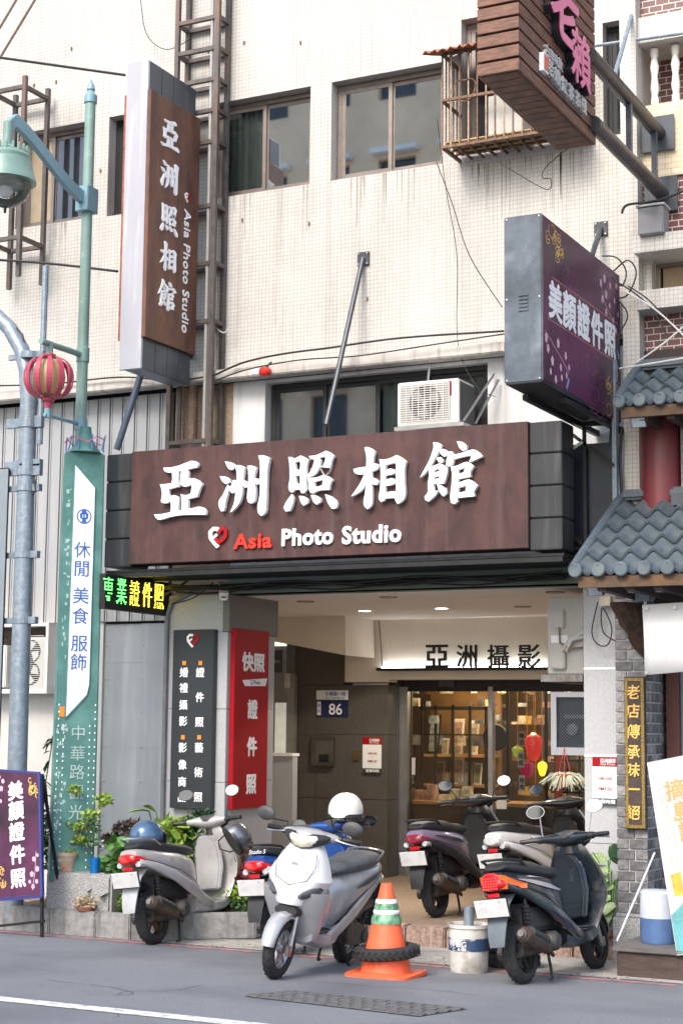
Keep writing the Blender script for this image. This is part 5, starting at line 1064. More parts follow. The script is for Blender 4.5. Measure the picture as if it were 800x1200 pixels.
truss('dark steel ladder frame rising behind the tall brown sign', (X_(209, 60, 12.2), X_(256, 60, 12.2)), 9.6, 4.1, 12.19, 12.365, zrs+[4.15, (zrs[0]+zrs[1])/2, (zrs[1]+zrs[2])/2, (zrs[3]+zrs[4])/2])
truss('steel ladder frame at the far left edge of the tiled wall', (X_(3, 120, 11.95)-.12, X_(3, 120, 11.95)+.26), Z_(20, 100, 12.1), Z_(20, 330, 12.1), 11.95, 12.3, [Z_(20, 112, 12.1), Z_(20, 285, 12.1)])
for u0, u1, r, m, lb in ((262, 245, .027, pipeg, 'thick grey drain pipe running down the tiled wall beside the ladder frame'), (257, 239.5, .016, mat('light_conduit', (.34, .33, .31), .5), 'thin pale conduit beside the thick drain pipe')):
    x = X_(245 if r > .02 else 239.5, 480, 12.2); o = tag(MB().path([(x, 12.2, 10.5), (x, 12.2, 3.95)], r, 12).build('drain_pipe' if r > .02 else 'conduit', m, smooth=True), lb, 'pipe')
x = X_(193, 850, YF-.05); tag(MB().path([(x, YF-.05, 0.1), (x, YF-.05, Z_(193, 722, YF)), (x+.05, YF-.06, Z_(193, 722, YF)+.12), (x+.35, YF-.03, Z_(193, 690, YF))], .022, 8).build('wall_conduit', pipeg, smooth=True), 'grey conduit running down between the metal shutters and the pier', 'pipe')
o = thing('sloping_rods', 'two thin brown rods sloping across the top left corner', 'rod', PY(0, 60, 12)); 
for (a, c) in (((46, -8), (-10, 85)), ((24, -8), (-10, 50))): b = MB(); b.tube(PY(*a, 12.0), PY(*c, 12.0), .012, 6); b.build('rod', mat('brown_rod', (.18, .12, .10), .6, .2), o)
# ================================================================ WINDOW CAGE
YC0 = 12.02
cx0_, cx1_ = X_(518, 120, YC0), X_(518, 120, YC0)+1.15
cz0_, cz1_ = Z_(518, 173, YC0), Z_(518, 64, YC0)
cg = thing('window_cage', 'rusty window cage with corrugated awning beside the wooden box sign', 'window cage', (cx0_, YC0, cz0_)); cm = mat('rusty_bar', (.14, .07, .05), .65, .3, var=.5, scale=20, col2=(.28, .17, .11)); 
for z in (cz0_, cz0_+(cz1_-cz0_)*.5, cz1_):
    for a, c in (((cx0_, YC0, z), (cx1_, YC0, z)), ((cx0_, YC0, z), (cx0_, YF, z)), ((cx1_, YC0, z), (cx1_, YF, z))): b = MB(); b.bar(a, c, .022); b.build('rail', cm, cg)
for i in range(16): x = cx0_+(cx1_-cx0_)*i/15; b = MB(); b.bar((x, YC0, cz0_), (x, YC0, cz1_), .012); b.build('bar', mat('pale_rusty_bar', (.34, .24, .17), .6, .2, var=.4, scale=20) if i % 2 else cm, cg)
for i in range(1, 5): y = YC0+(YF-YC0)*i/5; b = MB(); b.bar((cx0_, y, cz0_), (cx0_, y, cz1_), .010); b.build('bar', cm, cg)
for i in range(12): x = cx0_+(cx1_-cx0_)*i/11; b = MB(); b.bar((x, YC0, cz0_+.01), (x, YF, cz0_+.01), .016); b.build('floor_bar', cm, cg)
for i in range(1, 4): y = YC0+(YF-YC0)*i/4; b = MB(); b.bar((cx0_, y, cz0_+.028), (cx1_, y, cz0_+.028), .014); b.build('floor_bar', cm, cg)
b = MB(); b.box(cx0_+.02, cx1_, YC0+.02, YF-.02, cz0_+.04, cz0_+.05); b.build('cardboard', mat('yellowed_board', (.42, .30, .15), .8, var=.4, scale=6), cg)
b = MB(); n = 44
for k in range(n):
    xa = cx0_-.12+(1.2)*k/n; xb_ = cx0_-.12+1.2*(k+1)/n; f = lambda x: .018*math.sin(x*2*math.pi/.075)
    b.quad((xa, YC0-.14, cz1_-.02+f(xa)), (xb_, YC0-.14, cz1_-.02+f(xb_)), (xb_, YF-.01, cz1_+.16+f(xb_)), (xa, YF-.01, cz1_+.16+f(xa)))
aw = b.build('corrugated_awning', rust2, cg, smooth=True); aw.modifiers.new('s', 'SOLIDIFY').thickness = .005
b = MB(); pp = [Vector((cx0_+.2+math.sin(t)*.09*(1-.3*math.cos(t)), YC0-.008, (cz0_+cz1_)/2+.08+.1*(math.cos(t)*.9-.3*math.cos(2*t)))) for t in [2*math.pi*k/20 for k in range(21)]]; b.path(pp, .006, 5, cap=False); b.build('heart_scroll', cm, cg)
b = MB(); b.box(cx0_+.35, cx0_+.65, 12.15, 12.36, cz0_+.055, cz0_+.42); b.build('ac_unit', acg, cg)
# ================================================================ AIR CONDITIONERS
def ac_unit(lb, x0, x1, y0, y1, z0, z1, m, fan=.36, grp=None, grille=True):
    o = thing('air_conditioner', lb, 'air conditioner', ((x0+x1)/2, y0, z0)); b = MB(); b.box(x0, x1, y0, y1, z0, z1); b.build('casing', m, o, bev=.008)
    w, h = x1-x0, z1-z0
    if grille:
        gx0, gx1, gz0, gz1 = x0+w*.06, x0+w*.86, z0+h*.1, z0+h*.92
        b = MB(); b.box(gx0, gx1, y0-.003, y0+.001, gz0, gz1); b.build('fan_recess', mat('recess_grey', (.32, .32, .31), .6), o); b = MB(); b.lathe([(0, -.002), (min(gx1-gx0, gz1-gz0)*.47, -.002), (min(gx1-gx0, gz1-gz0)*.47, 0)], ((gx0+gx1)/2, y0-.0035, (gz0+gz1)/2), 'y', 32); b.build('fan_opening', blkp, o)
        c = ((gx0+gx1)/2, y0-.01, (gz0+gz1)/2); b = MB(); R = min(gx1-gx0, gz1-gz0)/2*.92
        b.lathe([(0, -.004), (R*.24, -.004), (R*.24, .004)], c, 'y', 16)
        for k in range(3):
            a = 2*math.pi*k/3+.3; pr = [Vector((c[0]+R*r_*math.cos(a+t), c[1], c[2]+R*r_*math.sin(a+t))) for r_, t in ((.2, -.2), (.9, -.35), (.95, .1), (.85, .55), (.2, .5))]; b.loft([pr, [p+Vector((0, .004, 0)) for p in pr]])
        b.build('fan', mat('grey_fan', (.22, .22, .22), .5), o)
        b = MB(); n = max(8, int((gz1-gz0)/.018))
        for k in range(n+1): z = gz0+(gz1-gz0)*k/n; b.box(gx0, gx1, y0-.022, y0-.018, z-.0025, z+.0025)
        for k in range(9): x = gx0+(gx1-gx0)*k/8; b.box(x-.003, x+.003, y0-.0175, y0-.013, gz0, gz1)
        b.build('grille', m, o, kind='stuff')
        b = MB(); b.box(x1-.001, x1+.004, y0+.03, y1-.02, z0+h*.06, z1-h*.06); s_ = b.build('side_grille', greyp, o)
    return o
Ya = 12.0
xa, xb_ = X_(465.5, 470, Ya), X_(537, 470, Ya); zA_, zB_ = Z_(500, 498, Ya), Z_(500, 446, Ya)
o = ac_unit('white outdoor air conditioner standing above the fascia sign under the window', xa, xb_, Ya, 12.33, zA_, zB_, ac)
b = MB(); b.box(xb_-.1, xb_-.06, Ya-.002, Ya-.0005, zB_-.14, zB_-.02); b.build('red_label', redb, o)
b = MB(); b.box(xa-.02, xb_+.05, Ya-.02, 12.38, zA_-.03, zA_-.002); b.build('bracket_rail', alu, o); b = MB(); b.tube((xb_+.06, Ya-.04, zA_), (xb_+.15, 12.38, zA_+.45), .01, 6); b.tube((xb_+.10, Ya+.1, zA_), (xb_+.19, 12.38, zA_+.40), .01, 6); b.tube((xa+.1, 12.36, zB_), (xa+.12, 12.36, zB_+.2), .012, 6); b.build('stay_rods', alu, o)
# unit in the arcade beside the right column (we see its valve side) and the cage below
Yq = 12.62; qx0, qx1 = X_(641, 745, Yq), X_(684, 745, Yq); qz0, qz1 = Z_(662, 790, Yq), Z_(662, 700, Yq)
o = ac_unit('tall grey outdoor unit with valves and hoses beside the grey column', qx0, qx1, Yq, Yq+.7, qz0, qz1, acg, grille=False)
b = MB(); b.box(qx0+.05, qx0+.15, Yq-.03, Yq-.001, qz1-.25, qz1-.10); b.build('valve_cover', acg, o, bev=.01); b = MB(); b.box(qx0+.03, qx0+.17, Yq-.004, Yq-.001, qz1-.36, qz1-.30); b.build('label', white, o)
b = MB(); b.box(qx0+.04, qx0+.16, Yq-.05, Yq-.001, qz0+.04, qz0+.17); b.build('lower_cover', acg, o, bev=.01)
b = MB(); b.path([(qx0+.11, Yq-.03, qz1-.24), (qx0+.12, Yq-.05, qz1-.36), (qx0+.2, Yq-.05, qz1-.41), (qx1, Yq-.02, qz1-.4)], .008, 6); b.build('grey_hose', mat('brown_hose', (.2, .16, .12), .6), o)
for k in (0, 1): b = MB(); b.path([(qx0+.13+k*.04, Yq-.04, qz0+.18), (qx0+.2+k*.02, Yq-.05, qz0+.27), (qx1+.02, Yq-.03, qz0+.33-k*.04)], .016, 8); b.build('white_hose', cablew, o, smooth=True)
b = MB(); b.box(qx0-.04, qx1, Yq-.05, Yq+.7, qz0-.06, qz0-.005); b.build('bracket', mat('rusty_bracket', (.28, .27, .26), .7, .3, var=.4, scale=14, streak=(.2, .09, .05)), o)
Yw = 12.6; wx0, wx1 = X_(645, 850, Yw), X_(686, 850, Yw); wz0, wz1 = Z_(665, 885, Yw), Z_(665, 811, Yw)
o = thing('mesh_cage', 'grey framed mesh cage around a duct below the tall outdoor unit', 'cage', (wx0, Yw, wz0)); fm = mat('cage_frame', (.30, .31, .34), .5, .1, var=.05)
for q in ((wx0, wx0+.045, wz0, wz1), (wx1-.01, wx1, wz0, wz1), (wx0+.046, wx1-.011, wz0, wz0+.06), (wx0+.046, wx1-.011, wz1-.04, wz1)): b = MB(); b.box(q[0], q[1], Yw, Yw+.03, q[2], q[3]); b.build('frame_bar', fm, o)
b = MB(); nx, nz = 9, 22
for i in range(-nz, nx+nz):
    for sgn in (1, -1):
        pass
dxm = (wx1-wx0-.05)/10; dzm = (wz1-wz0-.09)/16
for i in range(10):
    for j in range(16):
        cx_, cz_ = wx0+.045+(i+.5)*dxm, wz0+.06+(j+.5)*dzm
        off = .5*dxm if j % 2 else 0
        for s1 in (-1, 1): b.bar((cx_-dxm/2+off*0, Yw+.012, cz_), (cx_, Yw+.012, cz_+s1*dzm/2), .004); b.bar((cx_+dxm/2, Yw+.012, cz_), (cx_, Yw+.012, cz_+s1*dzm/2), .004)
b.build('expanded_mesh', blkp, o, kind='stuff')
b = MB(); b.box(wx0+.01, wx1, Yw+.04, Yw+.4, wz0+.02, wz1-.01); b.build('duct_box', mat('dark_duct', (.10, .13, .17), .4, .3), o); b = MB(); b.box(wx0+.1, wx1, Yw+.025, Yw+.039, (wz0+wz1)/2+.04, (wz0+wz1)/2+.07); b.lathe([(.03, -.01), (.045, -.01), (.05, 0), (.03, 0)], (wx0+.17, Yw+.03, wz0+.2), 'y', 16); b.build('duct_outlet', galv, o)
# cabinet with twin fans on the left
Yx = 12.3; ux0, ux1 = X_(22, 780, Yx), X_(57.5, 780, Yx)
o = thing('condenser_cabinet', 'white wall cabinet holding a twin fan condenser left of the green pillar', 'air conditioner', (ux0, Yx, 1.9)); cz_0, cz_1 = Z_(40, 810, Yx), Z_(40, 730, Yx)
for q in ((ux0-.9, ux1, cz_0-.02, cz_0+.02), (ux0-.9, ux1, cz_1-.03, cz_1)): b = MB(); b.box(q[0], q[1], Yx-.02, Yx+.2, q[2], q[3]); b.build('cabinet_frame', ac, o)
b = MB(); b.box(ux1-.03, ux1, Yx-.02, Yx+.2, cz_0+.021, cz_1-.031); b.build('cabinet_frame', ac, o); b = MB(); b.box(ux0-.9, ux1-.03, Yx+.16, Yx+.2, cz_0, cz_1); b.build('back', mat('rusty_cavity', (.07, .05, .04), .8, var=.6, scale=12), o)
b = MB(); b.box(ux0-.05, ux1-.04, Yx, Yx+.12, cz_0+.022, cz_1-.13); b.build('unit_body', ac, o)
for k, fz in enumerate((cz_0+.16, cz_0+.36)):
    c = Vector(((ux0+ux1)/2-.03, Yx-.004, fz)); b = MB(); b.lathe([(0, .0), (.105, .0), (.105, .003)], c, 'y', 24); b.build('fan_well', blkp, o); b = MB()
    for t in range(3): a = t*2.09+.4+k; pr = [Vector((c.x+.1*r_*math.cos(a+q), c.y-.006, c.z+.1*r_*math.sin(a+q))) for r_, q in ((.15, -.2), (.95, -.5), (.98, .2), (.85, .75), (.15, .5))]; b.loft([pr, [p+Vector((0, .003, 0)) for p in pr]])
    b.build('fan', ac, o)
b = MB()
for k in range(26): z = cz_0+.05+k*.018; b.box(ux0-.03, ux1-.05, Yx-.022, Yx-.018, z-.002, z+.002)
b.build('grille', ac, o, kind='stuff')
b = MB(); b.box(ux0-.6, ux0-.12, Yx-.03, Yx+.1, cz_0+.03, cz_1-.2); b.build('second_unit', ac, o, bev=.01)
# ================================================================ WIRES
def wire(pts, r, lb, m=cable, Y=None, nm='wire', sag=0, cat='wire'):
    P = [PY(u, v, y) for u, v, y in pts]; out = []
    for i in range(len(P)-1):
        p0 = P[max(i-1, 0)]; p1 = P[i]; p2 = P[i+1]; p3 = P[min(i+2, len(P)-1)]
        for k in range(6):
            t = k/6; out.append(.5*((2*p1)+(p2-p0)*t+(2*p0-5*p1+4*p2-p3)*t*t+(3*p1-p0-3*p2+p3)*t**3))
    out.append(P[-1]); return tag(MB().path(out, r, 6).build(nm, m, smooth=True), lb, cat)
wire([(-10, 66, 11.3), (147, 88, 11.6)], .012, 'thick black cable from the top left to the tall sign')
wire([(-10, 304, 11.9), (60, 309, 11.9), (138, 318, 11.8)], .012, 'black cable crossing behind the green lamp pole at mid height')
wire([(253, 439, 12.2), (285, 425, 12.2), (330, 415, 12.2), (390, 407, 12.2), (470, 396, 12.2), (590, 388, 12.2)], .009, 'upper black cable sagging over the ledge above the lower window')
wire([(250, 447, 12.18), (290, 433, 12.18), (350, 422, 12.18), (420, 417, 12.18), (500, 405, 12.18), (592, 391, 12.18)], .006, 'lower thin black cable sagging over the ledge')
wire([(-5, 452, 12.2), (60, 450, 12.2), (140, 442, 12.2), (205, 446, 12.2), (253, 439, 12.2)], .008, 'black cable lying along the ledge at left')
wire([(511, 190, 12.2), (530, 240, 12.1), (550, 300, 12.0), (588, 360, 11.6)], .004, 'thin wire curving from the window cage to the purple sign')
wire([(512, 140, 12.2), (522, 220, 12.3), (535, 300, 12.3), (536, 400, 12.3), (556, 450, 12.3), (580, 465, 12.2)], .003, 'thin wire hanging down past the air conditioner')
wire([(566, 178, 12.1), (600, 200, 12.0), (640, 222, 11.9), (645, 210, 11.9), (635, 208, 11.9), (640, 195, 11.9), (672, 168, 11.6)], .004, 'looping thin wire under the wooden box sign')
wire([(165, 0, 12.3), (172, 40, 12.3), (195, 58, 12.3), (225, 45, 12.3)], .004, 'thin loop of wire on the tiles near the top of the ladder')
wire([(728, 250, 12.0), (735, 240, 12.0), (770, 235, 11.9), (815, 218, 11.9)], .010, 'black cable bending out from the corner strip to the right')
wire([(732, 120, 12.25), (731, 300, 12.25), (735, 400, 12.25)], .010, 'pale vertical cable down the tile corner strip', cablew)
rd = random.Random(11)
for i, lb in enumerate(('black cable looping from the purple sign to the corner', 'second dark cable in the tangle by the purple sign', 'third dark cable in the tangle, dropping to the roof', 'dark cable in the tangle running right over the brick', 'black cable loop highest in the tangle', 'pale cable crossing the brick tiles to the right', 'pale cable nearest the upper roof', 'short pale cable in the tangle at the corner')):
    k = i; y = 12.0-.02*i
    pt_ = [[(718, 318, 12.1), (735, 305, 12), (745, 320, 12), (735, 345, 12), (722, 350, 12)], [(722, 330, 12.1), (745, 345, 12), (765, 365, 12), (780, 392, 12)], [(722, 350, 12.1), (735, 370, 12), (722, 400, 12), (725, 440, 12), (722, 450, 12)], [(735, 335, 12), (760, 352, 12), (790, 385, 12), (810, 400, 12)], [(705, 300, 12.1), (722, 302, 12), (733, 318, 12), (728, 335, 12), (716, 325, 12)], [(730, 340, 11.95), (770, 365, 11.9), (812, 405, 11.9)], [(725, 432, 11.9), (750, 428, 11.9), (810, 418, 11.9)], [(745, 425, 11.9), (780, 400, 11.9), (812, 372, 11.9)]][i]
    wire(pt_, .006 if i < 5 else .007, lb, cable if i < 5 else cablew, cat='wire')
wire([(700, 705, 12.28), (693, 740, 12.28), (700, 755, 12.28), (712, 755, 12.28), (716, 735, 12.28), (705, 712, 12.28), (706, 740, 12.28), (722, 752, 12.2)], .005, 'looping black wire on the grey column under the roof')
for i, (u0, u1, lb) in enumerate(((716, 718, 'first dark cable hanging between the black panel and red column'), (722, 724, 'second dark cable hanging left of the red column'), (728, 727, 'third dark cable hanging closest to the red column'))): wire([(u0, 500, 12.1), (u0-2, 540, 12.1), (u1+1, 580, 12.1), (u1, 615, 12.1)], .012, lb, pipeg if i == 1 else cable)
wire([(188, 700, 12.3), (215, 684, 12.3), (238, 665, 12.3)], .010, 'dark cable rising behind the LED sign to the canopy'); wire([(202, 708, 12.2), (228, 700, 12.3), (250, 683, 12.3)], .006, 'second dark cable from the LED sign to the canopy')
wire([(270, 383, 12.3), (262, 390, 12.3), (252, 383, 12.3)], .006, 'short white cable from the wall bolt to the drain pipe', cablew)
# dark panel between fascia and neighbour
Yd = 12.05; b = MB(); b.box(X_(661, 570, Yd), X_(717, 570, Yd), Yd, Yd+.04, Z_(690, 655, Yd), Z_(690, 520, Yd)); o = tag(b.build('black_side_panel', mat('navy_black_panel', (.012, .017, .028), .3, var=.3, scale=3)), 'glossy blue-black panel between the fascia sign and the red column', 'panel')
for a, c in (((684, 500), (686, 640)), ((655, 498), (718, 545)), ((661, 618), (700, 655)), ((664, 640), (716, 652))): b = MB(); b.bar(PY(*a, Yd-.04), PY(*c, Yd-.04), .025); b.build('frame_bar', blk, o)
b = MB(); b.box(X_(717, 570, Yd), X_(722, 570, Yd), Yd, Yd+.06, 3.0, 4.5); b.build('edge_tube', galv, o); b = MB(); b.tube(PY(662, 531, Yd-.1), PY(682, 518, Yd-.1), .012, 6); b.build('white_rod', cablew, o)
# ================================================================ SCOOTERS
def sell(x, zc, hw, hh, n=18, p=2.5):
    r = []
    for k in range(n):
        a = 2*math.pi*k/n; c, s = math.cos(a), math.sin(a); r.append(Vector((x, hw*math.copysign(abs(c)**(2/p), c), zc+hh*math.copysign(abs(s)**(2/p), s))))
    return r
def loftx(rows, p=2.5, n=18): return MB().loft([sell(x, zc, hw, hh, n, p) for x, zc, hw, hh in rows])
def lofty(rows, n=14): return MB().loft([[Vector((xc+rx*math.cos(2*math.pi*k/n), y, zc+rz*math.sin(2*math.pi*k/n))) for k in range(n)] for y, xc, zc, rx, rz in rows])
def apron(rows):
    R = []
    for z, hw, xf, xb in rows:
        ring = []
        for k in range(13):
            a = -math.pi/2+math.pi*k/12; ring.append(Vector((xb+(xf-xb)*max(0, math.cos(a))**.75, hw*math.sin(a), z)))
        for k in range(1, 6): t = 1-2*k/6; ring.append(Vector((xb-.012-.028*(1-abs(t))**.5*0, hw*.97*t, z)))
        R.append(ring)
    return MB().loft(R)
AP = [(.235, .11, .97, .89), (.29, .15, 1.01, .93), (.37, .175, 1.05, .96), (.45, .20, 1.10, .985), (.53, .225, 1.17, 1.0), (.62, .235, 1.205, 1.005), (.70, .222, 1.185, .995), (.78, .192, 1.15, .98), (.85, .16, 1.11, .965), (.91, .13, 1.075, .955), (.955, .10, 1.045, .96)]
def wheel(root, x, r, w, spokes, rimm):
    t = MB(); pr = []
    for k in range(13): a = -.6+(math.pi+1.2)*k/12; pr.append((r-.045+.045*math.sin(a), -w/2*math.cos(a)))
    t.lathe(pr+[(r-.075, w*.35), (r-.075, -w*.35)], (x, 0, r), 'y', 36, cap=False); 
    n = 26; g_ = MB()
    ty = t.build('tyre', rub, root, smooth=True, local=True)
    for k in range(n):
        a = 2*math.pi*k/n
        for s in (-1, 1):
            c = Vector((x+(r+.0005)*math.cos(a), s*w*.2, r+(r+.0005)*math.sin(a))); rad = Vector((math.cos(a), 0, math.sin(a))); tg = Vector((-math.sin(a), s*.6, math.cos(a))).normalized(); g_.obox(c-rad*.001, (rad, tg, rad.cross(tg)), (.0022, .014, .004))
    g_.build('tread', rub, ty, local=True, kind='stuff')
    b = MB(); b.lathe([(r-.07, -w*.3), (r-.06, -w*.36), (r-.075, -w*.25), (r-.085, 0), (r-.075, w*.25), (r-.06, w*.36), (r-.07, w*.3), (r-.09, 0)], (x, 0, r), 'y', 32, cap=False); b.lathe([(0, -w*.45), (.03, -w*.42), (.035, w*.42), (0, w*.45)], (x, 0, r), 'y', 16)
    for k in range(spokes):
        a = 2*math.pi*k/spokes+.3; d = Vector((math.cos(a), 0, math.sin(a))); c = Vector((x, 0, r)); b.bar(c+d*.02, c+d*(r-.065), .03, .03)
    b.build('rim', rimm, ty, smooth=True, local=True)
    return ty
def scooter(label, rear, fu, cfg, wb=1.2, lean=4, sc=.92):
    g = cfg.get('z')
    P0 = PG(*rear) if g is None else PZ(rear[0], rear[1], g)
    best = None
    for k in range(720):
        a = k*math.pi/360; q = Vector((P0.x+wb*sc*math.cos(a), P0.y+wb*sc*math.sin(a), 0)); q.z = gz(q.y) if g is None else g
        if (a < math.pi) != (cfg.get('toward', 0) == 0): continue
        e = abs(prj(q)[0]-fu)
        if best is None or e < best[0]: best = (e, q, a)
    q = best[1]; xa = (q-P0).normalized(); za = EZ; ya = za.cross(xa).normalized(); za = xa.cross(ya)
    root = thing('scooter', label, 'scooter', P0, 'scooters parked in front of the studio')
    root.rotation_euler = (Matrix((xa, ya, za)).transposed() @ Matrix.Rotation(R_(-lean), 3, 'X')).to_euler(); root.scale = (sc, sc, sc)
    B, T, SM = cfg['body'], cfg['tail'], cfg['seat']; low = cfg.get('low', B); hc = cfg.get('cowl', B); dk = cfg.get('dark', blkp); L = dict(local=True)
    wheel(root, 0, .215, .10, cfg.get('spokes', 5), cfg['rim']).name = 'rear_wheel'; wheel(root, wb, .212, .09, cfg.get('spokes', 5), cfg['rim']).name = 'front_wheel'
    k_ = wb-1.2
    # tail body
    loftx([(.63, .46, .07, .16), (.55, .50, .12, .20), (.42, .56, .155, .17), (.25, .62, .168, .135), (.05, .66, .16, .11), (-.12, .70, .135, .08), (-.25, .725, .105, .058), (-.30, .735, .08, .04)], 2.8, 24).build('tail_cover', T, root, True, **L)
    for s in (-1, 1):   # lower body trim sweeping from the floor to the tail
        b = MB(); pts = [(.78, .26), (.60, .33), (.40, .43), (.15, .545), (-.1, .63), (-.28, .68)]; R = []
        for i, (x, z) in enumerate(pts): h = (.05, .055, .06, .05, .038, .02)[i]; y = (.150, .165, .178, .170, .140, .10)[i]; R.append([Vector((x, s*(y-.02), z-h)), Vector((x, s*(y+.006), z-h*.8)), Vector((x, s*(y+.010), z+h*.6)), Vector((x, s*(y-.01), z+h))])
        b.loft(R); b.build('side_trim', cfg.get('trim', B), root, True, bev=.004, **L)
    b = MB(); b.box(-.05, .5, -.10, .10, .35, .55); b.build('inner_frame', dk, root, bev=.03, **L)
    loftx([(.60, .725, .06, .02), (.55, .742, .105, .040), (.42, .758, .13, .048), (.26, .765, .142, .05), (.12, .785, .148, .06), (-.06, .80, .14, .055), (-.19, .81, .11, .04), (-.25, .812, .07, .02)], 2.6, 20).build('seat', SM, root, True, **L)
    if cfg.get('stripe'):
        for s in (-1, 1): b = MB(); b.loft([[Vector((x, s*(y+.004), z-h)), Vector((x, s*(y+.008), z-h)), Vector((x, s*(y+.008), z+h)), Vector((x, s*(y+.004), z+h))] for x, y, z, h in ((.40, .172, .62, .004), (.22, .176, .655, .016), (.02, .163, .69, .014), (-.16, .128, .72, .003))]); b.build('side_stripe', cfg['stripe'], root, True, **L)
    # grab rail
    b = MB(); b.path([(-.02, .135, .80), (-.12, .14, .845), (-.24, .10, .86), (-.29, .04, .862), (-.29, -.04, .862), (-.24, -.10, .86), (-.12, -.14, .845), (-.02, -.135, .80)], .0095, 8); b.build('grab_rail', cfg.get('rail', alu), root, True, **L)
    # tail lamp
    tl = cfg.get('lens', redl)
    loftx([(-.20, .69, .115, .045), (-.27, .695, .105, .05), (-.33, .70, .08, .042), (-.345, .70, .055, .03)], 2.4, 20).build('tail_lamp', tl, root, True, **L)
    if cfg.get('bigtail'):
        for s in (-1, 1): b = MB(); b.loft([[Vector((-.32, s*.05, .66)), Vector((-.345, s*.05, .76)), Vector((-.30, s*.10, .75)), Vector((-.28, s*.10, .66))], [Vector((-.10, s*.165, .655)), Vector((-.10, s*.165, .685)), Vector((-.10, s*.15, .69)), Vector((-.10, s*.15, .65))]]); b.build('indicator', oral, root, True, **L)
        b = MB()
        for i in range(6):
            for j in range(5): c = Vector((-.352, -.05+i*.02, .665+j*.018)); b.lathe([(.007, 0), (.005, -.006), (0, -.008)], c, 'x', 6)
        b.build('tail_leds', mat('red_diode', (.8, .03, .03), .3, emit=.8, emc=(.9, .04, .03)), root, kind='stuff', **L)
        loftx([(-.3, .71, .07, .06), (-.335, .715, .065, .06), (-.352, .715, .05, .045)], 3, 18).build('tail_lens', redl, root, True, **L)
    else:
        for s in (-1, 1): loftx([(-.10, .655, .02, .025), (-.20, .655, .032, .028), (-.30, .655, .026, .022)], 2.2, 12).build('indicator', clearl, root, True, **L).location = (0, s*.09, 0)
    b = MB(); b.box(-.325, -.30, -.045, .045, .605, .635); b.build('reflector', redl, root, bev=.004, **L)
    # mudguard + plate
    b = MB(); R = [[Vector((x, y, z)) for y in (-w, 0, w)]+[Vector((x+.012, y, z)) for y in (w, 0, -w)] for x, z, w in ((-.16, .62, .085), (-.25, .55, .08), (-.305, .44, .075), (-.335, .33, .065), (-.34, .27, .055))]; b.loft(R); b.build('mudguard', cfg.get('guard', dk), root, True, **L)
    pt = Vector((-.365, 0, .535)); ax = (EY, Vector((-.25, 0, 1)).normalized(), Vector((1, 0, .25)).normalized()); b = MB(); b.obox(pt, ax, (.125, .063, .003)); b.build('licence_plate', platem, root, bev=.002, **L); b = MB(); b.obox(pt+Vector((.012, 0, 0)), ax, (.13, .068, .004)); b.build('plate_holder', dk, root, **L)
    b = MB()
    for s in (-1, 1): b.lathe([(.007, .002), (.005, -.004), (0, -.005)], pt+ax[1]*.045+Vector((-.002, s*.07, 0)), 'x', 8)
    b.build('plate_bolts', alu, root, kind='stuff', **L)
    # floorboard + tunnel
    b = MB(); R = []
    for x, zt_, zb2, w in ((.52, .345, .22, .13), (.62, .315, .20, .15), (.78, .305, .20, .165), (.92, .31, .21, .165), (1.0+k_, .35, .25, .15)): R.append([Vector((x, -w, zb2+.03)), Vector((x, -w, zt_-.01)), Vector((x, -w+.02, zt_)), Vector((x, w-.02, zt_)), Vector((x, w, zt_-.01)), Vector((x, w, zb2+.03)), Vector((x, w-.05, zb2)), Vector((x, -w+.05, zb2))])
    b.loft(R); b.build('floorboard', low, root, True, bev=.006, **L)
    b = MB(); b.box(.63, .91, -.135, .135, .312, .322); b.build('foot_mat', cfg.get('mat', greyp), root, bev=.004, **L)
    b = MB()
    for i in range(5): b.box(.66+i*.05, .68+i*.05, -.12, .12, .322, .327)
    b.build('mat_ribs', dk, root, kind='stuff', **L)
    # apron
    ro = [(z, hw, xf+k_, xb+k_) for z, hw, xf, xb in AP]
    aw = cfg.get('aw', 1); ro = [(z, hw*aw, xf, xb) for z, hw, xf, xb in ro]
    apron(ro[:6] if cfg.get('two') else ro).build('leg_shield', low, root, True, **L)
    if cfg.get('two'):
        apron([(z, hw*.99*aw, xf+k_+(.012 if .5 < z < .9 else .0), xb+k_) for z, hw, xf, xb in [(.52, .12, 1.20, 1.0)]+[(.60, .175, 1.208, 1.003)]+AP[6:]]).build('front_cover', B, root, True, **L)
    b = MB(); b.loft([[Vector((x, -w, z)), Vector((x, w, z)), Vector((x-.035, w*.8, z)), Vector((x-.035, -w*.8, z))] for z, x, w in ((.40, .965, .12), (.60, .99, .15), (.76, .98, .14), (.87, .955, .08))]); b.build('inner_panel', cfg.get('inner', B), root, True, bev=.012, **L)
    b = MB(); b.lathe([(0, -.012), (.022, -.010), (.026, 0)], (.945+k_, -.07, .79), 'x', 16); b.build('key_lock', chrome, root, True, **L)
    b = MB(); b.box(.94+k_, .955+k_, -.09, .11, .52, .60); b.build('storage_lip', cfg.get('inner', B), root, bev=.006, **L)
    for s in (-1, 1): lofty([(s*.085, 1.195+k_, .585, .012, .012), (s*.11, 1.185+k_, .595, .028, .028), (s*.155, 1.145+k_, .62, .035, .036), (s*.20, 1.085+k_, .65, .034, .03), (s*.215, 1.05+k_, .67, .01, .01)]).build('front_indicator', cfg.get('find', clearl), root, True, **L)
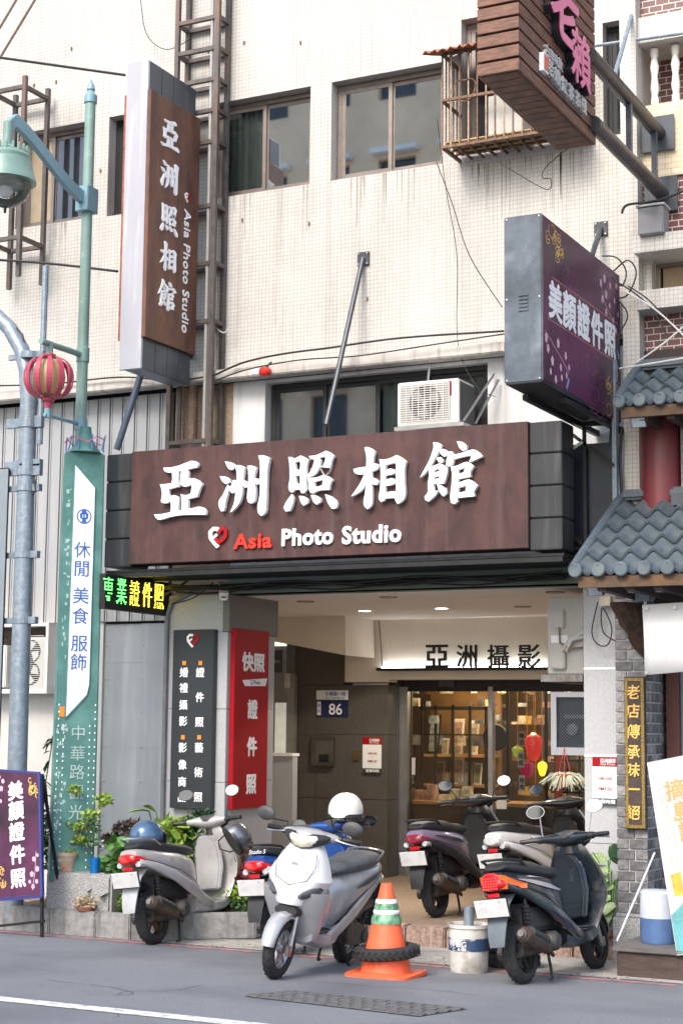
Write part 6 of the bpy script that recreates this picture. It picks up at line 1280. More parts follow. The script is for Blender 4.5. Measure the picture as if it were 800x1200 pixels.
    for s in (-1, 1):
        b = MB(); b.path([(.60, s*.152, .36), (.42, s*.176, .50), (.22, s*.181, .585), (.0, s*.166, .64), (-.2, s*.122, .69)], .0028, 4); b.build('panel_seam', dk, root, **L)
        b = MB(); b.path([(1.0+k_, s*.222, .62), (.995+k_, s*.20, .70), (.985+k_, s*.165, .78), (.97+k_, s*.12, .86)], .003, 4); b.build('panel_seam', dk, root, **L)
        b = MB(); b.path([(.93+k_, s*.20, .99), (.98+k_, s*.15, .965), (1.02+k_, s*.06, .93), (1.01+k_, s*.03, .88)], .0045, 5); b.build('cable', cable, root, True, **L)
    b = MB(); b.path([(1.09+k_, -.13, .88), (1.13+k_, -.155, .80), (1.18+k_, -.12, .70), (1.212+k_, 0, .655), (1.18+k_, .12, .70), (1.13+k_, .155, .80), (1.09+k_, .13, .88)], .003, 4); b.build('front_seam', dk, root, **L)
    if cfg.get('badge'): b = MB(); b.lathe([(.0, .006), (.022, .005), (.028, 0)], (1.150+k_, 0, .79), 'x', 16); b.build('front_badge', alu, root, **L)
    # horn mouth
    b = MB(); b.loft([sell(1.12+k_, .47, .10, .045, 14), sell(1.19+k_, .475, .085, .035, 14)]); b.build('front_grille', dk, root, True, **L)
    # fender + fork
    b = MB(); R = []
    for k in range(11):
        a = R_(8+150*k/10); r = .238+.012*math.sin((a)); w = .062*(.55+.45*math.sin(a)**.5 if a > 0 else .5); c = Vector((wb, 0, .212)); d = Vector((math.cos(a), 0, math.sin(a)))
        R.append([c+d*(r-.035)+EY*-w, c+d*(r-.006)+EY*-w*.9, c+d*(r+.012), c+d*(r-.006)+EY*w*.9, c+d*(r-.035)+EY*w, c+d*(r-.012)+EY*w*.8, c+d*r, c+d*(r-.012)+EY*-w*.8])
    b.loft(R); b.build('front_fender', cfg.get('fender', B), root, True, ang=60, **L)
    for s in (-1, 1): b = MB(); b.tube((wb-.02, s*.072, .20), (wb-.10, s*.06, .52), .018, 10); b.box(wb-.03, wb+.03, s*.072-.012, s*.072+.012, .17, .24); b.build('fork', cfg.get('fork', alu), root, True, **L)
    # handlebar
    hx = .985+k_
    b = MB(); b.lathe([(.055, .88), (.05, .98), (0, .98)], (hx, 0, 0), 'z', 14); b.build('steering_neck', dk, root, True, **L)
    lofty([(-.235, hx-.075, 1.0, .018, .016), (-.19, hx-.06, 1.0, .035, .028), (-.11, hx-.02, .995, .075, .046), (-.05, hx+.005, .99, .10, .062), (0, hx+.012, .988, .108, .066), (.05, hx+.005, .99, .10, .062), (.11, hx-.02, .995, .075, .046), (.19, hx-.06, 1.0, .035, .028), (.235, hx-.075, 1.0, .018, .016)], 18).build('handlebar_cowl', hc, root, True, **L)
    lofty([(-.165, hx+.022, 1.0, .01, .012), (-.13, hx+.042, .985, .03, .032), (-.06, hx+.078, .965, .047, .048), (0, hx+.088, .955, .050, .05), (.06, hx+.078, .965, .047, .048), (.13, hx+.042, .985, .03, .032), (.165, hx+.022, 1.0, .01, .012)], 14).build('headlamp', cfg.get('head', headl), root, True, **L)
    lofty([(-.178, hx+.018, 1.0, .01, .012), (-.14, hx+.034, .985, .034, .036), (-.06, hx+.071, .965, .049, .054), (0, hx+.081, .955, .052, .056), (.06, hx+.071, .965, .049, .054), (.14, hx+.034, .985, .034, .036), (.178, hx+.018, 1.0, .01, .012)], 14).build('headlamp_rim', dk, root, True, **L)
    loftx([(hx-.10, 1.01, .03, .012), (hx-.06, 1.035, .075, .016), (hx-.0, 1.046, .06, .012), (hx+.03, 1.045, .03, .006)], 2.2, 14).build('dashboard', greyp, root, True, **L)
    for s in (-1, 1):
        b = MB(); b.path([(hx-.07, s*.20, 1.0), (hx-.085, s*.25, 1.002), (hx-.105, s*.37, 1.0)], [.017, .019, .018], 10); b.build('grip', dk, root, True, **L)
        b = MB(); b.path([(hx-.03, s*.20, .995), (hx-.03, s*.26, .985), (hx-.065, s*.36, .975)], .006, 6); b.build('brake_lever', alu, root, True, **L)
        b = MB(); b.lathe([(.026, -.02), (.028, 0), (.026, .02)], (hx-.07, s*.215, 1.0), 'y', 12); b.build('switch_block', dk, root, True, **L)
        tl_ = cfg.get('mir', (.10, .17)); mx_, mz_ = hx-.03+cfg.get('mfx', 0), 1.0+tl_[1]; my = s*(.19+tl_[0])
        b = MB(); b.path([(hx-.06, s*.19, 1.01), (hx-.055, s*(.20), 1.06), (mx_+.01, my-s*.03, mz_-.03), (mx_+.012, my, mz_)], .0055, 6); st_ = b.build('mirror_stem', cfg.get('stem', blkp), root, True, **L)
        n_ = Vector((-1, -s*.12, .1)).normalized(); u_ = Vector((0, 0, 1)); sv = n_.cross(u_).normalized(); uv = sv.cross(n_); c = Vector((mx_, my, mz_)); b = MB(); R = []
        for d_, f_ in ((.028, .35), (.024, .7), (.010, .98), (0, 1), ): R.append([c-n_*d_+sv*.076*f_*math.cos(t)+uv*.052*f_*math.sin(t) for t in [2*math.pi*k/20 for k in range(20)]])
        b.loft(R); mh_ = b.build('mirror', cfg.get('mirc', blkp), root, True, **L); b = MB(); R = [[c+n_*(.001+.001*j)+sv*.070*math.cos(t)+uv*.046*math.sin(t) for t in [2*math.pi*k/20 for k in range(20)]] for j in range(2)]; b.loft(R); b.build('mirror_glass', mirr, mh_, **L)
    # engine, belt case, exhaust, shock, stand
    loftx([(-.06, .23, .06, .05), (.05, .25, .085, .075), (.25, .27, .10, .085), (.40, .27, .09, .07), (.48, .28, .06, .05)], 3, 14).build('engine', eng, root, True, **L)
    b = MB(); b.loft([[Vector((x, y, z)) for x, z in ((-.09, .17), (-.11, .22), (-.07, .28), (.12, .34), (.32, .36), (.42, .32), (.43, .25), (.36, .19), (.12, .17))] for y in (.085, .135)]); b.lathe([(0, .155), (.07, .15), (.085, .135)], (.33, 0, .275), 'y', 18); b.lathe([(0, .15), (.045, .147), (.055, .135)], (.0, 0, .225), 'y', 16); b.build('belt_case', eng, root, True, bev=.012, **L)
    b = MB(); b.path([(.36, -.06, .20), (.30, -.11, .17), (.2, -.14, .20), (.1, -.15, .235)], .016, 8); b.build('exhaust_pipe', exh, root, True, **L)
    b = MB(); b.path([(.14, -.155, .225), (.11, -.157, .237), (-.05, -.165, .285), (-.26, -.172, .345), (-.285, -.173, .352)], [.03, .052, .058, .056, .035], 16); mf = b.build('muffler', exh, root, True, **L)
    b = MB(); b.path([(.05, -.185, .28), (-.20, -.195, .355)], .04, 12); b.build('heat_shield', dk, mf, True, **L); b = MB(); b.lathe([(.016, -.02), (.022, -.02), (.022, .01), (.016, .01)], (-.29, -.173, .354), 'x', 12); b.build('tail_pipe', alu, mf, True, **L)
    b = MB(); b.lathe([(0, -.19), (.045, -.185), (.07, -.16), (.075, -.10)], (.27, 0, .27), 'y', 18); b.build('fan_cover', eng, root, True, **L)
    for s in (-1, 1):
        b = MB(); p0, p1 = Vector((-.01, s*.10, .25)), Vector((-.07, s*.115, .58)); b.tube(p0, p1, .012, 8)
        for k in range(7): c = p0+(p1-p0)*(.35+k*.08); b.tube(c, c+(p1-p0)*.035, .026, 10)
        b.build('shock_absorber', dk, root, True, **L)
        b = MB(); b.path([(.30, s*.07, .20), (.24, s*.11, .08), (.20, s*.13, .012), (.15, s*.135, .01)], .011, 8); b.build('stand_leg', dk, root, True, **L)
    loftx([(.25, .41, .075, .05), (-.0, .47, .07, .05), (-.13, .47, .055, .04)], 3, 14).build('air_box', dk, root, True, **L).location = (0, .07, 0)
    return root
F = []
cg_ = dict(body=champ, tail=champ, seat=seatm, rim=exh, rail=alu, mir=(.05, .25), mfx=.03, trim=champ, guard=mat('light_guard', (.36, .37, .38), .4), inner=champ, mat=champ)
s_grey = scooter('champagne grey scooter parked furthest left beside the planter', (180, 1107), 270, cg_, wb=1.27, lean=7)
cb_ = dict(body=bluep, tail=bluep, seat=seatm, rim=exh, rail=blk, stem=blkp, mir=(.16, .02), lens=redl, trim=whitep, inner=bluep, low=bluep)
s_blue = scooter('blue and silver scooter mostly hidden behind the silver one', (326, 1119), 414, cb_, wb=1.27, lean=5)
cs_ = dict(stripe=greyp, aw=1.1, body=whitep, tail=silver, seat=seatg, rim=alu, two=True, low=silver, cowl=silver, trim=silver, inner=silver, toward=1, badge=1, fender=silver, find=mat('smoked_lens', (.05, .052, .06), .08, coat=.6), rail=alu, mir=(.15, .10), mfx=.06, mirc=greyp, mat=seatg)
s_silver = scooter('white and silver scooter facing the street in the centre', (402, 1128), 322, cs_, wb=1.27, lean=8)
cl_ = dict(stripe=chrome, body=mat('gloss_black', (.012, .012, .014), .2, coat=.6), tail=lilac, seat=seatm, rim=blkp, z=PZ0, rail=blk, inner=blkp, trim=blkp, mir=(.12, .16), lens=mat('dark_red_lens', (.2, .02, .04), .2, coat=.5))
s_lilac = scooter('lilac tailed black scooter parked on the arcade floor by the door', (512, 1075), 582, cl_, wb=1.27, lean=6)
cw_ = dict(body=cl_['body'], tail=whitep, seat=seatm, rim=blkp, z=PZ0, rail=blk, inner=blkp, trim=whitep, mir=(.12, .14), lens=clearl)
s_white = scooter('black and white scooter squeezed between the lilac and the navy ones', (607, 1079), 690, cw_, wb=1.27, lean=6)
ck_ = dict(stripe=silver, body=dkblue, tail=dkblue, seat=seatm, rim=blkp, bigtail=1, trim=dkblue, rail=blk, mir=(.06, .22), mfx=.0, guard=mat('slate_guard', (.10, .12, .14), .4), stem=alu, mirc=alu, mat=greyp)
s_dark = scooter('dark navy scooter with big orange tail lamp parked near the brick pillar', (613, 1153), 699, ck_, wb=1.27, lean=8)
# logo writing on seats/tails
def onroot(root, p): return root
txt('Studio S', (-.258, 0, .81), white, s_blue, xd=(0, -1, 0), up=(-.2, 0, 1), w=.16, ext=.001, off=.01, shear=.4, local=True)
txt('S-max', (.12, -.172, .69), blkp, s_white, xd=(1, 0, .05), up=(0, 0, 1), w=.16, ext=.002, off=.02, shear=.4, local=True)
# helmets
def helmet(root, loc, m, lb, rot=(0, 0, 0), vis=None, r=.128):
    R4 = root.matrix_basis if True else None
    w = Matrix.LocRotScale(root.location, root.rotation_euler, root.scale) @ Vector(loc)
    o = thing('helmet', lb, 'helmet', w, 'helmets left on the scooters'); o.rotation_euler = rot
    b = MB(); R = []
    for k in range(9):
        a = math.pi/2*k/8; rr_ = r*math.cos(a)**.9 if k < 8 else .002; z = r*.95*math.sin(a); R.append([Vector((rr_*1.12*math.cos(t), rr_*math.sin(t), z)) for t in [2*math.pi*j/28 for j in range(28)]])
    R.insert(0, [Vector((r*1.08*math.cos(t), r*.96*math.sin(t), -.045)) for t in [2*math.pi*j/28 for j in range(28)]])
    b.loft(R); b.build('shell', m, o, True, local=True)
    b = MB(); b.lathe([(r*1.045, -.05), (r*1.07, -.045), (r*1.06, -.02), (r*1.03, -.02)], (0, 0, 0), 'z', 28); b.build('edge_trim', blkp, o, True, local=True)
    if vis:
        b = MB(); R = []
        for j in range(9): t = -1.1+2.2*j/8; R.append([Vector((r*f*1.13*math.cos(t), r*f*1.02*math.sin(t), z)) for f, z in ((1.02, .035), (1.10, .0), (1.14, -.06), (1.12, -.062), (1.07, .0), (1.0, .03))])
        b.loft(R); b.build('visor', vis, o, True, local=True)
    b = MB(); b.path([(0, -r, -.03), (0, -r*.8, -.12), (0, 0, -.16), (0, r*.8, -.12), (0, r, -.03)], .006, 6); b.build('chin_strap', blkp, o, local=True)
    return o
hb = s_grey.rotation_euler.z
helmet(s_grey, (.0, 0, .885), mat('blue_grey_shell', (.06, .12, .22), .25, .3, var=.05, coat=.6), 'blue-grey open helmet resting on the seat of the leftmost scooter', (0, 0, hb+R_(-10)), glassmat('visor_smoke', (.55, .6, .65), .05, .6))
helmet(s_grey, (.90, -.34, .82), mat('steel_grey_shell', (.16, .17, .19), .22, .6, var=.05, coat=.5), 'dark silver helmet hanging from the right grip of the leftmost scooter', (R_(35), R_(50), hb), None, .125)
w_ = PY(405, 950, s_blue.location.y+.85); hh = helmet(s_blue, (0, 0, 0), mat('white_shell', (.74, .73, .70), .25, coat=.5), 'white half helmet hung on the mirror of the blue scooter', (0, 0, hb), None, .135); hh.location = w_; hh.scale = (1, 1, 1.1)
wire([(404, 955, w_.y), (405, 975, w_.y), (404, 990, w_.y)], .006, 'thin strap dangling below the white helmet', cable, cat='strap')
# ================================================================ SMALL THINGS ON THE ROAD
pc = PG(452, 1143); o = thing('traffic_cone', 'faded orange traffic cone wrapped in green and white tape', 'traffic cone', pc)
hc_ = .60; b = MB(); b.lathe([(.185, .02), (.17, .03), (.135, .18), (.042, hc_-.02), (.036, hc_), (0, hc_)], pc, 'z', 32); b.build('cone_body', orange, o, smooth=True)
b = MB(); R = [[pc+Vector((.235*f*math.copysign(abs(math.cos(t))**.45, math.cos(t)), .235*f*math.copysign(abs(math.sin(t))**.45, math.sin(t)), z+.006*math.sin(3*t))) for t in [2*math.pi*j/32 for j in range(32)]] for z, f in ((0, 1), (.025, 1), (.03, .96), (.03, .7))]; b.loft(R); b.build('base', orange, o, smooth=True)
def crad(z): return .135+(.042-.135)*(z-.18)/(hc_-.2)+.003
tapeg = mat('green_tape', (.03, .25, .09), .35, var=.6, scale=18, col2=(.25, .5, .32)); 
for z0_, z1_, m, nm in ((.34, .40, tapeg, 'green_tape'), (.402, .43, white, 'white_tape'), (.432, .47, tapeg, 'green_tape'), (.472, .50, white, 'white_tape')):
    b = MB(); b.lathe([(crad(z0_)+.004*random.random(), z0_), (crad((z0_+z1_)/2)+.006, (z0_+z1_)/2), (crad(z1_)+.002, z1_)], pc+Vector((0, 0, 0)), 'z', 26, cap=False); b.build(nm, m, o, smooth=True)
def tyre(c, R, w, lb, axis='z', group=None, tilt=None):
    b = MB(); pr = []
    for k in range(15): a = -.7+(math.pi+1.4)*k/14; pr.append((R-.045+.045*math.sin(a), -w/2*math.cos(a)))
    b.lathe(pr+[(R-.08, w*.3), (R-.08, -w*.3)], (0, 0, 0), axis, 40, cap=False)
    n = 30
    for k in range(n):
        a = 2*math.pi*k/n; rad = Vector((math.cos(a), math.sin(a), 0))
        for s in (-1, 1): tg = Vector((-math.sin(a), math.cos(a), s*.9)).normalized(); b.obox(rad*(R-.001)+EZ*s*w*.2, (rad, tg, rad.cross(tg)), (.003, .016, .006))
    t = tag(b.build('tyre', rub, smooth=True), lb, 'tyre', group); t.location = c
    if tilt: t.rotation_euler = tilt
    return t
tyre(pc+Vector((0, 0, .155)), .225, .085, 'scooter tyre slipped over the orange traffic cone', tilt=(R_(2), R_(-3), 0))
pb3 = PG(549, 1139); o = thing('concrete_bucket', 'white paint bucket filled with concrete holding a short grey pipe', 'bucket', pb3)
b = MB(); b.lathe([(0, 0), (.122, 0), (.130, .03), (.142, .30), (.150, .302), (.150, .325), (.142, .325), (.138, .30), (0, .30)], pb3, 'z', 32); b.build('pail', mat('dirty_white_pail', (.60, .59, .57), .55, var=.12, scale=8, dirt=((.22, .19, .17), 6, .48, .68)), o, smooth=True)
b = MB(); b.lathe([(.1375, .15), (.1405, .235)], pb3, 'z', 32, cap=False); b.build('blue_label_band', mat('worn_blue_label', (.035, .07, .16), .5, var=.3, scale=14, dirt=((.55, .55, .56), 9, .54, .62)), o, smooth=True)
cd_ = (Vector((0, 0, 0))-pb3); cd_.z = 0; cd_.normalize(); rt = Vector((-cd_.y, cd_.x, 0))
for i, ch in enumerate('TEG'): a = -.75+i*.28; n_ = cd_*math.cos(a)+rt*math.sin(a); txt(ch, pb3+n_*.1425+EZ*.20, white, o, xd=EZ.cross(n_), em=.05, ext=.002, off=.005)
for i, ch in enumerate('CAM'): a = -.75+i*.28; n_ = cd_*math.cos(a)+rt*math.sin(a); txt(ch, pb3+n_*.1415+EZ*.165, white, o, xd=EZ.cross(n_), em=.032, ext=.002, off=.004)
b = MB(); b.lathe([(.035, .28), (.035, .44), (.028, .44), (.028, .28)], pb3, 'z', 18); b.build('pipe_stub', galv, o, smooth=True)
b = MB(); b.lathe([(0, .305), (.136, .303)], pb3, 'z', 24); b.build('concrete_fill', conc, o)
pt_ = PG(590, 1136)+Vector((.0, .15, 0))
for k in range(2): tyre(pt_+Vector((.01*k, .01*k, .05+k*.1)), .20, .10, ['lower of two old tyres stacked behind the bucket', 'upper of two old tyres stacked behind the bucket'][k], group='old tyres stacked by the kerb')
# ================================================================ PLANTERS AND PLANTS
YPl = 11.12
o = thing('stone_planter', 'low grey stone planter box running along the pier at left', 'planter', (X_(100, 1090, YPl), YPl, 0)); gz_ = gz(YPl)-.01
xpa, xpb, xpc = X_(-20, 1085, YPl), X_(57, 1085, YPl), X_(152, 1085, YPl); zpt = Z_(100, 1068, YPl)
for a, c in ((xpa, xpb), (xpb+.006, (xpb+xpc)/2+.06), ((xpb+xpc)/2+.066, xpc)):
    b = MB(); b.box(a, c, YPl, YPl+.09, gz_, zpt); b.build('planter_stone', stonem, o, bev=.01)
b = MB(); b.loft([[Vector((xpc+.004, YPl+.01, z)), Vector((xpc+.004, YPl+.1, z)), Vector((xpc+.75, YPl+.75, z)), Vector((xpc+.75, YPl+.66, z))] for z in (gz_, zpt)]); b.build('planter_stone', stonem, o, bev=.01)
b = MB(); b.box(X_(230, 1090, 11.8), X_(330, 1090, 11.8), 11.95, 12.05, -.01, .2); b.build('planter_stone', stonem, o, bev=.01)
b = MB(); b.add([(xpa, YPl+.09, zpt-.03), (xpc, YPl+.09, zpt-.03), (xpc+.7, YPl+.7, zpt-.03), (X_(330, 1090, 11.8), 11.96, zpt-.03), (X_(330, 1090, 11.8), YF-.035, zpt-.03), (xpa, YF-.035, zpt-.03)], [(0, 1, 2, 3, 4, 5)]); b.build('soil', soil, o)
xga, xgb = X_(50, 1040, YPl+.06), X_(127, 1040, YPl+.06); zgt = Z_(90, 1024, YPl+.06)
b = MB(); b.box(xga, xgb, YPl+.095, YPl+.65, zpt-.04, zgt); tag(b.build('granite_block', granite, bev=.02), 'square speckled granite block under the green pillar and flower pots', 'block')
def leafmesh(L, W, m, nm='leaf', fold=.25, curl=.3, n=6):
    b = MB(); vs = []; 
    for i in range(n+1):
        t = i/n; w = W/2*math.sin(math.pi*min(1, t*.93+.07))**.7*(1-.15*t); z = -curl*L*t*t
        if i == n: w = .001
        vs += [(L*t, -w, z+fold*w), (L*t, 0, z), (L*t, w, z+fold*w)]
    fs = []
    for i in range(n): fs += [(3*i, 3*i+1, 3*i+4, 3*i+3), (3*i+1, 3*i+2, 3*i+5, 3*i+4)]
    b.add(vs, fs); return meshof(b, nm, m, smooth=True)
def plant(nm, lb, base, leaves, stems=(), cat='plant', group=None):
    return thing(nm, lb, cat, base, group)
def foliage(root, blobs, n, size, m, seed=0, nm='foliage', up=.3):
    rd = random.Random(seed); b = MB()
    for i in range(n):
        c, r = rd.choice(blobs); c = Vector(c); 
        while True:
            d = Vector((rd.uniform(-1, 1), rd.uniform(-1, 1), rd.uniform(-1, 1)))
            if .25 < d.length < 1: break
        p = c+Vector((d.x*r[0], d.y*r[1], d.z*r[2])); s = size*rd.uniform(.5, 1.3); t = Vector((rd.gauss(0, 1), rd.gauss(0, 1), rd.gauss(up, .6))).normalized(); q = t.cross(Vector((rd.gauss(0, 1), rd.gauss(0, 1), rd.gauss(0, 1)))).normalized()
        b.add([p, p+t*s*.5+q*s*.28, p+t*s, p+t*s*.5-q*s*.28], [(0, 1, 2, 3)])
    return b.build(nm, m, root, kind='stuff')
def stems(root, base, tips, r=.006, m=bark, nm='stem'):
    rd = random.Random(1)
    for t in tips:
        a, c = Vector(base), Vector(t); md = (a+c)/2+Vector((rd.uniform(-.04, .04), rd.uniform(-.04, .04), 0)); b = MB(); b.path([a, md, c], [r, r*.8, r*.4], 6); b.build(nm, m, root, True)
def pot(root, p, r, h, m, rim=True, nm='pot'):
    b = MB(); pr = [(0, 0), (r*.72, 0), (r*.96, h*.8), (r*1.05, h*.8), (r*1.08, h), (r*.95, h), (r*.9, h*.86), (0, h*.86)] if rim else [(0, 0), (r*.8, 0), (r, h), (r*.93, h), (r*.9, h*.88), (0, h*.88)]
    b.lathe(pr, p, 'z', 28); b.build(nm, m, root, smooth=True); b = MB(); b.lathe([(0, h*.9), (r*.9, h*.9)], p, 'z', 16); b.build('soil', soil, root)
YQ = YPl+.2
def q_(u, v, Y=YQ): return PY(u, v, Y)
p = q_(77, 1021); p.z = zgt+.001; o = thing('potted_shrub', 'light green leafy shrub in a patterned terracotta pot on the granite block', 'potted plant', p)
pot(o, p, .095, .155, mat('painted_terracotta', (.50, .40, .30), .8, var=.3, scale=18, dirt=((.42, .2, .12), 7, .5, .65)))
tips = [q_(95, 955), q_(122, 935), q_(68, 985), q_(88, 925), q_(112, 955), q_(80, 975)]; stems(o, p+EZ*.14, tips)
foliage(o, [(q_(u, v), (a, .07, c)) for u, v, a, c in ((92, 968, .10, .05), (108, 955, .07, .045), (122, 937, .065, .045), (88, 925, .05, .04), (72, 975, .08, .04), (95, 985, .07, .03), (80, 1000, .08, .03), (76, 960, .06, .03))], 1100, .04, leaf_y, 1)
p = q_(111, 1019); p.z = zgt+.001; o = thing('blue_potted_plant', 'small white flowered plant in a bright blue pot', 'potted plant', p); pot(o, p, .045, .12, mat('blue_pot', (.0, .12, .38), .4), False)
foliage(o, [(q_(110, 985), (.08, .05, .09)), (q_(112, 968), (.04, .04, .06))], 160, .035, leaf_g, 2); foliage(o, [(q_(103, 992), (.06, .05, .03)), (q_(118, 988), (.05, .04, .03)), (q_(110, 975), (.04, .03, .04))], 45, .022, mat('white_petal', (.7, .7, .68), .6), 3, 'flowers')
def rosette(nm, lb, base, n, L, W, m, hgt, spread, seed, spots=None, cat='plant', potm=None):
    o = thing(nm, lb, cat, base); rd = random.Random(seed); lm = leafmesh(L, W, m); b = MB()
    for i in range(n):
        a = rd.uniform(0, 2*math.pi); h = rd.uniform(.15, 1)*hgt; d = rd.uniform(.2, 1)*spread; q = Vector(base)+Vector((math.cos(a)*d*.6, math.sin(a)*d*.6, h)); inst(lm, 'leaf', o, q, (rd.uniform(-.9, .9), rd.uniform(-.7, .2), a+rd.uniform(-.5, .5)), (rd.uniform(.7, 1.15),)*3); b.path([Vector(base), (Vector(base)+q)/2+Vector((0, 0, h*.1)), q], .004, 5)
    b.build('stems', leaf_g, o, kind='stuff'); return o
def gp2(u, v, Y): p = PY(u, v, Y); p.z = zpt-.03; return p
rosette('broadleaf_plant', 'bright green broad-leaved plant beside the blue pot', gp2(146, 1050, 11.5), 34, .24, .13, leaf_b, .62, .26, 3)
rosette('broadleaf_plant', 'yellow-green broad-leaved plant behind the leftmost scooter seat', gp2(196, 1040, 11.95), 44, .18, .13, leaf_y, .80, .34, 5)
o = thing('brown_shrub', 'small brown-leaved shrub behind the blue pot', 'shrub', gp2(150, 1040, 12.0)); stems(o, o.location, [q_(150, 968, 12), q_(160, 980, 12), q_(138, 985, 12)], .006); foliage(o, [(q_(150, 972, 12.0), (.16, .1, .07)), (q_(133, 985, 12.0), (.10, .1, .05)), (q_(165, 978, 12.0), (.08, .1, .05))], 800, .05, leaf_br, 6)
o = thing('green_shrub', 'dark green shrub behind the handlebar of the leftmost scooter', 'shrub', gp2(225, 1040, 12.1)); stems(o, o.location, [q_(225, 970, 12.1), q_(240, 955, 12.1), q_(205, 975, 12.1)], .007); foliage(o, [(q_(230, 985, 12.0), (.2, .1, .14)), (q_(228, 975, 12.1), (.16, .12, .10)), (q_(238, 958, 12.1), (.07, .08, .06)), (q_(205, 985, 12.1), (.14, .12, .08)), (q_(215, 1010, 12.1), (.2, .1, .12))], 2200, .05, leaf_d, 7); foliage(o, [(q_(232, 968, 12.0), (.15, .1, .09)), (q_(210, 990, 12.0), (.12, .1, .08))], 700, .055, leaf_g, 17, 'light_foliage')
o = thing('low_green_bush', 'low green bush in the planter under the broad leaves', 'bush', gp2(140, 1060, 11.45)); foliage(o, [(gp2(140, 1060, 11.45)+EZ*.12, (.22, .14, .14)), (gp2(165, 1060, 11.6)+EZ*.1, (.2, .12, .13))], 1900, .055, leaf_g, 8); foliage(o, [(gp2(148, 1060, 11.4)+EZ*.09, (.14, .1, .08))], 900, .04, leaf_y, 18, 'yellow_foliage')
o = thing('dried_flower_bowl', 'brown bowl of dried pale flowers on the planter edge', 'bowl', gp2(100, 1062, YPl+.06)); b = MB(); bp = gp2(100, 1062, YPl+.045); bp.z = zpt+.001; b.lathe([(0, 0), (.06, 0), (.09, .035), (.085, .035), (.05, .01)], bp, 'z', 20); b.build('bowl', terra, o, smooth=True); foliage(o, [(bp+Vector((0, 0, .06)), (.12, .05, .05))], 260, .035, mat('dried_petals', (.5, .42, .30), .8, var=.4), 9)
# vine on the left of the pillar
o = thing('climbing_vine', 'tall thin vine climbing between the white wall and green pillar', 'vine', gp2(52, 1010, 11.75)); vp = [q_(u, v, 11.75) for u, v in ((56, 1020), (52, 985), (57, 950), (54, 915), (60, 880), (62, 862))]; b = MB(); b.path(vp, .005, 6); b.build('stem', leaf_d, o, True); lm = leafmesh(.12, .035, leaf_g); rd = random.Random(9)
for i in range(34):
    k = rd.random()*4.99; q = vp[int(k)].lerp(vp[int(k)+1], k % 1); inst(lm, 'leaf', o, q, (rd.uniform(-.3, .3), rd.uniform(-.2, .8), rd.choice((math.pi, math.pi*.8, -math.pi*.7, 0))+rd.uniform(-.5, .5)), (rd.uniform(.7, 1.2),)*3)
foliage(o, [(q_(52, 975, 11.8), (.14, .1, .2)), (q_(50, 1000, 11.8), (.14, .1, .14))], 420, .06, leaf_d, 12)
# red coleus with low greens behind the blue scooter
o = thing('red_leaf_plant', 'red leaved coleus plant between the leftmost and blue scooters', 'plant', gp2(290, 1060, 12.1)); foliage(o, [(q_(288, 1022, 12.1), (.18, .1, .08)), (q_(300, 1032, 12.1), (.12, .1, .06)), (q_(278, 1035, 12.1), (.1, .1, .06))], 700, .08, leaf_r, 13)
o = thing('low_ground_plant', 'low yellow-green plant under the red leaves', 'plant', gp2(290, 1060, 12.0)); foliage(o, [(q_(288, 1048, 12.0), (.2, .1, .05)), (q_(270, 1050, 12.0), (.12, .1, .05))], 900, .045, leaf_y, 14); foliage(o, [(q_(290, 1058, 12.0), (.25, .1, .07))], 300, .045, leaf_g, 15, 'green_foliage')
o = thing('dried_hanging_leaves', 'dry brown withered leaves hanging on the pier wall', 'dried plant', PX(291, 985, xp1+.03)); foliage(o, [(PX(291, 990, xp1+.04), (.02, .05, .06)), (PX(288, 1000, xp1+.04), (.02, .03, .05))], 60, .06, leaf_br, 16, up=-.6)
# right: dieffenbachia
pr_ = Vector((X_(706, 1095, 12.2), 12.22, .0)); pr_.x = X_(704, 1080, 12.22); o = thing('variegated_plant', 'tall plant with striped broad leaves in a pot between column and brick pillar', 'potted plant', pr_); pot(o, pr_+EZ*.02, .09, .2, terra)
var = mat('variegated_leaf', (.06, .16, .04), .4, var=.3, scale=30, stretch=(1, 8, 1), col2=(.42, .52, .25)); lm = leafmesh(.34, .13, var, curl=.35); ld_ = leafmesh(.17, .14, leaf_d); b = MB()
for u, v, rz, ry in ((712, 1008, 170, -.1), (716, 1020, 185, .05), (712, 1030, 200, .2), (718, 1040, 160, .1), (715, 1052, 190, .2), (720, 1060, 215, .35), (708, 1046, 175, .1), (722, 1030, 100, .2), (716, 1068, 240, .5)):
    q = PY(u, v, 12.15); inst(lm, 'leaf', o, q, (R_(-50), ry, R_(rz)), (.85, .85, .85)); b.path([pr_+EZ*.2, (pr_+q)/2+Vector((.03, 0, .08)), q], .006, 5)
inst(ld_, 'dark_leaf', o, PY(716, 990, 12.12), (R_(80), R_(60), R_(20)))
b.path([pr_+EZ*.2, PY(714, 1010, 12.12), PY(716, 990, 12.12)], .005, 5); b.build('stems', leaf_b, o, kind='stuff')
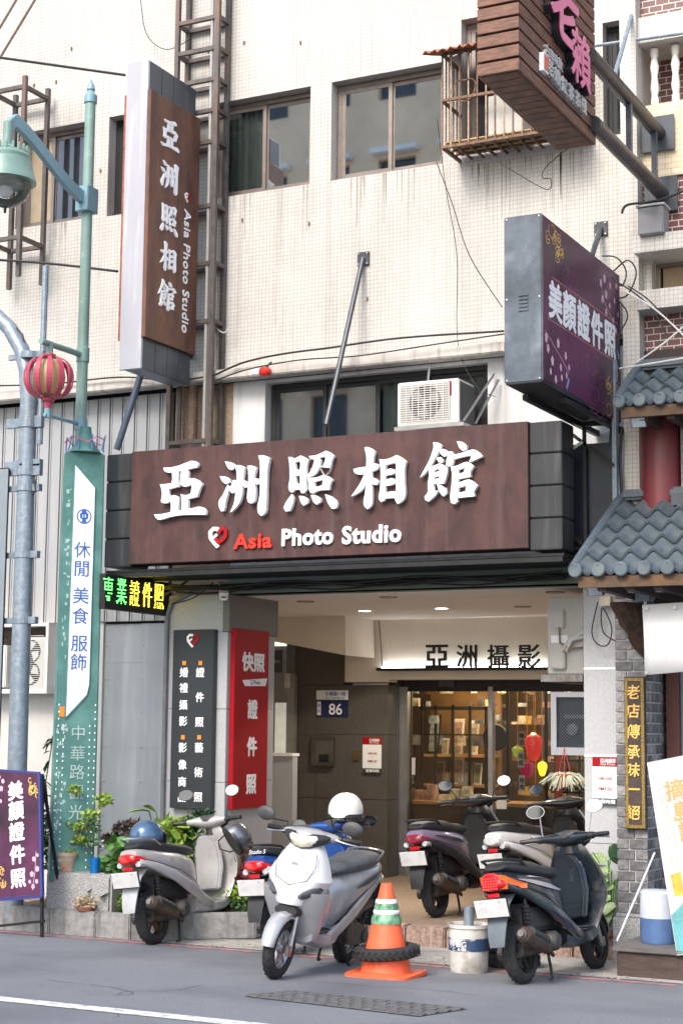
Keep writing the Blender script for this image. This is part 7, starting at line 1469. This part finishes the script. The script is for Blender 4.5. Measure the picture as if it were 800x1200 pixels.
# hanging spider-like plant in red pot
ph = PY(661, 913, 12.5); o = thing('hanging_planter', 'pale trailing plant in a red pot hanging below the mesh cage', 'hanging plant', ph); pot(o, ph-EZ*.06, .062, .1, mat('red_plastic_pot', (.42, .07, .03), .5)); b = MB()
for s in (-1, 1, 0): b.tube(ph+Vector((s*.05, 0, .04)), ph+Vector((0, 0, .24)), .003, 5)
b.build('hanger', mat('red_string', (.4, .05, .03), .6), o, kind='stuff'); b = MB(); rd = random.Random(21)
for i in range(70):
    a = rd.uniform(0, 6.28); L_ = rd.uniform(.08, .22); c = ph+EZ*.03; tt = [c+Vector((math.cos(a)*L_*t*1.1, math.sin(a)*L_*t*.6, .13*t*rd.uniform(.3, 1)-.16*t*t)) for t in (0, .3, .6, 1)]; b.path(tt, .0045, 4)
b.build('trailing_stems', mat('pale_stem', (.42, .44, .33), .7, var=.3), o, kind='stuff')
# ================================================================ BOARDS AND BUCKET AT THE SIDES
la, ra = PG(9, 1097), PG(54, 1092); la.y = ra.y = (la.y+ra.y)/2-.15; la = Vector((X_(9, 1097, la.y), la.y, gz(la.y))); ra = Vector((X_(54, 1092, ra.y), ra.y, gz(ra.y)))
la.x -= .0; ax_ = Vector((math.cos(R_(18)), math.sin(R_(18)), 0)); tl, tr_ = PY(-8, 903, la.y+.1), PY(48, 907, la.y+.1); bl, br_ = PY(-2, 1054, la.y), PY(51, 1050, la.y)
o = thing('purple_a_board', 'purple pavement board with white vertical characters at bottom left', 'sign board', la)
def AB(s, t, k=0): q = bl.lerp(br_, s).lerp(tl.lerp(tr_, s), t); nn = ((br_-bl).cross(tl-bl)).normalized(); return q+nn*k
b = MB(); b.loft([[AB(0, 0, .0), AB(1, 0, .0), AB(1, 1, .0), AB(0, 1, .0)], [AB(0, 0, .02), AB(1, 0, .02), AB(1, 1, .02), AB(0, 1, .02)]]); b.build('printed_panel', plumb, o, bev=.002)
fr_ = mat('blue_frame', (.03, .05, .22), .4)
b = MB(); 
for a, c in (((0, 0), (1, 0)), ((1, 0), (1, 1)), ((0, 1), (1, 1)), ((0, 0), (0, 1))): b.bar(AB(*a, .01), AB(*c, .01), .018, .03)
b.build('frame', fr_, o)
for a, c in (((0, 0), PY(8, 1100, la.y)), ((1, 0), PY(54, 1090, la.y))): q = AB(*a, .0); e = Vector((q.x-.0, la.y-.0, gz(la.y))); b = MB(); b.bar(AB(a[0], 1, -.02), e, .022); b.build('leg', blk, o)
for a in (0, 1): q = AB(a, 1, -.02); b = MB(); b.bar(q, Vector((q.x, la.y+.5, gz(la.y+.5))), .02); b.build('leg', blk, o)
b = MB(); b.bar(AB(0, -.2, -.01), AB(1, -.2, -.01), .02); b.build('crossbar', blk, o)
upA = (tl-bl).normalized(); xA_ = (br_-bl).normalized(); xA_ = (xA_-upA*xA_.dot(upA)).normalized()
for ch, t in zip('美顏證件照', (.85, .69, .52, .34, .155)): txt(ch, AB(.5, t, .0205), whitel, o, xd=xA_, up=upA, em=.155, ext=.002, off=.03)
FA = lambda s, t, k: AB(s, t, .021+k*.001)
swirl(o, FA, (.88, .88), gold, 1.3, 31, .6); swirl(o, FA, (.12, .16), gold, 1.3, 32, .6); dots(o, FA, [(.16, .95), (.1, .9), (.2, .86), (.12, .82), (.24, .92), (.06, .78), (.18, .76)], pinkp, .018); dots(o, FA, [(.85, .3), (.92, .22), (.8, .18), (.9, .12), (.82, .08), (.93, .33), (.75, .12)], pinkp, .018)
vine(o, FA, [(.1, .97), (.15, .86), (.1, .76)], pinkp, .005); vine(o, FA, [(.8, .05), (.87, .2), (.9, .36)], pinkp, .005)
# leaning poster at the right
Yo = 11.25; c4 = [PY(758, 894, Yo+.25), PY(830, 880, Yo+.25), PY(866, 1108, Yo), PY(793, 1120, Yo)]; zst = gz(Yo)+.21
o = thing('leaning_drink_poster', 'tilted white poster of orange drinks leaning at the right edge', 'poster', c4[3])
def PO(s, t, k=0): nn = (c4[2]-c4[3]).cross(c4[0]-c4[3]).normalized(); return c4[3].lerp(c4[2], s).lerp(c4[0].lerp(c4[1], s), t)+nn*k
b = MB(); b.loft([[PO(0, 0), PO(1, 0), PO(1, 1), PO(0, 1)], [PO(0, 0, .012), PO(1, 0, .012), PO(1, 1, .012), PO(0, 1, .012)]]); b.build('board', mat('poster_white', (.44, .435, .42), .5), o)
def pol(pts, m, k=.0135, nm='printed_area'): b = MB(); a = [PO(*p_, k) for p_ in pts]; b.loft([a, [p_+(PO(0, 0, 1)-PO(0, 0, 0))*.001 for p_ in a]]); return b.build(nm, m, o)
pol([(0.01, .01), (.99, .01), (.99, .42), (.45, .30), (.01, .20)], mat('poster_teal', (.10, .33, .36), .5, var=.3, scale=6)); pol([(.10, .40), (.27, .41), (.26, .29), (.12, .29)], mat('orange_juice', (.75, .32, .03), .4, var=.3, scale=14), .0145, 'orange_glass'); pol([(.42, .52), (.7, .53), (.66, .38), (.44, .38)], mat('orange_juice', (.75, .32, .03)), .0145, 'orange_glass'); pol([(.10, .30), (.34, .30), (.3, .26), (.14, .25)], mat('plate_cream', (.65, .6, .55), .5), .014, 'plate')
xp_ = (c4[2]-c4[3]).normalized(); up_ = (c4[0]-c4[3]).normalized(); up_ = (up_-xp_*up_.dot(xp_)).normalized()
for ch, s, t in (('摘', .38, .83), ('島', .44, .715), ('語', .5, .61)): txt(ch, PO(s, t, .0125), mat('poster_orange', (.6, .25, .08), .5), o, xd=xp_, up=up_, em=.15, ext=.001, off=.02)
for s, t0 in ((.14, .80), (.22, .82), (.15, .60), (.25, .62)):
    pol([(s-.022, t0), (s+.022, t0), (s+.022, t0-.17), (s-.022, t0-.17)], mat('poster_grey_line', (.38, .37, .35), .5), .013, 'text_column')
pbk = PY(771, 1108, 11.55); pbk.z = gz(ya)+.211; o = thing('translucent_bucket', 'translucent tub half full of blue liquid on the wooden step', 'bucket', pbk)
hb_ = .36; b = MB(); R_b = .125; b.lathe([(0, .0), (R_b*.93, 0), (R_b, .02), (R_b, .17)], pbk, 'z', 28); b.build('blue_liquid_part', mat('blue_liquid', (.09, .16, .33), .3, var=.2, scale=4), o, smooth=True); b = MB(); b.lathe([(R_b, .171), (R_b, .34), (R_b*.9, .355), (R_b*.2, .36), (0, .36)], pbk, 'z', 28); b.build('clear_plastic', mat('milky_plastic', (.52, .58, .66), .4, var=.08), o, smooth=True)
b = MB(); b.tube(pbk+Vector((-.28, -.05, .0)), pbk+Vector((.02, -.13, .62)), .007, 6); b.build('white_handle_string', white, o)
# ================================================================ BUILDING ACROSS THE STREET (seen in the window panes)
ob = thing('opposite_building', 'tan apartment block across the street reflected in the upper windows', 'building', (-18, -9, 0))
tanw = mat('tan_render', (.85, .66, .47), .8, var=.08, scale=.4); hs = []
for f in range(6):
    for c in range(6): hs.append((-21.5+c*1.7, -21.5+c*1.7+.95, 2.6+f*2.75, 2.6+f*2.75+1.3))
wall('facade', -22, -11.5, 0, 19, -9, hs, -.25, tanw, ob, top=False); b = MB(); b.box(-22, -11.5, -19, -9.3, 0, 19); b.build('block', voidm, ob)
for h in hs: b = MB(); b.box(h[0], h[1], -9.2, -9.16, h[2], h[3]); b.build('window', mat('far_window', (.05, .06, .075), .15), ob); b = MB(); b.box(h[0]-.1, h[1]+.1, -8.98, -8.75, h[3]+.1, h[3]+.22); b.build('sunshade', white, ob)
b = MB(); b.box(-22, -11.5, -8.98, -8.8, 3.0, 3.3); b.build('cornice', white, ob)

b = MB(); rd = random.Random(41)
for i in range(260):
    y = yr+.05+abs(rd.gauss(0, .28)); x = rd.uniform(-9.5, -3.2)
    if y > YG-.02: continue
    t = rd.uniform(0, 6.28); a_ = Vector((math.cos(t), math.sin(t), 0)); c_ = a_.cross(EZ); k = rd.uniform(.004, .012); b.obox((x, y, gz(y)+.008), (a_, c_, EZ), (k, k*rd.uniform(.4, 1), .003))
tag(b.build('gutter_litter', mat('litter', (.25, .22, .18), .9, var=.6, scale=3), kind='stuff'), 'small stones and dry leaf bits scattered along the gutter', 'litter')

o = thing('leafy_bush', 'dense yellow-green bush between the leftmost scooter seat and the slate board', 'bush', gp2(185, 1050, 11.9)); foliage(o, [(q_(185, 985, 11.9), (.2, .1, .12)), (q_(205, 975, 11.95), (.14, .1, .08)), (q_(170, 1010, 11.9), (.2, .1, .14))], 520, .11, leaf_y, 51); foliage(o, [(q_(190, 1000, 11.95), (.3, .12, .2))], 900, .07, leaf_g, 52, 'inner_foliage')
o = thing('leafy_bush', 'dense bright green bush right of the granite block', 'bush', gp2(148, 1050, 11.5)); foliage(o, [(q_(145, 1010, 11.5), (.16, .1, .16)), (q_(140, 1040, 11.5), (.16, .12, .12))], 420, .12, leaf_b, 53); foliage(o, [(q_(148, 1030, 11.5), (.22, .12, .2))], 1200, .06, leaf_g, 54, 'inner_foliage')
b = MB(); rd = random.Random(61); crk = mat('road_crack', (.06, .062, .07), .95)
for i in range(7):
    x, y = rd.uniform(-8, -3), rd.uniform(7.5, 10.3); a = rd.uniform(0, 6.28); pts = []
    for k in range(14): pts.append((x, y)); a += rd.uniform(-.7, .7); x += math.cos(a)*.09; y += math.sin(a)*.06
    for (p0, p1) in zip(pts, pts[1:]):
        d = Vector((p1[0]-p0[0], p1[1]-p0[1], 0)).normalized().cross(EZ)*rd.uniform(.002, .0045); A, B = Vector((*p0, gz(p0[1])+.0035)), Vector((*p1, gz(p1[1])+.0035)); b.quad(A-d, B-d, B+d, A+d)
b.build('road_cracks', crk, kind='structure')

b = MB(); rd = random.Random(71)
soot = mat('soot_drip', (.30, .265, .23), .8, var=.3, scale=12)
for x0, x1, z0, n in ((H1[0], H1[1], H1[2], 14), (H2[0], H2[1], H2[2], 16), (H0[0], H0[1], H0[2], 9), (cx0_+.1, cx1_, cz0_-.04, 22)):
    for k in range(n):
        x = rd.uniform(x0, x1); L_ = rd.uniform(.08, .5); w = rd.uniform(.003, .007); z = z0-.004; y = YF-.0015
        b.add([(x-w, y, z), (x+w, y, z), (x+w*.3, y, z-L_), (x-w*.3, y, z-L_)], [(0, 1, 2, 3)])
b.build('rain_stains', soot, bld, kind='stuff')
